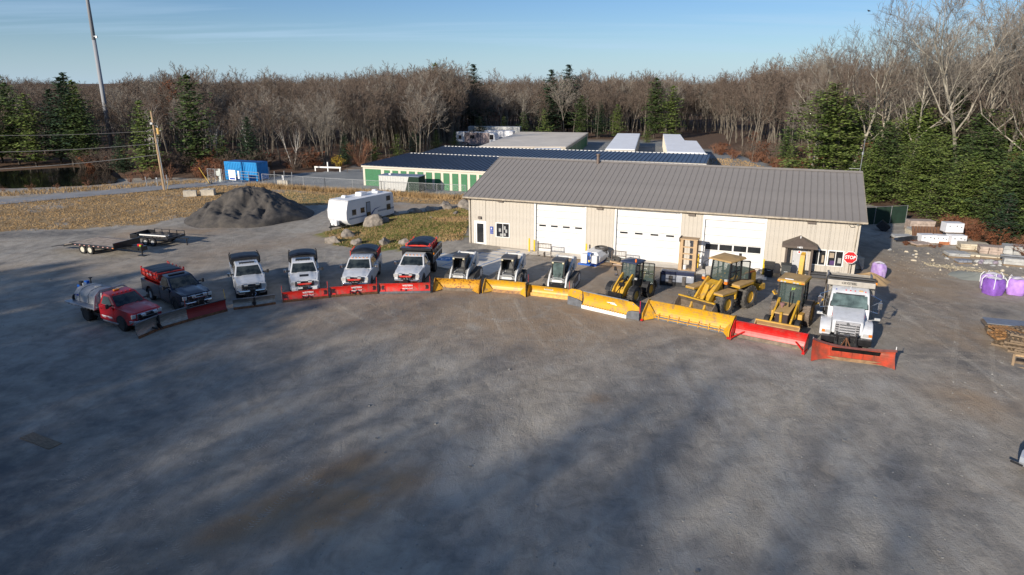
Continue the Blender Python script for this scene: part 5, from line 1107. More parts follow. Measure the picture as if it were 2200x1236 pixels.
for i, xx in enumerate((-.7,-.22,0,.22,.72)): b = M(); b.obox((xx,2.28,2.63),(.07,.08,.05)); b.build('roof_marker', redlens if i else sign_b, cb, bevel=.01)
b = M(); b.obox((.5,2.27,2.63),(.2,.03,.13)); b.build('roof_emblem', mat('gold and red emblem', (.5,.3,.12), .5, 0, .6, 60), cb); b = M(); b.tube((0,2.45,2.68),(0,2.45,2.82),.012); b.build('antenna_stub', sign_w, cb)
b = M(); b.path([(-1.15,3.5,.9),(-1.15,3.5,2.75),(-1.10,3.3,2.9)], .07, 8); b.build('exhaust_stack', chrome, DT)
b = M(); b.box(-.45,.45,.1,6.8,.55,.8); b.box(-1.15,-.8,2.1,3.3,.4,.85); b.box(.8,1.15,2.1,3.3,.4,.85); b.build('frame', black, DT)
dbm = mat('stainless dump body', (.38,.355,.32), .38, .6, .14, 2)
b = M(); b.box(-1.15,1.15,3.6,3.68,1.2,2.95); b.prism([(2.75,3.02),(2.72,2.72),(2.78,2.70),(3.65,2.85),(3.65,3.05)], -1.18, 1.18); b.box(-1.15,1.15,3.6,7.0,1.15,1.2); b.box(-1.15,1.15,6.95,7.0,1.2,2.4)
b.build('dump_box_front', dbm, DT, bevel=.02)
for s_ in (-1, 1):
    b = M(); b.box(s_*1.15-.04,s_*1.15+.04,3.6,7.0,1.15,2.5)
    for k in range(4): b.box(s_*1.2-.04,s_*1.2+.04,3.7+k*1.0,3.82+k*1.0,1.15,2.5)
    b.build('dump_box_side', dbm, DT)
b = M(); b.tube((-1.15,3.1,3.12),(1.15,3.1,3.12),.09,n=10); b.box(-1.2,-1.1,3.0,3.2,2.9,3.15); b.box(1.1,1.2,3.0,3.2,2.9,3.15); b.build('tarp_roller', black, DT)
b = M(); b.bar((-1.24,3.1,3.1),(-1.24,4.8,1.9),.05,.05); b.bar((1.24,3.1,3.1),(1.24,4.8,1.9),.05,.05); b.build('tarp_arm', black_g, DT)
letters('CRYSTEEL', .17, black, DT, (-.1, 2.705, 2.89), (PI/2-.1, 0, 0), True, 'body_lettering')
b = M(); b.obox((1.2,2.9,2.98),(.12,.12,.12)); b.build('beacon', amber, DT, bevel=.03)
b = M(); b.box(-.55,.55,-.75,-.25,.35,.55); b.box(-.5,-.4,-.5,-.25,.5,1.05); b.box(.4,.5,-.5,-.25,.5,1.05); b.box(-.5,.5,-.45,-.3,.85,.97); b.box(-.12,.12,-.6,-.3,.6,1.0); b.bar((-.5,-.4,.4),(-.4,-1.0,.3),.1,.1); b.bar((.5,-.4,.4),(.4,-1.0,.3),.1,.1); b.build('plow_mount', black_g, DT)
b = M(); b.bar((0,-.6,.9),(-.25,-.85,.45),.04,.04); b.bar((0,-.6,.9),(.25,-.85,.45),.04,.04); b.bar((0,-.6,.9),(.02,-.8,.5),.05,.05); b.build('lift_chain', rust, DT)
A_, B_ = (15.25,32.3), (18.6,30.95); W = math.hypot(B_[0]-A_[0], B_[1]-A_[1])+.15
(lx, ly), rz = local_of(DT, (A_[0]+B_[0])/2, (A_[1]+B_[1])/2, -21)
b = M(); N_ = 18; Hh = lambda u: .60+(.55 if u < .5 else .30)*abs(u*2-1)**2.6
def PB(u, v, off): 
    a = v*2.25; return (-W/2+u*W, (.50+.10*abs(u*2-1))*math.sin(a)*.95+off-.28*max(0,v-.55)-(.85 if u < .5 else .55)*abs(u*2-1)**3, Hh(u)*(v*1.05-.06*v*v))
b.grid(lambda u, v: PB(u, v, 0), N_, 8); b.grid(lambda u, v: PB(u, v, .03), N_, 8)
for v in (0, 1): b.grid(lambda u, t: PB(u, v, .03*t), N_, 1)
for u in (0, 1): b.grid(lambda t, v: PB(u, v, .03*t), 1, 8)
bl = b.build('plow_blade', orange_b, DT, loc=(lx, ly, .08), rot=(0,0,rz))
b = M(); b.grid(lambda u, v: (PB(u,1,0)[0], PB(u,1,0)[1]-.01-v*.16, PB(u,1,0)[2]+.02-v*.05), N_, 1); b.grid(lambda u, v: (PB(u,1,0)[0], PB(u,1,0)[1]-.01-v*.16, PB(u,1,0)[2]-v*.05), N_, 1); b.build('top_lip', mat('brown red blade lip', (.25,.09,.07), .6, 0, .2, 4), bl)
b = M(); b.grid(lambda u, v: (-W/2+.95+u*(W-1.6), .02+v*.10, .57-v*.22), 14, 2); b.grid(lambda u, v: (-W/2+.95+u*(W-1.6), .04+v*.10, .57-v*.22), 14, 2); b.build('rubber_deflector', mat('matt black rubber flap', (.012,.012,.012), .95, 0, .3, 3, spec=.1), bl)
b = M(); b.box(-W/2+.3, W/2-.25, -.04, .0, -.07, .10); b.build('cutting_edge', mat('worn bronze edge', (.28,.17,.09), .6, .2, .3, 4), bl)
b = M()
for k in range(7): xx = -W*.4+k*W*.133; b.bar((xx,.05,.05),(xx,.40,.45),.03,.1)
b.box(-W*.4,W*.4,.35,.45,.25,.35); b.build('blade_ribs', orange_b, bl)
b = M(); b.tube((W/2-.03,-.2,.8),(W/2-.03,-.2,1.05),.018); b.tube((-W/2+.03,-.2,.8),(-W/2+.03,-.2,1.05),.018); b.build('edge_marker', sign_w, bl)
# ================================================================ things around the garage
def bollard(label, x, y, h=1.05):
    T = thing('bollard', label, 'bollard', x, y, 0, 'yellow bollards by the garage doors'); b = M(); b.tube((0,0,0),(0,0,h),.07,n=12); b.lathe([(h,.07),(h+.04,.045),(h+.05,0)],(0,0,0),'z',12); b.build('post', yellow_s, T)
    b = M(); b.tube((0,0,-.02),(0,0,.05),.12,n=12); b.build('concrete_foot', concrete, T)
bollard('yellow bollard at the corner of the concrete parking pad', 1.42, 54.75, 1.15)
bollard('yellow bollard beside the white tank, right of the first overhead door', 5.95, 53.2)
bollard('yellow bollard behind the wooden rack', 13.98, 49.7)
bollard('yellow bollard left of the trash bins', 18.2, 47.75, 1.15)
bollard('short grey painted bollard left of the first overhead door', 1.85, 55.0, .95)
def guard(label, x, y, rz, w_=1.15, h=1.12):
    T = thing('headache_rack', label, 'rack', x, y, rz, 'wire window guards standing on the ground')
    b = M(); b.box(-w_/2,-w_/2+.06,-.03,.03,0,h); b.box(w_/2-.06,w_/2,-.03,.03,0,h); b.box(-w_/2,w_/2,-.03,.03,h-.05,h); b.box(-w_/2,w_/2,-.03,.03,h-.42,h-.37); b.build('frame', brown_trim, T)
    b = M()
    for k in range(1, 9): xx = -w_/2+k*w_/9; b.box(xx-.009,xx+.009,-.009,.009,h-.4,h-.03)
    for k in range(1, 4): b.box(-w_/2,w_/2,-.012,-.004,h-.4+k*.09-.008,h-.4+k*.09+.008)
    b.build('wire_mesh', brown_trim, T)
    b = M(); b.box(-w_/2+.03,-w_/2+.09,0,.5,0,.06); b.box(w_/2-.09,w_/2-.03,0,.5,0,.06); b.box(-.1,-.04,-.0,.35,0,.35); b.build('foot', brown_trim, T)
guard('brown wire guard rack standing in front of the first overhead door', 2.6, 53.2, -21)
guard('brown wire guard rack half hidden by the small wheel loader', 8.15, 50.6, -22)
T = thing('timber_offcuts', 'pile of pale timber offcuts under the second guard rack', 'timber', 8.4, 50.4, -20)
for k in range(6): b = M(); b.obox((rnd.uniform(-.6,.6),rnd.uniform(-.4,.3),.06+k*.05),(rnd.uniform(.7,1.3),.14,.08), rz=rnd.uniform(-.5,.5)); b.build('board', wood_l if k % 2 else stone_p, T)
T = thing('brine_tank', 'white spray tank with blue pump and blue base near the truck tyres', 'tank', 6.0, 50.9, -28)
b = M(); b.prism([(-.72,.12),(-.78,.55),(-.5,.95),(.5,.95),(.78,.55),(.72,.12)], .1, 2.1, 'y'); b.build('tank_body', poly_w, T, bevel=.07)
b = M(); b.box(-.62,-.1,-.42,.1,.12,.85); b.build('cabinet', poly_w, T, bevel=.05); b = M(); b.box(.22,.66,-.3,.1,.12,.75); b.build('side_cabinet', poly_w, T, bevel=.05)
b = M(); b.box(-.8,.7,-.5,1.2,.0,.10); b.build('blue_base', blue_h, T)
b = M(); b.tube((0,-.35,.15),(0,-.3,1.0),.07,n=8); b.path([(.1,-.35,.25),(.16,-.4,.6),(.05,-.32,.95),(-.1,-.2,.95)], .035); b.obox((.05,-.3,.95),(.3,.2,.1)); b.build('pump', blue_h, T)
b = M(); b.obox((.08,-.4,.35),(.12,.1,.16)); b.build('valve', yellow_s, T); b = M(); b.obox((.05,-.36,.6),(.10,.1,.3)); b.build('motor', black, T)
for i, (x, y, z, tilt) in enumerate([(6.95,52.2,0.0,0),(7.0,52.25,.38,0),(7.0,52.2,.76,.05),(8.0,51.7,.0,.0)]):
    o = thing('truck_tyre', ['bottom tyre of the stack behind the white tank','middle tyre of the stack behind the white tank','worn truck tyre lying on top of the stack behind the white tank','dark truck tyre on the ground right of the tyre stack'][i], 'tyre', x, y, 20*i, 'loose truck tyres', z=z)
    b = M(); b.lathe([(0.02,.33),(.0,.42),(.04,.52),(.30,.52),(.34,.42),(.32,.33),(.28,.40),(.06,.40),(.02,.33)],(0,0,0),'z',22); b.build('tread', drubber, o, smooth=True)
# dark bucket attachment
T = thing('snow_bucket', 'dark navy and grey loader bucket lying in front of the wooden rack', 'bucket', 11.45, 45.35, -19)
b = M(); b.prism([(-.42,.0),(-.45,.6),(-.35,.95),(-.22,1.0),(.3,.95),(.55,.1),(.4,0)], -1.1, 1.1); b.build('shell', mat('slate grey steel', (.24,.26,.31), .5, .3, .15, 2), T, bevel=.02)
b = M(); b.box(-1.1,1.1,-.50,-.36,.78,1.02); b.build('top_beam', mat('navy beam', (.012,.02,.06), .4), T, bevel=.02)
for s_ in (-.45,.45): b = M(); b.box(s_-.12,s_+.12,-.54,-.42,.1,.7); b.box(s_-.07,s_+.07,-.60,-.52,.2,.45); b.build('coupler_hook', mat('dark worn coupler', (.09,.08,.075), .7), T)
b = M(); b.box(-1.16,-1.1,-.5,.5,0,.95); b.box(1.1,1.16,-.5,.5,0,.95); b.build('side_plate', black_g, T); b = M(); b.box(-1.1,1.1,-.47,-.42,0,.28); b.build('lower_edge', black, T)
letters('PFM', .15, sign_w, T, (.80,-.46,.70), (PI/2,0,0), True)
# wooden rack
T = thing('timber_rack', 'tall raw timber rack with crossbars in front of the third garage door', 'rack', 12.95, 48.75, -25)
for (xx, yy) in ((-.5,-.25),(.5,-.25),(-.5,.3),(.5,.3)): b = M(); b.box(xx-.13,xx+.13,yy-.05,yy+.05,0,2.45); b.build('upright', wood_l, T)
for zz_ in (.95,1.35,1.85): b = M(); b.box(-.37,.37,-.27,-.22,zz_,zz_+.09); b.build('crossbar', wood_l, T)
b = M(); b.box(-.68,.68,-.4,.42,2.45,2.53); b.build('top_board', wood_l, T); b = M(); b.box(-.66,-.6,-.45,.45,2.3,2.6); b.box(.58,.64,.3,.4,0,2.5); b.build('edge_board', brown_trim, T)
b = M(); b.box(-.37,.37,-.3,.3,.1,.16); b.build('lower_shelf', wood_l, T); b = M(); b.tube((-.2,0,.16),(-.2,0,.5),.12,n=12); b.build('bucket_on_shelf', poly_w, T)
# trash bins, office door side
for i, (x, y, c_, lab) in enumerate([(18.45,47.35,black,'black wheeled trash bin beside the yellow bollard'),(19.5,46.95,mat('dark grey bin plastic', (.05,.055,.055), .6),'dark grey wheeled trash bin next to the porch')]):
    T = thing('trash_bin', lab, 'trash bin', x, y, -21.7, 'trash bins'); b = M(); b.add([(-.26,-.3,.05),(.26,-.3,.05),(.26,.3,.05),(-.26,.3,.05),(-.33,-.38,.98),(.33,-.38,.98),(.33,.36,.98),(-.33,.36,.98)],[(0,3,2,1),(4,5,6,7),(0,1,5,4),(1,2,6,5),(2,3,7,6),(3,0,4,7)]); b.build('bin_body', c_, T, bevel=.02)
    b = M(); b.prism([(-.42,.98),(-.42,1.03),(.0,1.12),(.40,1.06),(.40,.98)], -.36, .36); b.build('lid', c_, T, bevel=.02); b = M(); b.tube((-.3,.42,.98),(.3,.42,.98),.025); b.build('handle', c_, T)
    for s_ in (-.28,.28): b = M(); b.lathe([(-.03,.12),(.03,.12)],(s_,.32,.12),'x',12); b.build('wheel', rubber, T)
    b = M(); b.box(-.12,.12,-.355,-.345,.55,.57); b.build('bin_print', sign_w, T)
T = thing('cinder_block', 'small grey concrete block behind the bollard by the bins', 'block', 17.9, 48.1, -21); b = M(); b.box(-.2,.2,-.2,.2,0,.4); b.build('block', concrete, T, bevel=.02)
T = thing('stop_sign', 'red octagonal stop sign on a thin post at the garage corner', 'stop sign', 23.45, 45.95, -20)
b = M(); b.box(-.03,.03,-.02,.02,0,2.05); b.build('sign_post', mat('brown sign post', (.2,.15,.11), .6, .3), T)
oc = lambda r: [(math.cos(R(22.5+45*k))*r, 1.78+math.sin(R(22.5+45*k))*r) for k in range(8)]
b = M(); b.prism(oc(.45), -.045, -.03, 'y'); o = b.build('sign_face', sign_w, T); b = M(); b.prism(oc(.415), -.05, -.046, 'y'); b.build('red_field', sign_r, o)
letters('STOP', .33, sign_w, o, (0,-.054,1.78), (PI/2,0,0), True, sx=.84)
T = thing('shade_block', 'low dark bench standing in for a shadow under the office windows', 'shade block', *gl(27.6,-.55), -21.68); b = M(); b.box(-1.3,1.1,-.3,.3,.38,.45); b.box(-1.2,-1.1,-.25,.25,0,.38); b.box(1.0,1.1,-.25,.25,0,.38); b.box(-.8,.8,-.2,.2,.1,.3); b.build('seat', mat('dark grey bench', (.06,.06,.065), .8), T)  # added dark boxes stand in for the shadow low on the wall
T = thing('antenna_mast', 'thin pale antenna mast on the far gable of the garage', 'antenna', *gl(GL+.15, GD*.55), -21.68)
b = M(); b.tube((0,0,2.0),(0.15,0,9.2),.035,.02,n=6); b.bar((-.7,0,6.9),(.1,0,6.9),.03,.03); b.tube((.12,0,8.0),(.12,0,8.2),.07,n=8); b.bar((-.3,0,6.2),(0.05,0,6.2),.05,.05); b.build('mast', galv, T)
# leaning panels on the garage side, sand pile, stone rubble, bags
T = thing('leaning_frame', 'grey metal panels leaning against the garage end wall', 'panel', 25.6, 49.8, -21.7)
for k in range(3): b = M(); b.obox((.25+k*.10,.2+k*.6,1.05),(.05,1.3,2.3), ry=-.42); b.build('panel', galv if k else mat('white leaning panel', (.5,.5,.52), .5), T)
b = M(); b.bar((-.3,-.6,.9),(.8,-.4,.25),.06,.06); b.bar((-.2,.9,.9),(.9,.9,.2),.06,.06); b.build('rail', galv, T)
def heap(name, label, cat, x, y, rx, ry, h, m, seed, rough=.15, nu=40, nv=12, structure=False):
    b = M(); rr = random.Random(seed); ph = [rr.uniform(0, 6) for _ in range(8)]
    def P(u, v):
        a = u*2*PI; r = 1-v; k = 1+.14*math.sin(2*a+ph[0])+.10*math.sin(3*a+ph[1])+.05*math.sin(7*a+ph[2])
        z = h*(1-(r)**1.15)*(1+.05*math.sin(5*a+ph[3]))*1.0 + rough*h*(.5*math.sin(9*a+ph[4]+r*6)+.5*math.sin(15*a+ph[5]+r*9))*r*(1-r)*2
        return (math.cos(a)*r*rx*k, math.sin(a)*r*ry*k, z-.03)
    b.grid(P, nu, nv); o = b.build(name, m, loc=(x, y, gz(x, y)), fix=False, smooth=True); tag(o, label, cat); return o
heap('sand_pile', 'tan sand pile beside the garage corner behind the dump truck', 'sand pile', 25.3, 46.4, 1.2, 1.7, .62, mat('tan sand', (.42,.28,.14), .95, 0, .15, 2, .5, 10), 4)
def rock(name, label, cat, x, y, z, sx, sy, sz, m, seed, group=None, cubic=0.):
    bm = bmesh.new(); bmesh.ops.create_icosphere(bm, subdivisions=3 if sx > .4 else 2, radius=1); rr = random.Random(seed); ofs = Vector((rr.uniform(-9,9), rr.uniform(-9,9), rr.uniform(-9,9)))
    from mathutils import noise as nn
    planes = [(Vector((rr.uniform(-1,1), rr.uniform(-1,1), rr.uniform(-.2,1))).normalized(), rr.uniform(.55,.85)) for _ in range(9)]
    for v in bm.verts:
        p = v.co.copy(); 
        for pn, d in planes:
            e = p.dot(pn)-d
            if e > 0: p -= pn*e*.85
        p *= 1+.16*nn.noise(p*1.8+ofs)+.07*nn.noise(p*5+ofs); v.co = Vector((p.x*sx, p.y*sy, max(p.z, -.35)*sz))
    me_ = bpy.data.meshes.new(name); bm.to_mesh(me_); bm.free(); me_.materials.append(m)
    o = link(name, me_, loc=(x, y, z+sz*.28), rot=(0, 0, rr.uniform(0, 6))); tag(o, label, cat, group); return o
T = thing('salt_bag', 'crumpled purple bulk bag beside the sand pile at the garage corner', 'bulk bag', 26.15, 47.0, 15, 'purple bulk bags')
def bulkbag(T, w_, h, m, seed, straps=True):
    rr = random.Random(seed); ph = rr.uniform(0, 6); b = M()
    def P(u, v):
        a = u*2*PI; c, s_ = math.cos(a), math.sin(a); k = (abs(c)**5+abs(s_)**5)**(-1/5.)
        bul = w_*(.46+.07*math.sin(v*PI)+.012*math.sin(7*a+v*9+ph)) if v < .96 else w_*.36
        return (c*k*bul, s_*k*bul, h*min(v,1)+(.03*math.sin(3*a+ph) if v > .5 else 0))
    b.grid(P, 28, 10); b.add([P(k/28, 1) for k in range(28)], [tuple(range(28))]); b.build('bag_body', m, T, smooth=True)
    b = M(); b.grid(lambda u, v: ((u*2-1)*w_*.34, (v*2-1)*w_*.34, h+.02+.10*math.sin(u*PI)*math.sin(v*PI)+.02*math.sin(u*9+v*7)), 8, 8); b.build('bag_top', mat('white bag top', (.60,.56,.62), .7, 0, .15, 6), T, smooth=True)
    if straps:
        for (sx_, sy_) in ((-1,-1),(1,-1),(1,1),(-1,1)):
            x_, y_ = sx_*w_*.46, sy_*w_*.46
            b = M(); b.path([(x_,y_,.0+h*.45),(x_*1.03,y_*1.03,h*.9),(x_*.8,y_*.8,h+.12),(x_*.55,y_*.75,h+.10)], .022, 4); b.build('lifting_strap', sign_w, T)
bulkbag(T, .85, 1.1, purple, 3, False); T.scale = (.75, 1.1, 1)
for i, (x, y, m_, lab) in enumerate([(31.75,43.15,purple_d,'deep purple bulk bag, front left of the bag group at the right'),(32.35,44.3,purple,'purple bulk bag standing behind the other two bags'),(33.25,43.15,mat('pale violet bag', (.42,.22,.62), .6, 0, .2, 3, .4, 6),'paler violet bulk bag at the right edge of the photo')]):
    T = thing('salt_bag', lab, 'bulk bag', x, y, 12+i*20, 'purple bulk bags'); bulkbag(T, 1.02, 1.05, m_, i+5)
# white crates with holes
def crate(label, x, y, z, w_, d, h, rz=-6):
    T = thing('bulk_crate', label, 'crate', x, y, rz, 'white bulk crates', z=z); b = M(); b.box(-w_/2,w_/2,-d/2,d/2,.05,h); b.build('crate_body', mat('white wrapped crate', (.70,.71,.74), .55, 0, .06, 3, .3, 8), T, bevel=.02)
    b = M()
    for (u, v) in ((-.3,.7),(.1,.72),(.36,.6)): b.box(w_*u-.04,w_*u+.04,-d/2-.01,-d/2+.02,h*v-.04,h*v+.04)
    b.build('vent_hole', black, T)['kind'] = 'stuff'; b = M(); b.box(-w_/2-.02,w_/2+.02,-d/2-.02,d/2+.02,0,.05); b.build('base_edge', wood, T)
crate('low white crate at the left end of the crate row', 36.2, 58.4, 0, 1.25, .9, .75, -3); crate('small white crate in the middle of the crate row', 37.35, 58.2, 0, .95, .9, .72, -20); crate('white crate under the topmost crate', 38.35, 57.7, 0, 1.25, 1.0, .85, -4); crate('topmost white crate of the stack by the pines', 38.35, 58.5, .92, 1.45, 1.0, .85, -6)
T = thing('brick_stack', 'short stack of orange bricks in front of the white crates', 'bricks', 37.45, 57.6, -5)
for k in range(6): b = M(); b.box(-.5+(k%3)*.33,-.19+(k%3)*.33,-.12,.12,(k//3)*.12,(k//3)*.12+.11); b.build('brick', mat('orange brick', (.42,.16,.07), .85), T)
# stone pallets
def pallet_of(label, x, y, rz, w_, d, h, m, seed, cat='stone pallet', layers=3, wrap=None):
    T = thing('stone_pallet', label, cat, x, y, rz, 'stone pallets and slabs along the tree line'); b = M()
    for k in range(3): b.box(-w_/2,w_/2,-d/2+k*(d/2-.05),-d/2+k*(d/2-.05)+.1,0,.1)
    b.box(-w_/2,w_/2,-d/2,d/2,.10,.13); b.build('pallet', wood, T)
    rr = random.Random(seed); zz_ = .13
    for L_ in range(layers):
        hh = (h-.13)/layers; k = rr.randint(2, 3); xx = -w_/2
        for q in range(k):
            ww = w_/k; b = M(); j = lambda: rr.uniform(-.05,.05)
            b.add([(xx+.01+j(),-d/2+j(),zz_),(xx+ww-.01+j(),-d/2+j(),zz_),(xx+ww-.01+j(),d/2+j(),zz_),(xx+.01+j(),d/2+j(),zz_),(xx+.01+j(),-d/2+j(),zz_+hh-.01),(xx+ww-.01+j(),-d/2+j(),zz_+hh-.01),(xx+ww-.01+j(),d/2+j(),zz_+hh-.01),(xx+.01+j(),d/2+j(),zz_+hh-.01)],[(0,3,2,1),(4,5,6,7),(0,1,5,4),(1,2,6,5),(2,3,7,6),(3,0,4,7)])
            b.build('stone', m, T, bevel=.015); xx += ww
        zz_ += hh
pallet_of('pinkish stone pallet behind the flat slabs near the dark fence', 38.6, 63.6, -8, 2.2, 1.2, 1.0, stone_p, 1)
pallet_of('flat grey green slabs left of the white crates', 37.9, 61.6, -12, 2.6, 1.4, .6, stone_g, 2, layers=2)
pallet_of('tan cut stones in front of the grey slabs', 36.8, 60.6, -4, 2.0, 1.1, .7, stone_t, 3, layers=2)
pallet_of('low grey flagstones beside the black pond liner', 35.4, 59.9, -4, 2.4, 1.2, .35, stone_g, 4, layers=1)
pallet_of('split flagstones lying on the gravel by the dry weeds', 35.1, 57.4, 10, 1.5, 1.2, .25, stone_p, 5, layers=1)
pallet_of('cream irregular stones right of the white crates', 38.5, 55.6, -18, 2.1, 1.2, .6, stone_t, 6)
pallet_of('pinkish stone pallet between the cream stones and grey blocks', 38.9, 53.9, -22, 1.9, 1.1, .75, stone_p, 7)
pallet_of('thin cream slabs in front of the pinkish pallet', 38.5, 52.7, -25, 2.2, .9, .22, stone_t, 8, layers=1)
pallet_of('tall grey block pallet under the pines', 40.2, 53.0, -24, 1.9, 1.2, 1.0, stone_g, 9)
pallet_of('long row of grey kerb blocks with a dark pipe on top', 38.9, 50.2, -27, 2.7, .8, .6, stone_g, 10, layers=2)
pallet_of('grey paving slabs lying in the middle of the stone yard', 35.7, 53.3, -10, 1.6, 1.1, .38, stone_g, 11, layers=2)
pallet_of('small blue grey pavers near the round stones', 34.9, 51.2, -5, 1.0, .7, .3, mat('blue grey pavers', (.23,.25,.30), .85), 12, layers=1)
pallet_of('cream slabs beside the grey paving slabs', 36.8, 53.2, -20, 1.1, .9, .3, stone_t, 13, layers=1)
T = thing('drain_pipe', 'dark grey pipe lying on the long kerb blocks', 'pipe', 38.7, 50.4, -27, z=.62); b = M(); b.tube((-1.3,0,.09),(1.2,0,.09),.10,n=10); b.build('pipe_wall', grey_st, T)
for k in range(9): rock('round_stone', 'rounded pale stone in the cluster on the gravel by the slabs', 'stone', 36.2+(k%5)*.38, 51.1+(k//5)*.4, 0, .24, .22, .2, stone_g if k % 3 else mat('mauve stone', (.27,.23,.28), .8), 60+k, 'round stones on a pallet')
for k in range(6): rock('cut_stone', 'cream rubble stone at the right edge behind the purple bags', 'stone', 36.4+rnd.uniform(0,2.2), 45.6+rnd.uniform(0,2.0), 0, .5, .35, .3, stone_t, 80+k, 'cream rubble stones')
b = M()
for k in range(420):
    q = rnd.gauss(0, .33); x, y = 33.7+rnd.uniform(-1.9,2.2), 0; x0_ = x; y = 49.6-(x-33.7)*.62+q; s_ = rnd.uniform(.03,.075); b.obox((x,y,gz(x,y)+s_*.4),(s_*2,s_*1.5,s_), rz=rnd.uniform(0,3), rx=rnd.uniform(-.4,.4))
for k in range(260):
    x, y = rnd.uniform(29,36), rnd.uniform(47,56); s_ = rnd.uniform(.015,.035); b.obox((x,y,gz(x,y)+s_*.3),(s_*2,s_*1.5,s_), rz=rnd.uniform(0,3))
stuff(b.build('loose_gravel', mat('buff gravel', (.36,.31,.22), .9, 0, .3, 3)), 'spilled pale stones on the gravel by the stone pallets', 'gravel')
for k in range(46):
    x, y = rnd.uniform(31.5,40), 0; y = 50+rnd.gauss(0,2.6)+(35-x)*.3; rock('loose_stone', 'pale fist to bucket sized stone loose on the gravel near the stone pallets', 'stone', x, y, gz(x,y)-.03, rnd.uniform(.10,.26), rnd.uniform(.08,.2), rnd.uniform(.08,.18), stone_t if k % 3 else stone_g, 200+k, 'loose stones near the stone pallets')
heap('stone_dust_pile', 'low grey green stone dust heap beside the purple bags', 'gravel pile', 33.6, 47.4, 1.9, 1.5, .3, mat('stone dust', (.30,.31,.27), .95, 0, .1, 1), 9)
T = thing('pond_liner', 'black curved pond liner shell lying by the flagstones', 'liner', 35.3, 58.9, -4)
b = M(); b.grid(lambda u, v: (-1.5+3*u, -.3+v*.6, .12+.42*math.sin(u*PI)**.5*(1-v*.4)), 16, 3); b.grid(lambda u, v: (-1.5+3*u, -.3+v*.1, .02+.1*v+.40*math.sin(u*PI)**.5*v), 16, 2); b.build('shell', black_g, T)
T = thing('black_box', 'black plastic box tipped over by the dark green fence', 'box', 35.0, 63.3, -30); b = M(); b.obox((0,0,.45),(1.0,.7,.75), ry=.7); b.build('box_body', black, T, bevel=.03)
T = thing('cross_block', 'pale stone block with rubble behind the sand pile', 'stone', 25.9, 49.6, 10); b = M(); b.box(-.35,.35,-.3,.3,0,.9); b.build('block', cblock, T, bevel=.04)
T = thing('privacy_fence', 'dark green mesh fence behind the garage corner', 'fence', 34.2, 66.0, 12)
for k in range(4): b = M(); b.tube((k*1.8-.3,0,0),(k*1.8-.3,0,1.8),.035); b.build('post', galv, T)
b = M(); b.box(-.3,5.1,-.012,.012,.05,1.72); b.build('mesh_screen', green_mesh, T); b = M(); b.tube((-.3,0,1.78),(5.1,0,1.78),.02); b.build('top_rail', galv, T)
# rusty panel beside crates
T = thing('rusty_sheet', 'rust brown corrugated sheet leaning behind the low white crate', 'sheet', 37.0, 59.6, -8); b = M()
for k in range(10): b.obox((-1.2+k*.26,0,.55),(.22,.05,1.3), rx=-.5)
b.build('sheet', mat('rust brown sheet', (.13,.065,.035), .8), T)
# pallets at the right edge
def pallet(label, x, y, z, rz, rx=0, ry=0, m=wood):
    T = thing('wooden_pallet', label, 'pallet', x, y, rz, 'old wooden pallets in a loose pile', z=z); T.rotation_euler = (rx, ry, R(rz)); T['label'] = label
    for k in range(3): b = M(); b.box(-.6,.6,-.5+k*.46,-.42+k*.46,.02,.11); b.build('stringer', m, T)
    for k in range(6): b = M(); b.box(-.6+k*.22,-.49+k*.22,-.5,.5,.11,.13); b.build('board', m, T)
    for k in range(3): b = M(); b.box(-.6+k*.54,-.49+k*.54,-.5,.5,0,.02); b.build('board', m, T)
pn = 0
for (x0, y0, n_, rz0) in ((26.4,33.0,6,-40),(27.5,34.0,6,-30),(27.9,32.8,5,-50),(26.2,34.0,4,-20)):
    for k in range(n_):
        pn += 1; pallet('weathered pallet in the loose heap at the right edge', x0+rnd.uniform(-.15,.15), y0+rnd.uniform(-.15,.15), k*.16, rz0+rnd.uniform(-35,35), rnd.uniform(-.14,.14), rnd.uniform(-.14,.14), wood_o if rnd.random() < .22 else wood)
pallet('orange pallet lying on top at the back of the heap', 26.2, 34.1, .72, 10, .05, .1, wood_o)
T = thing('window_frame_wood', 'open wooden frame with two openings leaning on the pallet heap', 'frame', 25.6, 31.2, -38); T.rotation_euler = (R(14), R(-4), R(-38))
for (a, c) in (((-.7,-.6,.1),(1.5,-.6,.1)),((-.7,.6,.1),(1.5,.6,.1)),((-.7,-.6,.1),(-.7,.6,.1)),((.4,-.6,.1),(.4,.6,.1)),((1.5,-.6,.1),(1.5,.6,.1)),((-.7,0,.06),(1.5,0,.06))): b = M(); b.bar(a, c, .11, .09); b.build('rail', wood_l if rnd.random() < .4 else wood, T)
b = M(); b.box(-.6,.35,-.5,.5,-.02,0.0); b.build('dark_panel', black, T)
T = thing('sheet_stack', 'pale weathered sheets lying on the back of the pallet heap', 'sheet', 27.6, 35.6, -25)
for k in range(4): b = M(); b.obox((rnd.uniform(-.2,.2),rnd.uniform(-.2,.2),.45+k*.05),(2.6,1.1,.035), rz=rnd.uniform(-.2,.2), rx=rnd.uniform(-.03,.03)); b.build('sheet', alum if k == 3 else wood, T)
b = M(); b.box(-1.1,1.1,-.4,.4,0,.43); b.build('support', wood, T)
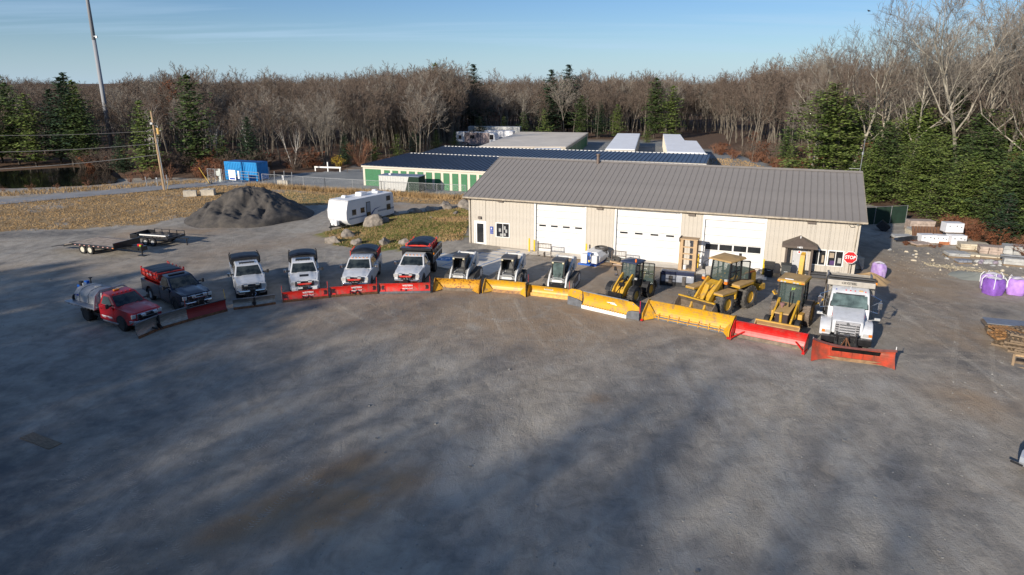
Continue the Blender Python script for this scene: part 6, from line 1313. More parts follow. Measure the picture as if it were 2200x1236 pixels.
# silver car at the right edge
CA = thing('parked_car', 'silver car nose with headlight cut off by the right edge of the photo', 'car', 18.38, 20.85, -62)
def dcar(px, py, pz): 
    f = 1-.16*max(0, (.7-py)/.7)**2; f *= 1-.22*max(0, (pz-.9)/.55); return (px*f, py, pz)
b = M(fn=dcar); b.prism([(.05,.28),(-.02,.45),(.02,.62),(.25,.76),(1.1,.93),(1.2,.95),(4.3,.98),(4.4,.5),(4.2,.3)]+[(3.75,.3)]+arc(3.4,.32,.37,0,180,8)+[(1.3,.28)]+arc(.9,.32,.37,0,180,8)+[(.4,.28)], -.88, .88); b.build('body', mat('silver car paint', (.50,.53,.58), .25, .4, .03, 2, coat=.7), CA, bevel=.06, seg=3)
b = M(fn=dcar); b.prism([(1.1,.9),(1.9,1.38),(2.4,1.46),(3.3,1.42),(4.1,.95)], -.80, .80); b.build('cab', glass, CA, bevel=.05)
b = M(fn=dcar); b.prism([(1.85,1.38),(2.4,1.47),(3.3,1.44),(3.45,1.38),(2.4,1.42)], -.82, .82); b.build('roof', mat('silver car paint', (.5,.5,.5)), CA, bevel=.02)
for s_ in (-1, 1):
    b = M(); b.grid(lambda u, v: dcar(s_*(.50+u*.36), .03+u*u*.34+v*.22, .58+v*.15+.015), 5, 3); b.build('headlight', lamp_c, CA, smooth=True)
    b = M(); b.lathe([(0,.07),(.03,.03)], (s_*.62,.10,.655), 'y', 10); b.build('projector_lens', mat('blue projector', (.05,.12,.5), .1), CA)
    for yy in (.9, 3.4): wheel(CA, s_*.78, yy, .32, .2, alum, s_)
    b = M(); b.obox((s_*.95,1.55,.98),(.16,.12,.12)); b.build('side_mirror', mat('silver car paint', (.5,.5,.5)), CA, bevel=.03)
b = M(); b.obox((0,-.0,.48),(.9,.06,.16)); b.obox((0,.0,.34),(1.1,.06,.08)); b.build('grille', black, CA, bevel=.02)
b = M(); b.box(-1.0,-.6,-.03,.02,.3,.36); b.build('lower_intake', black, CA)

# ================================================================ left side: trailers, pile, caravan, boulders
T = thing('flatbed_trailer', 'long flatbed trailer with grey plank deck and white wheels at the left', 'trailer', -36.5, 54.7, -19.3)
b = M()
for k in range(9):
    b_ = M(); b_.box(.7,5.1,.02+k*.27,.27+k*.27,.80,.85); b_.build('deck_board', deck_w, T)
    b_ = M(); b_.add([(-.35,.02+k*.27,.62),(.7,.02+k*.27,.80),(.7,.27+k*.27,.80),(-.35,.27+k*.27,.62),(-.35,.02+k*.27,.66),(.7,.02+k*.27,.85),(.7,.27+k*.27,.85),(-.35,.27+k*.27,.66)],[(0,3,2,1),(4,5,6,7),(0,1,5,4),(1,2,6,5),(2,3,7,6),(3,0,4,7)]); b_.build('ramp_board', deck_w, T)
b.box(.6,5.1,-.06,0,.68,.86); b.box(.6,5.1,2.45,2.51,.68,.86); b.bar((-.4,-.03,.55),(.7,-.03,.77),.06,.14); b.box(5.06,5.14,-.06,2.5,.68,1.15); b.box(.6,6.6,.85,1.0,.5,.68); b.box(.6,6.6,1.45,1.6,.5,.68); b.box(5.9,6.9,.9,1.5,.45,.80); b.tube((6.6,1.2,0),(6.6,1.2,.6),.06); b.box(6.3,6.9,1.0,1.4,.0,.06); b.build('frame', black_g, T)
b = M()
for k in range(9): b.box(.9+k*.5,1.05+k*.5,-.075,-.06,.74,.79)
b.build('reflector_strip', mat('red white reflectors', (.6,.06,.05), .5, 0, .1, 30, col2=(.7,.65,.6)), T)['kind'] = 'stuff'
b = M(); b.box(5.0,5.08,-.085,-.06,.72,.78); b.build('amber_reflector', amber, T)
for (xx, yy) in ((1.55,.12),(2.35,.12),(1.55,2.3),(2.35,2.3)): w_ = wheel(T, xx, yy, .38, .22, mat('cream wheel', (.55,.52,.42), .6), 1, rim_r=.62); w_.rotation_euler = (0,0,-PI/2 if yy < 1 else PI/2)
b = M(); b.bar((-.4,.1,.6),(-1.9,.3,.35),.5,.05); b.bar((-.4,1.8,.6),(-1.9,1.9,.35),.5,.05); b.build('ramp', black_g, T)
b = M(); b.obox((6.4,1.3,.85),(.4,.2,.12)); b.build('strap_box', redlens, T); b = M(); b.obox((6.6,1.15,.84),(.12,.12,.1)); b.build('lime_cap', mat('lime cap', (.45,.7,.03), .6), T)
T = thing('utility_trailer', 'small black utility trailer with white rails loaded with a dark heap', 'trailer', -32.3, 57.6, -15.5)
b = M(); b.box(0,3.2,0,.06,.55,.72); b.box(0,3.2,2.0,2.06,.55,.72); b.box(3.14,3.2,0,2.06,.55,.72); b.box(0,.06,0,2.06,.55,.72)
for k in range(5): b.box(k*.78,k*.78+.05,0,.05,.7,1.0); b.box(k*.78,k*.78+.05,2.01,2.06,.7,1.0)
b.box(0,3.2,0,.05,.98,1.02); b.box(0,3.2,2.01,2.06,.98,1.02); b.bar((3.2,1.0,.6),(4.4,1.0,.6),.1,.1); b.tube((4.2,1,0),(4.2,1,.6),.05); b.box(-.7,0,0,.05,.5,.9); b.box(-.7,0,2,2.05,.5,.9); b.box(-.75,-.7,0,2.05,.5,.9); b.build('frame', black_g, T)
b = M(); b.box(.05,3.15,.05,2.0,.60,.64); b.build('deck', deck_w, T)
b = M(); b.box(.3,3.0,-.03,.02,.86,.95); b.box(.9,3.0,.3,.4,.86,.93); b.build('white_rail', white_trim, T)
for (xx, yy) in ((.95,-.1),(1.7,-.1),(.95,2.15),(1.7,2.15)): w_ = wheel(T, xx, yy, .33, .2, galv, 1, rim_r=.5); w_.rotation_euler = (0,0,-PI/2 if yy < 0 else PI/2)
b = M(); b.grid(lambda u, v: (.3+u*2.6, .3+v*1.5, .64+.32*math.sin(u*PI)**.6*math.sin(v*PI)**.5*(1+.2*math.sin(u*19+v*11))), 14, 8); b.build('dirt_load', pilem, T)
# crushed stone pile
b = M(); from mathutils import noise as nn
def PP(u, v):
    a = u*2*PI; r = (1-v); k = 1+.12*math.sin(2*a+.6)+.06*math.sin(5*a+1)
    x = math.cos(a)*r*6.4*k; y = math.sin(a)*r*6.6*k
    d = math.hypot(x/6.4, y/6.6)
    z = 3.7*max(0, 1-d/1.0)**.92
    z = min(z, 2.95+.25*nn.noise(Vector((x*.5,y*.5,2))))
    # loader bites on the near face
    for (bx, by, br, dp) in ((.3,-3.4,1.5,.8),(2.2,-3.3,1.2,.5),(-1.5,-3.0,1.2,.45),(1.2,-1.9,1.2,.55)):
        q = math.hypot((x-bx), (y-by)*.8)/br
        if q < 1: z -= dp*(1-q*q)*min(1, z)
    z -= .34*max(0, math.sin(x*3.1+.8*math.sin(y*1.7))-.35)*min(1, z)*(1 if y < -1.5 and abs(x) < 3.6 else 0)
    if y < -1: z += .16*min(1,z)*nn.noise(Vector((x*2.2, y*.5, 1)))
    z += (.20*nn.noise(Vector((x*1.1, y*1.1, 5)))+.13*nn.noise(Vector((x*2.9, y*2.9, 8)))+.08*nn.noise(Vector((x*7, y*7, 3))))*min(1, z)
    return (x, y, max(z, -.02) if r < .98 else -.08)
b.grid(PP, 130, 46)
o = b.build('gravel_pile', pilem, loc=(-27.3, 70.6, 0), fix=False, smooth=True); tag(o, 'big dark crushed stone pile dug into on its near side', 'gravel pile')
for i, (x, y, rz, L_) in enumerate([(-39.6,83.8,15,1.5),(-37.8,84.6,10,1.6),(-37.9,85.3,12,1.4)]):
    T = thing('concrete_block', ['pale concrete block left of its pair behind the stone pile','second pale concrete block behind the stone pile','concrete block farthest back behind the stone pile'][i], 'concrete block', x, y, rz, 'concrete blocks behind the stone pile', z=gz(x,y)); b = M(); b.box(-L_/2,L_/2,-.35,.35,0,.75); b.box(-.15,.15,-.15,.15,.75,.82); b.build('block', cblock, T, bevel=.03)
# caravan
CV = thing('travel_trailer', 'white travel trailer with blue stripe and three roof vents', 'caravan', -16.5, 63.6, -30, z=.05)
b = M(); b.prism([(.15,.75),(.0,1.1),(-.0,1.75),(.28,2.72),(6.7,2.78),(6.85,2.5),(6.9,.6),(.6,.45)], -1.2, 1.2); b.build('body', rv_w, CV, bevel=.04)
b = M(); b.box(-1.17,1.17,.35,6.75,2.76,2.80); b.build('roof', mat('white rv roof', (.80,.80,.80), .5), CV)
for (xx, yy, w_, d, h_) in ((-.5,1.7,.5,.5,.22),(-.1,3.6,.8,1.0,.34),(.2,5.6,.5,.6,.2),(-.2,5.7,.45,.5,.30)): b = M(); b.prism([(yy-d/2,2.8),(yy-d/2+.08,2.8+h_),(yy+d/2-.08,2.8+h_),(yy+d/2,2.8)], xx-w_/2, xx+w_/2); b.build('roof_vent', rv_w, CV, bevel=.06)
def rvwin(y0, y1, z0, z1, open_=False):
    b = M(); b.box(1.195,1.22,y0,y1,z0,z1); o = b.build('window', black_g, CV, bevel=.01); b = M(); b.box(1.215,1.228,y0+.06,(y0+y1)/2-.02,z0+.06,z1-.06); b.box(1.215,1.228,(y0+y1)/2+.02,y1-.06,z0+.06,z1-.06); b.build('pane', glass_b if not open_ else rv_grey, o)
rvwin(.78,1.33,1.35,1.88); rvwin(1.95,2.5,1.40,1.90); rvwin(5.75,6.35,2.05,2.52); rvwin(5.75,6.35,1.12,1.70)
b = M(); b.box(1.195,1.225,2.75,3.35,.95,2.35); d = b.build('door', black_g, CV, bevel=.02); b = M(); b.box(1.22,1.235,2.82,3.28,1.35,2.28); b.build('pane', rv_grey, d); b = M(); b.box(1.22,1.24,2.82,3.28,1.0,1.3); b.build('lower_pane', glass_b, d)
b = M(); b.box(1.2,1.21,.35,3.2,1.0,1.14); b.build('stripe', rv_grey, CV); b = M(); b.box(1.2,1.212,4.4,6.85,1.15,1.32); b.build('stripe', rv_grey, CV)
b = M(); b.add([(1.215,3.3,.98),(1.215,3.5,1.0),(1.215,4.0,1.45),(1.215,4.9,1.62),(1.215,4.0,1.56),(1.215,3.5,1.25)],[(0,1,2,5),(2,3,4,5)]); b.build('swoosh_decal', rv_blue, CV, fix=False)
b = M(); b.box(1.2,1.215,5.9,6.6,.72,1.05); b.build('hatch', rv_w, CV, bevel=.01); b = M(); b.box(1.19,1.21,3.2,4.9,.55,.72); b.build('wheel_arch', black, CV)
for yy in (3.7, 4.4): wheel(CV, 1.08, yy, .32, .2, galv, 1); wheel(CV, -1.08, yy, .32, .2, galv, -1)
b = M(); b.prism([(-.70,.02),(.70,.02),(.70,.55),(-.70,.55)], 0, .03, 'y'); o = b.build('front_window_cover', mat('cream window cover', (.60,.58,.50), .5), CV, bevel=.02, loc=(0,.005,1.28), rot=(R(-8),0,0)); b = M(); b.box(-.6,.6,-.012,0,.08,.12); b.box(-.4,.4,-.012,0,.38,.42); b.build('blue_print', rv_blue, o)
b = M(); b.box(-.55,.55,-.1,.5,.35,.5); b.bar((-.5,.2,.45),(0,-1.1,.42),.09,.09); b.bar((.5,.2,.45),(0,-1.1,.42),.09,.09); b.tube((0,-.9,0),(0,-.9,.8),.05); b.build('hitch_frame', black, CV)
b = M(); b.tube((-.2,-.35,.48),(-.2,-.35,1.0),.17,n=14); b.tube((.2,-.35,.48),(.2,-.35,1.0),.17,n=14); b.box(-.4,.4,-.53,-.16,.5,.95); b.build('propane_cover', rv_w, CV, bevel=.03)
for q in (-1.0, 1.0): b = M(); b.box(q-.05,q+.05,1.0,1.1,0,.5); b.box(q-.05,q+.05,6.0,6.1,0,.5); b.build('stabiliser_jack', black, CV)
bl_ = [(-13.1,64.3,1.35,.9,.95,'largest pale boulder in front of the white travel trailer'),(-12.3,65.5,.7,.5,.45,'flat grey boulder right behind the largest boulder'),(-14.9,60.9,.95,.7,.55,'grey boulder below the travel trailer hitch'),(-15.7,58.4,.95,.65,.62,'pale boulder at the left end of the boulder row'),(-13.4,57.7,.9,.6,.5,'grey boulder behind the middle white pickup'),(-11.0,57.6,1.0,.6,.55,'tan boulder between the spreader and the dump body'),(-9.2,57.3,.85,.6,.5,'pinkish boulder left of the black dump body'),
    (-11.9,69.2,.9,.6,.45,'blue grey boulder behind the rear of the travel trailer'),(-10.4,72.2,1.3,.8,.55,'wide pale boulder along the driveway edge'),(-9.0,74.0,1.0,.7,.45,'low grey boulder in the driveway row'),(-7.4,75.2,1.1,.8,.8,'rounded pale boulder before the garage corner in the driveway row'),(-5.5,76.4,.8,.8,.75,'square cream boulder touching the garage corner'),(-14.9,65.7,.45,.3,.3,'small stone by the trailer hitch'),(-6.0,72.0,.8,.4,.3,'flat stone in the grass near the garage wall'),(-6.6,59.2,.35,.2,.2,'small light stone in the grass near the garage'),(-8.2,68.0,.3,.2,.2,'small stone on the green grass bank')]
for i, (x, y, sx_, sy_, sz_, lab) in enumerate(bl_): rock('boulder', lab, 'boulder', x, y, gz(x, y)-.05, sx_*.8, sy_*.9, sz_, rockm, 20+i*3, 'boulders edging the grass bank')
for (x, y, lab) in ((-42.0,94.8,'small round boulder beside the metal gate'),): rock('boulder', lab, 'boulder', x, y, gz(x,y), .5, .45, .5, rockm, 99)
# ================================================================ behind: container, gate, fence, utilities
T = thing('shipping_container', 'bright blue corrugated shipping container behind the gate', 'container', -41.6, 99.6, -20)
L_, D_, H_ = 5.7, 2.4, 2.6
b = M(); b.box(.05,L_-.05,.05,D_-.05,.1,H_-.05)
for k in range(19): b.box(.15+k*.29,.31+k*.29,-.0,.05,.2,H_-.15); b.box(.15+k*.29,.31+k*.29,D_-.05,D_,.2,H_-.15)
for k in range(8): b.box(L_-.05,L_,.12+k*.28,.27+k*.28,.2,H_-.15)
b.build('walls', cont_b, T)
b = M()
for (xx, yy) in ((0,0),(L_-.12,0),(0,D_-.12),(L_-.12,D_-.12)): b.box(xx,xx+.12,yy,yy+.12,0,H_)
for yy in (-.01,D_-.11): b.box(.12,L_-.12,yy,yy+.12,H_-.12,H_); b.box(.12,L_-.12,yy,yy+.12,0.02,.14)
for xx in (0,L_-.12): b.box(xx,xx+.12,.12,D_-.12,H_-.12,H_)
b.build('frame', cont_b, T); b = M(); b.box(.0,L_,.0,D_,H_-.04,H_+.012); b.build('roof', mat('darker blue roof', (.008,.09,.30), .5), T)
T = thing('water_tote', 'grey caged tote tank right of the blue container', 'tote', -37.6, 104.5, -15); b = M(); b.box(-.55,.55,-.5,.5,.15,1.15); b.build('tank_body', poly_g, T, bevel=.05)
b = M()
for k in range(6): b.box(-.58,.58,-.54,-.52,.2+k*.19,.22+k*.19); b.box(-.58+k*.225,-.56+k*.225,-.55,-.53,.15,1.18)
b.box(-.6,.6,-.55,.55,0,.12); b.build('cage', galv, T)
def clfence(label, pts, h, group, gaps=(), step=2.5, cat='fence'):
    T = thing('chain_link_fence', label, cat, pts[0][0], pts[0][1], 0, group, z=gz(*pts[0])); ox, oy = pts[0]; w_ = M()
    for (a, c) in zip(pts, pts[1:]):
        L_ = math.hypot(c[0]-a[0], c[1]-a[1]); n_ = max(1, round(L_/step))
        for k in range(n_+1):
            x, y = a[0]+(c[0]-a[0])*k/n_-ox, a[1]+(c[1]-a[1])*k/n_-oy; b = M(); b.tube((x,y,-.1),(x,y,h),.035,n=6); b.build('post', galv, T)
        b = M(); b.tube((a[0]-ox,a[1]-oy,h),(c[0]-ox,c[1]-oy,h),.025,n=5); b.build('top_rail', galv, T)
        d = Vector((c[0]-a[0],c[1]-a[1],0))/L_; o = Vector((a[0]-ox,a[1]-oy,0)); n2 = int(L_/.22)
        for k in range(-int(h/.22), n2):
            for sg in (0, 1):
                t0, t1 = k*.22, k*.22+h; z0, z1 = 0, h
                if t0 < 0: z0 = -t0; t0 = 0
                if t1 > L_: z1 = h-(t1-L_); t1 = L_
                p, q = o+d*t0, o+d*t1
                if sg: z0, z1 = h-z0, h-z1
                w_.add([(p.x,p.y,z0),(p.x,p.y,z0+.012),(q.x,q.y,z1+.012),(q.x,q.y,z1)],[(0,1,2,3)])
    w_.build('wire_mesh', galv, T, fix=False)['kind'] = 'stuff'; return T
clfence('long chain link fence between the dry grass and the storage yard', [(-34.1,93.5),(-24.4,89.2),(-16.5,86.3),(-5.6,82.6)], 1.55, None, step=3.4)
clfence('short chain link fence left of the sliding gate with pale notices', [(-43.0,97.0),(-40.7,96.4)], 1.9, None, step=1.1)
T = thing('sliding_gate', 'metal sliding gate with a large white sign in front of the container', 'gate', -40.4, 96.3, -26)
b = M()
for xx in (0,1.6,3.2,4.7,6.6): b.tube((xx,0,.1),(xx,0,1.75),.035,n=6)
for zz_ in (.12,1.0,1.35,1.75): b.tube((0,0,zz_),(6.6,0,zz_),.03,n=6)
b.build('gate_frame', galv, T); b = M(); b.box(1.0,2.3,-.08,-.05,.45,1.85); o = b.build('gate_sign', sign_w, T); b = M(); b.box(1.15,2.15,-.09,-.08,.55,.78); b.build('blue_print', sign_b, o); b = M(); b.box(2.7,3.0,-.06,-.04,.7,1.8); b.build('notice', poly_w, T); b = M(); b.box(-1.0,-.55,-.1,-.05,.1,1.9); b.box(-1.5,-1.0,-.1,-.05,.9,1.6); b.build('pale_panel', mat('pale panel', (.5,.54,.5), .6), T)
for (x, y, lab) in ((-32.6,93.9,'left leaning grey gate post'),(-31.4,94.3,'gate post beside the concrete keypad block'),(-29.9,92.9,'right grey gate post by the keypad block')): 
    T = thing('gate_post', lab, 'post', x, y, 0, 'gate posts'); b = M(); b.tube((0,0,0),(.12,0,1.9),.05,n=6); b.build('pole', galv, T)
T = thing('keypad_block', 'concrete block with a small white keypad stand', 'block', -31.0, 92.9, -15); b = M(); b.box(-.8,.8,-.35,.35,0,.8); b.build('block', cblock, T, bevel=.03); b = M(); b.box(-.05,.05,-.05,.05,.8,1.2); b.box(-.12,.12,-.15,.02,1.2,1.45); b.build('keypad', sign_w, T)
T = thing('guard_rail', 'white timber guard rail at the back of the paved yard', 'guard rail', -31.4, 109.5, -14); b = M(); b.box(0,4.6,-.06,.06,.55,.78); b.build('rail', white_trim, T)
for k in (0.1,2.3,4.4): b = M(); b.box(k-.08,k+.08,-.02,.14,0,.6 if k != 2.3 else 1.5); b.build('rail_post', white_trim, T)
T = thing('guard_rail', 'dark guard rail next to the storage building corner', 'guard rail', -26.0, 107.9, 12); b = M(); b.box(0,2.4,-.05,.05,.5,.72); b.box(.1,.2,-.03,.03,0,.5); b.box(2.1,2.2,-.03,.03,0,.5); b.build('rail', brown_trim, T)
T = thing('cargo_trailer', 'grey enclosed trailer with slanted nose parked behind the fence', 'trailer', -16.9, 86.9, -17); b = M(); b.prism([(0,.35),(3.6,.35),(4.15,2.15),(4.15,2.2),(0,2.2)], 0, 2.1, 'y')
for k in range(11): b.box(.15+k*.36,.2+k*.36,-.02,0,.4,2.1) if k < 10 else None
b.build('body', mat('pale ribbed trailer side', (.52,.52,.50), .5, .1), T); b = M(); b.box(-.05,5.6,-.06,2.15,2.2,2.26); b.build('roof', mat('blue grey roof sheet', (.20,.24,.33), .5, .2), T)
b = M(); b.prism([(3.62,.3),(5.5,.3),(5.5,2.18),(4.17,2.18)], .02, 2.0, 'y'); b.build('dark_cover', green_mesh, T); b = M(); b.box(1.0,1.3,.8,1.1,2.26,2.4); b.build('roof_vent', rv_w, T)
for xx in (1.4,2.2): wheel(T, xx, .1, .33, .2, galv, 1).rotation_euler = (0,0,-PI/2)
# parked rvs near the woods
T = thing('motorhome', 'white and brown motorhome parked by the woods beyond the big storage building', 'motorhome', -12.6, 156.5, -22)
b = M(); b.box(0,2.1,0,2.2,.9,3.0); b.build('rear_cap', rv_w, T, bevel=.05); b = M(); b.box(2.1,8.2,0,2.2,.55,3.0); b.build('body', mat('mauve brown motorhome side', (.28,.22,.22), .5, 0, .4, .5), T, bevel=.05); b = M(); b.box(0,8.2,0,2.2,3.0,3.05); b.build('roof', rv_w, T)
b = M(); b.prism([(8.2,.5),(9.6,.5),(9.75,1.4),(9.3,2.9),(8.2,3.0)], 0, 2.2, 'y'); b.build('cab_front', rv_w, T, bevel=.08); b = M(); b.box(8.3,9.2,-.02,0,1.6,2.6); b.build('cab_window', glass_b, T); b = M(); b.box(.7,1.4,-.02,0,1.5,2.3); b.build('window', glass_b, T); b = M(); b.box(3.5,4.6,-.02,0,1.7,2.4); b.build('window', glass_b, T)
for xx in (2.6,8.9): wheel(T, xx, .1, .45, .25, galv, 1).rotation_euler = (0,0,-PI/2)
b = M(); b.box(3,4,.6,1.4,3.05,3.3); b.build('roof_vent', black, T)
T = thing('enclosed_trailer', 'white enclosed trailer between the motorhome and the long semi trailer', 'trailer', -6.3, 160.0, -14); b = M(); b.box(0,6.0,0,2.4,.7,3.1); b.prism([(6.0,.7),(6.9,.9),(6.6,3.0),(6.0,3.1)],0,2.4,'y'); b.build('body', rv_w, T, bevel=.05); b = M(); b.box(3.6,4.5,-.03,0,.9,2.8); b.build('side_door', rv_w, T, bevel=.01)
b = M(); b.box(3.7,4.2,-.05,-.03,1.6,1.7); b.build('door_bar', black, T)
for xx in (.9,1.8): wheel(T, xx, .1, .4, .25, galv, 1).rotation_euler = (0,0,-PI/2)
T = thing('semi_trailer', 'long pale box trailer standing farthest back by the woods', 'trailer', -10.5, 167.0, -10); b = M(); b.box(0,12.5,0,2.5,1.0,3.6)
for k in range(20): b.box(.2+k*.62,.26+k*.62,-.03,0,1.1,3.5)
b.build('body', mat('pale grey trailer', (.50,.50,.48), .5), T); b = M(); b.box(12.5,12.56,.1,2.4,1.0,3.5); b.build('end_doors', grey_st, T)
for xx in (1.2,2.3): wheel(T, xx, .2, .5, .3, galv, 1).rotation_euler = (0,0,-PI/2)
# utility pole, wires, tower
def zat(px, py): return gz(px, py)
T = thing('utility_pole', 'leaning wooden utility pole with transformer and white conduit by the road', 'utility pole', -45.4, 89.1, 0)
b = M(); b.tube((0,0,-.2),(-.35,0.2,10.0),.17,.12,n=10); b.build('pole', mat('weathered pole wood', (.36,.25,.15), .85, 0, .3, 1.5, .3, 15, stretch=(4,4,.5)), T)
b = M(); b.tube((.26,-.1,0),(.02,-.1,6.6),.055,n=8); b.build('conduit', galv, T)
b = M(); b.tube((.30,0,7.15),(.28,0,7.95),.19,n=12); b.build('transformer', mat('tan yellow transformer', (.58,.36,.10), .5), T, bevel=.02); b = M(); b.tube((.28,0,7.95),(.28,0,8.2),.05,n=6); b.tube((.28,0,8.15),(-.35,0,8.4),.02,n=4); b.obox((-.4,-.1,8.5),(.3,.1,.25)); b.obox((.55,-.1,7.6),(.4,.03,.03)); b.build('insulator', galv, T)
b = M(); b.tube((.35,0,0),(.75,-.2,.9),.02,n=5); b.build('guy_stub', yellow_s, T)
for i, (z0, z1, ye, lab) in enumerate(((7.6,11.5,77,'top overhead wire sagging from the utility pole to the left'),(6.0,8.9,77,'middle overhead wire running left from the utility pole'),(4.6,5.8,76,'lowest and thickest overhead wire running left from the pole'))):
    p0 = Vector((-45.5,89.1,z0)); p1 = Vector((-92,ye-8,z1)); pts = []
    for k in range(25): t_ = k/24; q = p0.lerp(p1, t_); q.z -= 1.6*4*t_*(1-t_); pts.append(tuple(q))
    b = M(); b.path(pts, .022+.008*i, 4); tag(b.build('overhead_wire', mat('pale grey wire', (.22,.21,.2), .5), fix=False), lab, 'wire', 'overhead wires')
b = M(); b.path([(-45.6,89.2,9.2),(-43,96,5.5),(-39.5,101,.4)], .02, 4)
for (x, y, h_, lab) in ((-49.3,92.3,1.35,'left grey marker post beyond the road'),(-48.0,92.6,1.2,'middle thick marker post with pale cap beyond the road'),(-47.0,93.4,1.45,'right thin marker post beyond the road')):
    T = thing('marker_post', lab, 'post', x, y, 0, 'marker posts beyond the road', z=gz(x,y)); b = M(); b.tube((0,0,-.1),(-.04,0,h_),.06,n=8); b.build('shaft', galv, T); b = M(); b.tube((-.04,0,h_-.18),(-.04,0,h_),.085,n=8); b.build('cap', sign_w if 'thick' in lab else galv, T)
T = thing('guy_marker', 'yellow guy wire guard slanting into the grass beyond the road', 'guy wire', -43.2, 94.2, 0); b = M(); b.tube((1.6,0,0),(-.2,1.2,2.2),.03,n=5); b.build('guard', yellow_s, T)
T = thing('cell_tower', 'tall tapering grey monopole tower rising above the woods at the left', 'tower', -86.5, 150, 0)
b = M(); b.tube((0,0,0),(0,0,22),.48,.38,n=14); b.tube((0,0,22),(0,0,42),.38,.26,n=14); b.build('mast', mat('matt grey tower steel', (.30,.31,.33), .7, 0, .08, .1), T, smooth=True)
b = M(); b.tube((.3,-.3,22.7),(.75,-.4,22.7),.14,n=10); b.obox((.85,-.4,22.6),(.35,.3,.45)); b.build('antenna_box', galv, T)
T = thing('bird', 'small dark bird perched on the topmost branch of a bare tree', 'bird', 43.8, 90.0, 20, z=21.9); b = M(); b.lathe([(-.18,.01),(-.08,.08),(.05,.09),(.16,.05),(.34,.01)],(0,0,0),'x',8); b.lathe([(-.05,.02),(0,.06),(.06,.05)],(-.18,0,.08),'x',8); b.build('body', black, T)
# ================================================================ trees
def bare(seed, H, lv=4, n0=9, n1=6, n2=6, spread=1., r0=None, fork=.0, lean=0., stems=1, bk=None, tw=None, tws=.022, up=.35, first=.38, ntw=5):
    rr = random.Random(seed); tb, cb = M(), M()
    r0 = r0 or H*.013
    def branch(p, d, L_, r, l):
        nseg = 7 if l == 0 else (5 if l == 1 else 3); pts = [(p.copy(), r, d.copy())]; sl_ = L_/nseg
        for k in range(nseg):
            d = (d + Vector((rr.gauss(0,1), rr.gauss(0,1), rr.gauss(0,.6)))*(.06 if l == 0 else .17) + Vector((0,0,1))*(.05 if l == 0 else up*.35)).normalized()
            q = p + d*sl_; rq = r*(1-.72*(k+1)/nseg) if l else r0*(1-.75*(k+1)/nseg)
            tgt = tb if l <= 1 else cb
            if l <= 1: tgt.tube(p, q, pts[-1][1], rq, 7 if l == 0 else 5, False)
            else: tgt.tube(p, q, max(pts[-1][1], .012), max(rq, .010), 3, False)
            p = q; pts.append((p.copy(), rq, d.copy()))
        return pts
    def kids(pts, L_, l):
        if l >= lv: 
            return
        n = (n0, n1, n2, ntw)[l]; m = len(pts)-1
        for k in range(n):
            t0 = (first if l == 0 else .22); t_ = t0+(1-t0)*(k+.5+rr.uniform(-.3,.3))/n; i = min(m-1, int(t_*m)); f = t_*m-i
            p = pts[i][0].lerp(pts[i+1][0], f); r = pts[i][1]*(1-f)+pts[i+1][1]*f; d = pts[i][2]
            az = rr.uniform(0, 2*PI) if l else k*2.4+rr.uniform(-.5,.5)
            side = d.orthogonal().normalized(); side.rotate(Matrix.Rotation(az, 3, d))
            ang = rr.uniform(.45, .95)*(spread if l == 0 else 1); nd = (d*math.cos(ang)+side*math.sin(ang)).normalized()
            nL = L_*(rr.uniform(.42,.66) if l == 0 else rr.uniform(.38,.62))*(1.05-.45*t_ if l == 0 else 1.05-.3*t_)
            if l+1 >= lv:
                cb.cone3(p, p+(nd+Vector((0,0,.25))).normalized()*nL*1.1, tws)
            else:
                kk = branch(p, nd, nL, r*.62, l+1); kids(kk, nL, l+1)
    for s_ in range(stems):
        a = 2*PI*s_/stems+rr.uniform(-.4,.4); ln = lean + (.22 if stems > 1 else 0)
        d = Vector((math.cos(a)*ln, math.sin(a)*ln, 1)).normalized(); base = Vector((math.cos(a)*.2, math.sin(a)*.2, -.3)) if stems > 1 else Vector((0,0,-.3))
        pts = branch(base, d, H*(1 if s_ == 0 else rr.uniform(.8,1)), r0, 0); kids(pts, H, 0)
    return tb.mesh('trunk', bk or bark, fix=False, smooth=True), cb.mesh('crown', tw or twig, fix=False)
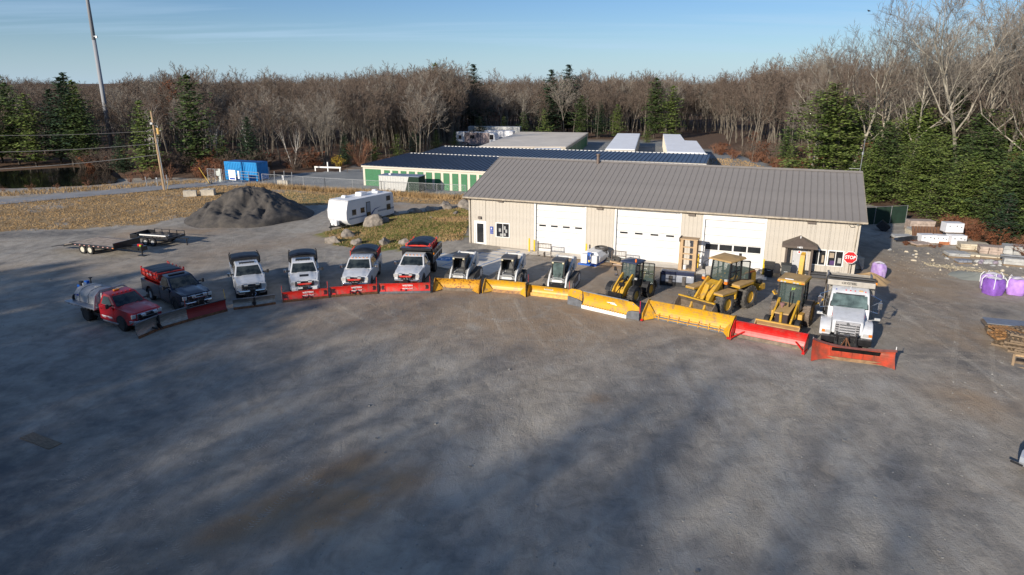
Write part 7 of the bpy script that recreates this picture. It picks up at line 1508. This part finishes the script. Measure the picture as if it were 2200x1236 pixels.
def pine(seed, H, Rb, nw=13, dens=1., m=None, leaf=.42, top=.12, z0=.12, droop=.0, soft=False):
    lob = [rnd.uniform(0,6) for _ in range(3)]
    rr = random.Random(seed); tb, cb = M(), M(); tb.tube((0,0,-.3),(rr.uniform(-.2,.2),rr.uniform(-.2,.2),H*.97),H*.014,.03,7,False)
    for w_ in range(nw):
        t_ = w_/(nw-1); z = H*(z0+(1-z0-.03)*t_); rad = Rb*((1-t_)**.62*.95+top*(1-t_)**.5*.5+.04)*rr.uniform(.72,1.12) if not soft else Rb*(max(.0,1-t_**2.4)**.7*.9+.10)*rr.uniform(.70,1.12)
        if w_ < 2: rad *= .8
        nb = max(3, int(round((5.5+rad*1.1)*dens)))
        for k in range(nb):
            a = 2*PI*k/nb+rr.uniform(-.35,.35)+w_; L_ = rad*rr.uniform(.6,1.12)*(1+(.22*math.sin(2*a+lob[0])+.16*math.sin(3*a+lob[1]+z*.5) if soft else 0))
            if soft and rr.random() < .10: continue
            el = rr.uniform(-.08,.25)+.35*t_-droop
            d = Vector((math.cos(a), math.sin(a), el)).normalized(); p0 = Vector((0,0,z+rr.uniform(-.25,.25)*H/nw)); p1 = p0+d*L_
            tb.tube(p0, p1, .035+.02*(1-t_), .012, 3, False)
            nc = max(2, int(L_/(.40*leaf/.42)*1.25))
            for c in range(nc):
                f = (c+.6)/nc; q = p0+d*L_*f; wdt = .22+.36*L_*(1-abs(f-.55))*.42
                for s_ in range(max(2, int(5*dens))):
                    o = Vector((rr.gauss(0,wdt), rr.gauss(0,wdt), rr.gauss(0,.13)+.05)); c_ = q+o; s1 = leaf*rr.uniform(.5,1.05); az = rr.uniform(0,2*PI); tl = rr.uniform(-.5,.5); e1 = Vector((math.cos(az), math.sin(az), tl*.5)).normalized()*s1; e2 = Vector((-math.sin(az), math.cos(az), rr.uniform(-.6,.6))).normalized()*s1*.36
                    cb.add([tuple(c_-e1*.5), tuple(c_-e1*.05+e2), tuple(c_+e1*.62), tuple(c_+e1*.0-e2)], [(0,1,2,3)])
    return tb.mesh('trunk', bark_d, fix=False, smooth=True), cb.mesh('crown', m or needle, fix=False)
def bush(seed, H, Rb, n=26, tw=None, leafy=0, lm=None):
    rr = random.Random(seed); b = M(); lf = M()
    for k in range(n):
        a = rr.uniform(0,2*PI); sp = rr.uniform(.1,1)**.6*Rb; p0 = Vector((math.cos(a)*.15*sp, math.sin(a)*.15*sp, -.1)); p1 = Vector((math.cos(a)*sp, math.sin(a)*sp, H*rr.uniform(.6,1)*(1-.35*(sp/Rb)**2))); mid = (p0+p1)/2+Vector((0,0,.15*H))
        b.tube(p0, mid, .025, .018, 3, False); b.tube(mid, p1, .018, .008, 3, False)
        for j in range(9):
            t_ = rr.uniform(.25,1); q = mid.lerp(p1, t_) if t_ > .5 else p0.lerp(mid, t_*1.4); e = q+Vector((rr.gauss(0,.5), rr.gauss(0,.5), rr.uniform(.1,1)))*.34*H*.6; b.cone3(q, e, .016)
            for _ in range(leafy):
                c_ = q.lerp(e, rr.uniform(.2,1))+Vector((rr.gauss(0,.08),rr.gauss(0,.08),rr.gauss(0,.08))); s1 = rr.uniform(.06,.14); az = rr.uniform(0,6.3); e1 = Vector((math.cos(az),math.sin(az),rr.uniform(-.6,.6)))*s1; e2 = Vector((-math.sin(az),math.cos(az),rr.uniform(-.6,.6)))*s1*.6
                lf.add([tuple(c_-e1),tuple(c_+e2),tuple(c_+e1),tuple(c_-e2)],[(0,1,2,3)])
    return b.mesh('stems', tw or twig_r, fix=False), (lf.mesh('leaves', lm or rustleaf, fix=False) if leafy else None)
TREES = []
HTOP = {}
def top_of(ms):
    k = ms[1].name
    if k not in HTOP: HTOP[k] = max(v.co.z for v in ms[1].vertices)
    return HTOP[k]
def plant(name, label, cat, group, meshes, x, y, rz, sc, names=('trunk','crown'), z=None):
    T = thing(name, label, cat, x, y, rz, group, z=gz(x, y)-.05 if z is None else z, sc=sc)
    for nm, me_ in zip(names, meshes):
        if me_: link(nm, me_, T)
    TREES.append((x, y)); return T
tr = random.Random(5)
# ---- variants
V_far = [bare(100+i, 15, lv=4, n0=9, n1=6, n2=5, ntw=5, tws=.040, bk=bark, tw=(twig, twig, twig_g, twig)[i%4], first=.36, up=.45) for i in range(6)]
V_thin = [bare(140+i, 14, lv=4, n0=7, n1=5, n2=4, ntw=4, tws=.04, r0=.10, spread=.7, first=.5, up=.6, tw=twig) for i in range(3)]
V_big = [bare(200+i, 20, lv=4, n0=10, n1=8, n2=6, ntw=5, tws=.020, r0=.27, spread=.9, first=.34, up=.42, bk=bark_l, tw=(twig_g, twig, twig_g, twig_g)[i%4], stems=(1, 2, 1, 1, 2)[i]) for i in range(5)]
V_birch = [bare(260+i, 12, lv=3, n0=8, n1=5, n2=5, ntw=4, tws=.02, r0=.11, bk=birchm, stems=(2,3)[i], spread=.6, first=.45) for i in range(2)]
V_multi = [bare(280, 13, lv=4, n0=8, n1=5, n2=4, ntw=4, stems=6, r0=.12, spread=.6, first=.35, lean=.10, tw=twig_g)]
V_oak = []
tm_, cm_ = bare(290, 13, lv=4, n0=8, n1=5, n2=4, ntw=3, tw=twig)
lf = M(); lr = random.Random(3)
for p in [cm_.vertices[k].co for k in range(0, len(cm_.vertices), 5)]:
    s1 = lr.uniform(.10,.24); az = lr.uniform(0,6.3); e1 = Vector((math.cos(az),math.sin(az),lr.uniform(-.7,.7)))*s1; e2 = Vector((-math.sin(az),math.cos(az),lr.uniform(-.7,.7)))*s1*.6
    lf.add([tuple(p-e1),tuple(p+e2),tuple(p+e1),tuple(p-e2)],[(0,1,2,3)])
V_oak = [(tm_, cm_, lf.mesh('leaves', rustleaf, fix=False))]
P_tall = [pine(300+i, 15, 4.6 if i == 2 else 4.2, 16, 1.15, (needle, needle_y, needle_b)[i], leaf=.66, soft=i < 2, z0=.10) for i in range(3)]
P_near = [pine(320+i, 11, 4.3, 14, 1.45, (needle_y, needle_y, needle)[i], leaf=.46, top=.18, z0=.04, soft=True) for i in range(3)]
P_small = [pine(340+i, 5.5, 2.1, 10, 1.1, (needle_y, needle, needle_b)[i], leaf=.34, top=.2, z0=.06) for i in range(3)]
B_red = [bush(360+i, 2.4, 1.7, 30, twig_r) for i in range(2)]; B_leaf = [bush(370, 2.0, 1.5, 26, twig_r, 3, rustleaf)]; B_y = [bush(375, 2.2, 1.1, 22, twig, 4, yleaf)]; B_big = [bush(380, 5.0, 3.0, 60, twig_r)]
B_g2 = [bush(366+i, 2.4, 1.7, 34, twig) for i in range(2)]
B_g = [bush(385, 2.0, 1.3, 22, twig, 5, needle_y)]
def mindist(x, y, d):
    return all((x-a)**2+(y-b_)**2 > d*d for a, b_ in TREES)
# ---- hero conifers (placed where the photograph shows them)
PC = 'conifers standing in the woods'
for (x, y, h_, k, lab) in [(-49.9,109.5,14.8,0,'tall dark pine with a ragged wide top, left of the blue container'),(-55.5,105,11.4,1,'broad layered pine right behind the utility pole'),(-41.8,110.5,8.4,2,'bushy dark pine directly behind the blue container'),
    (-10.6,196,18.5,2,'spruce shaped pine poking above the skyline in the middle'),(-21.5,200,19.0,1,'brownish pine top left of the middle skyline pine'),(15.5,196,18.4,2,'wide topped pine on the skyline right of centre'),(10.5,190,17.0,2,'narrow pine on the skyline behind the large storage building'),
    (36.2,178,14.8,0,'tall layered green pine behind the stepped storage building'),(40.0,176,13.0,1,'second green pine touching the tall layered pine'),(22.5,180,9.5,2,'bushy pine behind the narrow white roofed building'),(17.5,178,10.5,0,'wide green pine behind the back of the large storage building'),(26.5,177,8.5,1,'dark pine between the two white roofed buildings'),
    (44.8,113.5,6.8,0,'small round pine by itself at the bend of the gravel lane'),(-28.0,116.5,5.5,2,'dark small spruce in the shade behind the guard rail'),(-71.5,117,10.5,0,'dark pine standing at the pond edge'),(-79,121,12.5,2,'dark pine behind the pond at the left'),(-80,116,12,1,'tall dark pine at the far left behind the pond'),(-88,112,10.5,0,'broad pine left of the pond'),(-93,117,11.5,2,'dense dark pine at the left edge of the photo'),(-90,122,13,0,'pine rising at the left edge of the woods'),(-98,136,15,1,'tall pine on the left skyline'),(-76,123,14.0,1,'pine with sunlit shoulders second row behind the pond'),(-75,118,14.5,2,'dark dense pine deep behind the pond'),(-85,119,13.5,0,'broad dark pine left of the pond bend'),(-90,121,14.5,1,'tall broad pine at the far left of the pond woods'),(-97,119,14,2,'pine mass at the left border behind the wires'),(-73.5,117.5,11.5,0,'pine right of the pond pines'),(-61,108,6.5,2,'low bushy pine between pond and utility pole'),(-88,140,15.5,2,'pine top left of the cell tower')]:
    H_ = 15; plant('pine_tree', lab, 'pine', PC, P_tall[k], x, y, tr.uniform(0,360), h_/H_*1.0)
PR = 'pines crowding the right side of the lot'
ri = 0
descr = ['tall sunlit pine with rounded shoulders behind the garage roof','dark pine behind the antenna mast','bushy pine right of the antenna mast','wide pine directly behind the stone yard','bright green pine above the white crates','pine with low sweeping boughs beside the stone pallets','tall dense pine at the right edge of the photo','pine above the grey block pallets','low bright pine near the purple bags','broad pine behind the row of kerb blocks','dark pine between the tall bare trees','pine leaning over the pallet heap']
spots = [(41.0,90.5,12.5,0),(46.5,97,11.0,1),(44.0,82,8.5,2),(50.0,86,10.5,1),(43.8,73.5,7.4,0),(48.5,71,8.6,2),(44.8,66.8,6.6,1),(47.8,62.5,8.2,0),(44.2,59.8,6.8,2),(46.0,54.8,7.0,0),(43.8,50.8,6.2,2),(48.2,51.0,8.2,1),(42.6,46.6,5.6,0),(45.0,42.5,7.0,2),(41.6,41.6,5.2,0),(53,66,10,0),(53,57.5,9.5,1),(52,77,10,2),(57,72,11,0),(56,62,10.5,2),(54,92,11,0),(60,82,12,1),(51,46,8.5,2),(41.5,79.5,6.2,1),(47.2,78.8,8.0,0),(60,95,12,2),(66,88,12,0),(51.2,103,10,1)]
for i, (x, y, h_, k) in enumerate(spots):
    lab = descr[i] if i < len(descr) else 'dense green pine in the mass of pines at the right'
    plant('pine_tree', lab, 'pine', PR, P_near[k], x, y, tr.uniform(0,360), h_/11*1.06)
for (x, y, h_, k, lab) in [(43.0,107,4.2,0,'small pine shrub at the lane edge left of the round pine'),(46.8,118,4.2,2,'small green pine in the brush by the lane'),(-7.5,165,6,2,'little pine by the woods behind the rv trailers'),(-2,172,5.5,0,'bright small pine behind the long semi trailer'),(3,176,6.5,1,'small pine in front of the bare trees behind the tan roof'),(8,175,7,0,'green pine sapling behind the tan roof'),(32,165,4,0,'pine bush right behind the white roofs'),(-24,121,4.2,0,'yellow green cedar left of the navy roof'),(-20.5,124,4.6,0,'second yellow green cedar near the navy roof'),(-18,128,5.2,2,'dark cedar behind the navy roofs'),(-15,138,4.5,1,'round cedar behind the navy roof corner'),(-46,110,5.5,1,'ragged pine left of the blue container'),(43,70,4.0,0,'young pine by the dark green fence'),(41.8,57.0,4.6,2,'young pine behind the crates'),(-12.3,150.5,3.4,0,'small cedar in front of the motorhome')]:
    plant('pine_tree', lab, 'pine', 'small pines and cedars', P_small[k], x, y, tr.uniform(0,360), h_/5.5)
# ---- tall bare trees at the right
BR = 'tall bare trees rising at the right'
big_ = [(41.5,95.5,19.0,0,'bare tree with pale trunk left of the tall right hand group'),(44.5,92,23.0,1,'tall forked bare tree whose crown stands alone against the sky'),(49.5,93,21.0,2,'bare tree between the forked tree and the dense group'),(49.0,84,22.5,3,'tall leaning bare tree behind the pines'),(53.5,81,24.5,4,'largest double stemmed pale bare tree at the right'),(57.0,80.5,25.0,0,'tall bare tree right of the double stemmed one'),(59.5,85,25.0,2,'dark bare tree near the right edge skyline'),(54.8,70.5,22.0,1,'leaning bare tree at the right edge'),(61.5,76,24.0,3,'bare tree cut by the right edge of the photo'),(46.0,104,18.5,2,'thin crowned bare tree behind the garage roof end'),(52.5,98,20,0,'bare tree deep in the right hand group'),(57.5,94,22,4,'bare double tree deep in the right hand group'),(64,92,24,1,'bare tree far right behind the others'),(63,100,22,3,'slim bare tree behind the right hand group'),(47.5,109,16.5,1,'grey bare tree near the small round pine')]
for (x, y, h_, k, lab) in big_: plant('bare_tree', lab, 'tree', BR, V_big[k], x, y, tr.uniform(0,360), h_*1.04/top_of(V_big[k]))
for (x, y, h_, k, lab) in [(-49.5,113.5,11,0,'white birch leaning in front of the tall pine'),(-47.8,112,9.5,1,'white birch clump left of the blue container'),(-58,113,10,0,'white birch in the brush behind the utility pole'),(-36,113.5,8,1,'twin white birch right of the blue container'),(-62,118,12,1,'white birch clump deep in the brown woods'),(-43.5,114,10,0,'slim birch directly behind the container roof')]:
    plant('birch_tree', lab, 'birch', 'white birches in the left woods', V_birch[k], x, y, tr.uniform(0,360), h_/15.5)
plant('bare_tree', 'many stemmed fan shaped bare tree left of the navy roofs', 'tree', None, V_multi[0], -31.3, 115.5, 20, .72)
for (x, y, h_, lab) in [(-65,135,15.5,'rusty leaved oak on the left skyline'),(-3.5,180,9,'rust coloured oak behind the tan roof'),(46.5,106,5.5,'orange brown young oak beside the small round pine'),(42,121,6,'orange young oak by the gravel lane'),(52.4,72,7,'rust leaved sapling at the foot of the largest bare tree'),(45.4,88,7,'pinkish leaved sapling in front of the right pines')]:
    plant('oak_tree', lab, 'oak', 'oaks keeping dead leaves', V_oak[0], x, y, tr.uniform(0,360), h_/18, ('trunk','crown','leaves'))
# ---- individuals of the bare woods
def region(n, fx, fy, cond, hh, label, grp, var, dmin, name='bare_tree'):
    c = 0; t_ = 0
    while c < n and t_ < n*60:
        t_ += 1; x, y = tr.uniform(*fx), tr.uniform(*fy)
        if not cond(x, y) or not mindist(x, y, dmin): continue
        h0 = tr.uniform(*hh); vv = var[tr.randrange(len(var))]; plant(name, label, 'tree', grp, vv, x, y, tr.uniform(0,360), h0/top_of(vv)); c += 1
vis = lambda x, y: abs(x) < y*.80+4
mixv = V_far+V_far+V_thin
region(54, (-95,-34), (115,152), lambda x, y: vis(x,y) and not (-80 < x < -56 and y < 118) and not -.60 < x/y < -.555, (10.5,14), 'bare brown tree in the woods behind the pond and the blue container', 'bare trees behind the pond', mixv, 2.8)
region(66, (-34,-12), (121,168), lambda x, y: x < -14-(y-121)*.0 and x < -16 or y > 160, (11.5,15.8), 'bare tree in the dense woods left of the storage buildings', 'bare trees left of the storage buildings', mixv, 2.2)
region(62, (-20,44), (176,205), lambda x, y: True, (10.5,18), 'bare pale trunked tree in the woods behind the storage buildings', 'bare trees behind the storage buildings', mixv+V_big[:1], 3.2)
region(60, (42,95), (100,176), lambda x, y: vis(x,y) and x > 44+(y-100)*-.02 and not (y < 120 and x < 50), (14,18), 'bare tree in the brown woods right of the gravel lane', 'bare trees right of the lane', mixv, 3.2)
region(18, (54,84), (70,100), lambda x, y: vis(x,y), (13,17), 'slim bare tree among the pines at the right', 'slim bare trees among the right pines', V_thin+V_far, 3.0)
# ---- shrubs
for i in range(34):
    x, y = tr.uniform(-62,-40), tr.uniform(92.5,104)
    if y < 94.5+(x+62)*.18+2 or (x < -56 and y < 106): continue
    plant('shrub', 'reddish brown leafless shrub between the road and the pond', 'shrub', 'shrubs around the pond', B_red[i%2] if i % 4 else B_leaf[0], x, y, tr.uniform(0,360), tr.uniform(.6,1.15), ('stems','leaves'))
for (x, y) in [(-66,88.5),(-69,87.5),(-72,86.5),(-63.5,90),(-61,91.6),(-76,84),(-79,83),(-58.5,94.2)]:
    plant('shrub', 'low red brown brush in front of the pond', 'shrub', 'brush in front of the pond', B_red[0], x, y, tr.uniform(0,360), tr.uniform(.3,.42), ('stems','leaves'))
for (x, y, s_) in [(-71.5,92,1.0),(-73.3,91.3,1.1),(-75.0,90.6,1.0),(-76.8,90.2,1.1)]:
    plant('reeds', 'pale tan reeds standing at the left end of the pond', 'reeds', 'reeds by the pond', (bush(390, 2.6, .9, 60, mat('pale reed', (.42,.30,.18), .9, 0, .2, 2))[0],), x, y, tr.uniform(0,360), s_, ('stems',))
plant('shrub', 'large round leafless bush left of the navy roofs', 'shrub', None, B_big[0], -25.8, 116.8, 0, 1.0, ('stems','leaves'))
plant('shrub', 'yellow leaved shrub behind the white guard rail', 'shrub', None, B_y[0], -28.6, 113.4, 0, 1.0, ('stems','leaves'))
for i in range(46):
    x = tr.uniform(-38,-13); y = 111.5+(x+38)*.28+tr.uniform(0,7)
    plant('shrub', 'rusty brown brush at the foot of the woods behind the yard', 'shrub', 'brush behind the paved yard', (B_leaf[0] if i % 3 == 0 else B_red[i%2]), x, y, tr.uniform(0,360), tr.uniform(.35,.7), ('stems','leaves'))
for i in range(84):
    x = tr.uniform(-72,-33); y = 106+abs(x+52)*.1+tr.uniform(0,12)
    if x < -57 and y < 112: continue
    plant('shrub', 'tall grey brown brush under the bare trees behind the pond', 'shrub', 'brush under the bare woods', (B_leaf[0] if i % 5 == 0 else B_g2[i%2]), x, y, tr.uniform(0,360), tr.uniform(.9,1.6), ('stems','leaves'))
for i in range(60):
    x = tr.uniform(44,72); y = 101+(x-44)*.2+tr.uniform(0,34)
    plant('shrub', 'grey brown brush among the trees right of the lane', 'shrub', 'brush right of the lane', (B_leaf[0] if i % 5 == 0 else B_g2[i%2]), x, y, tr.uniform(0,360), tr.uniform(.9,1.6), ('stems','leaves'))
for i in range(40):
    t_ = tr.random(); x = 40.3+t_*4+tr.uniform(-.5,3.5); y = 142-t_*42+tr.uniform(-2,2)
    plant('shrub', 'brown brush along the gravel lane behind the garage', 'shrub', 'brush along the lane', (B_leaf[0] if i % 3 == 0 else B_red[i%2]), x, y, tr.uniform(0,360), tr.uniform(.5,1.1), ('stems','leaves'))
for i in range(30):
    y = tr.uniform(40,68); x = 40.6+(y-50)*.03+tr.uniform(-.3,2.2)
    plant('shrub', 'dry brown brush under the right hand pines', 'shrub', 'brush under the right pines', (B_leaf[0] if i % 2 == 0 else B_red[i%2]), x, y, tr.uniform(0,360), tr.uniform(.45,.9), ('stems','leaves'))
for i in range(10):
    plant('shrub', 'orange dry weeds in front of the flagstones', 'shrub', 'dry weeds by the flagstones', B_leaf[0], 33.6+tr.uniform(0,3.2), 57.0+tr.uniform(-.6,1.6), tr.uniform(0,360), tr.uniform(.12,.22), ('stems','leaves'))
# ---- woods outside the frame behind the camera, whose shadows reach the lot
BH_ = 'trees behind the viewpoint'
def shade(n, f, fy, hh, var, s0, name, lab, dm=3.0):
    c = 0; t_ = 0
    while c < n and t_ < 3000:
        t_ += 1; u, o = tr.random(), tr.uniform(*fy); x, y = f(u, o)
        if not mindist(x, y, dm): continue
        vv = var[tr.randrange(len(var))]; plant(name, lab, 'tree' if name == 'bare_tree' else 'pine', BH_, vv, x, y, tr.uniform(0,360), tr.uniform(*hh)/top_of(vv)); c += 1
# the line of the wood's edge runs from the far left towards the right behind the camera
edge = lambda u, o: (-80+u*34-o*.6, 5-u*9-o*.8)
edge2 = lambda u, o: (-45+u*22-o*.6, -5-u*17-o*.8)
edge3 = lambda u, o: (-24+u*42-o*.6, -24-u*24-o*.8)
shade(56, edge, (0,20), (19,22), P_tall, 15, 'pine_tree', 'pine at the wood edge behind the viewpoint')
shade(0, edge2, (2,26), (17,21), P_tall, 15, 'pine_tree', 'pine at the wood edge behind the viewpoint')
shade(0, edge3, (4,30), (16,20), P_tall, 15, 'pine_tree', 'pine at the wood edge behind the viewpoint')
shade(44, edge2, (0,34), (19,23), V_big, 20, 'bare_tree', 'bare tree at the wood edge behind the viewpoint')
shade(64, edge3, (0,40), (19,24), V_big, 20, 'bare_tree', 'bare tree at the wood edge behind the viewpoint')
# ---- far woods as one mass
src = []
for (tm2, cm2) in V_far[:4]: src.append((tm2, cm2))
pts = []; fr = random.Random(9)
def addp(n, fx, fy, cond):
    c = 0
    while c < n:
        x, y = fr.uniform(*fx), fr.uniform(*fy)
        if cond(x, y): pts.append((x, y)); c += 1
vis2 = lambda x, y: abs(x) < y*.83+8
addp(520, (-150,-30), (135,200), lambda x, y: vis2(x,y) and (y > 148 or x < -60) and (y > 153 or not -.60 < x/y < -.555))
addp(300, (-36,-14), (150,200), lambda x, y: y > 160 or x < -20)
addp(420, (-30,60), (200,250), vis2)
addp(520, (55,150), (95,200), lambda x, y: vis2(x,y) and x+y > 175)
addp(1900, (-260,260), (195,340), lambda x, y: vis2(x,y) and y > 205)
addp(2600, (-420,420), (330,560), vis2)
b = M(); b.v = [(x, y, gz(x, y)-.1) for x, y in pts]; me_ = bpy.data.meshes.new('far_woods'); me_.from_pydata(b.v, [], [])
def far_sc(x, y):
    q = x/y; base = .60 if q < -.36 else (.67 if q < -.08 else (.62 if q < .34 else .74))
    return base*(1+.16*math.sin(x*.09+y*.05)+.10*math.sin(x*.21-y*.13+2))*fr.uniform(.82,1.18)
a_ = me_.attributes.new('tree_scale', 'FLOAT', 'POINT'); a_.data.foreach_set('value', [far_sc(x, y) for x, y in pts])
fw = link('far_woods', me_)
stuff(fw, 'mass of bare brown woods stretching to the horizon', 'woods')
ng = bpy.data.node_groups.new('scatter trees', 'GeometryNodeTree'); ng.interface.new_socket('Geometry', in_out='INPUT', socket_type='NodeSocketGeometry'); ng.interface.new_socket('Geometry', in_out='OUTPUT', socket_type='NodeSocketGeometry')
gi = ng.nodes.new('NodeGroupInput'); go = ng.nodes.new('NodeGroupOutput'); iop = ng.nodes.new('GeometryNodeInstanceOnPoints'); jn = ng.nodes.new('GeometryNodeJoinGeometry')
byme = {}
for o in bpy.data.objects:
    if o.type == 'MESH' and o.data.name not in byme: byme[o.data.name] = o
for (tm2, cm2) in src:
    j2 = ng.nodes.new('GeometryNodeJoinGeometry'); g2i = ng.nodes.new('GeometryNodeGeometryToInstance')
    for mm in (tm2, cm2):
        oi = ng.nodes.new('GeometryNodeObjectInfo'); oi.transform_space = 'ORIGINAL'; oi.inputs['Object'].default_value = byme[mm.name]; ng.links.new(oi.outputs['Geometry'], j2.inputs[0])
    ng.links.new(j2.outputs[0], g2i.inputs[0]); ng.links.new(g2i.outputs[0], jn.inputs[0])
rv = ng.nodes.new('FunctionNodeRandomValue'); rv.data_type = 'FLOAT_VECTOR'; rv.inputs[0].default_value = (0,0,0); rv.inputs[1].default_value = (0,0,6.28)
rs = ng.nodes.new('FunctionNodeRandomValue'); rs.data_type = 'FLOAT'; rs.inputs[2].default_value = .50; rs.inputs[3].default_value = .84
ri_ = ng.nodes.new('FunctionNodeRandomValue'); ri_.data_type = 'INT'; ri_.inputs[4].default_value = 0; ri_.inputs[5].default_value = len(src)-1
ng.links.new(gi.outputs[0], iop.inputs['Points']); ng.links.new(jn.outputs[0], iop.inputs['Instance']); iop.inputs['Pick Instance'].default_value = True
ng.links.new(ri_.outputs[2], iop.inputs['Instance Index']); ng.links.new(rv.outputs[0], iop.inputs['Rotation']); na = ng.nodes.new('GeometryNodeInputNamedAttribute'); na.data_type = 'FLOAT'; na.inputs['Name'].default_value = 'tree_scale'; ng.links.new(na.outputs['Attribute'], iop.inputs['Scale']); ng.links.new(iop.outputs[0], go.inputs[0])
md = fw.modifiers.new('scatter', 'NODES'); md.node_group = ng
# ---- grass tufts
def tufts(name, label, test, n, fx, fy, hh, m, seed, w_=.02, nb=4):
    rr = random.Random(seed); vs, fs = [], []; c = 0; t_ = 0
    X = np.array([rr.uniform(*fx) for _ in range(n*3)]); Y = np.array([rr.uniform(*fy) for _ in range(n*3)]); ok = test(X, Y); Z = hgt_at(X, Y)
    for x, y, z, k in zip(X, Y, Z, ok):
        if not k or c >= n: continue
        c += 1
        for _ in range(nb):
            a = rr.uniform(0, 6.28); h_ = rr.uniform(*hh); ox, oy = rr.gauss(0,.07), rr.gauss(0,.07); dx, dy = math.cos(a)*w_, math.sin(a)*w_; lx_, ly_ = rr.gauss(0,.4)*h_, rr.gauss(0,.4)*h_; i = len(vs)
            vs += [(x+ox-dx,y+oy-dy,z-.01),(x+ox+dx,y+oy+dy,z-.01),(x+ox+lx_,y+oy+ly_,z+h_)]; fs.append((i,i+1,i+2))
    b = M(); b.v = vs; b.f = fs; b.mi = [0]*len(fs); o = b.build(name, m, fix=False); stuff(o, label, 'grass'); return o
tf = lambda X, Y: inpoly(X, Y, FIELD)
tufts('dry_grass', 'dry tan grass covering the field left of the stone pile', tf, 13000, (-60,-4), (58,94), (.04,.16), drygrass, 1, .03)
tufts('tall_dry_grass', 'tall dry weeds along the chain link fence', lambda X, Y: (np.abs(Y-(89.2-(X+24.4)*.36)+.6) < .9), 3200, (-36,-5.5), (81,95), (.3,.75), drygrass, 2, .03, 5)
tufts('bank_grass', 'green and tan grass on the bank beside the garage', lambda X, Y: inpoly(X, Y, MOUND) & (wob(X, Y, .5, 8) > -.55), 9000, (-18,-4.3), (55,76), (.05,.16), greengrass, 3, .025)
tufts('bank_dry_grass', 'dead brown grass and leaves on the bank beside the garage', lambda X, Y: inpoly(X, Y, MOUND), 6000, (-18,-4.3), (55,76), (.05,.2), drygrass, 4, .025)
tufts('lane_weeds', 'dry weeds along the lane behind the garage', lambda X, Y: (X-33.5)*.9+(Y-100)*.45 > 0, 1500, (33,42), (92,128), (.1,.35), drygrass, 5, .03)
tufts('pond_grass', 'dry grass along the road edge by the pond', lambda X, Y: (Y > 84+(X+62)*.62) & (Y < 89.5+(X+62)*.6), 4000, (-85,-42), (64,104), (.15,.5), drygrass, 6, .03)
# stray stones on the lot
b = M(); sr = random.Random(8)
for k in range(1400):
    y = 13+ (sr.random()**1.6)*45; x = sr.uniform(-y*.8, min(y*.8, 40)); s_ = sr.uniform(.010,.03) if sr.random() < .96 else sr.uniform(.03,.06); b.obox((x,y,gz(x,y)+s_*.3),(s_*2,s_*1.5,s_), rz=sr.uniform(0,3), rx=sr.uniform(-.3,.3))
stuff(b.build('loose_stones', mat('lot stone', (.27,.26,.24), .9, 0, .4, 3)), 'loose stones scattered over the gravel lot', 'gravel')
b = M(); b.obox((0,0,.02),(1.9,.5,.05)); T = thing('old_plank', 'half buried pale plank at the left of the lot', 'plank', -18.3, 23.7, -27); b.build('board', wood, T)
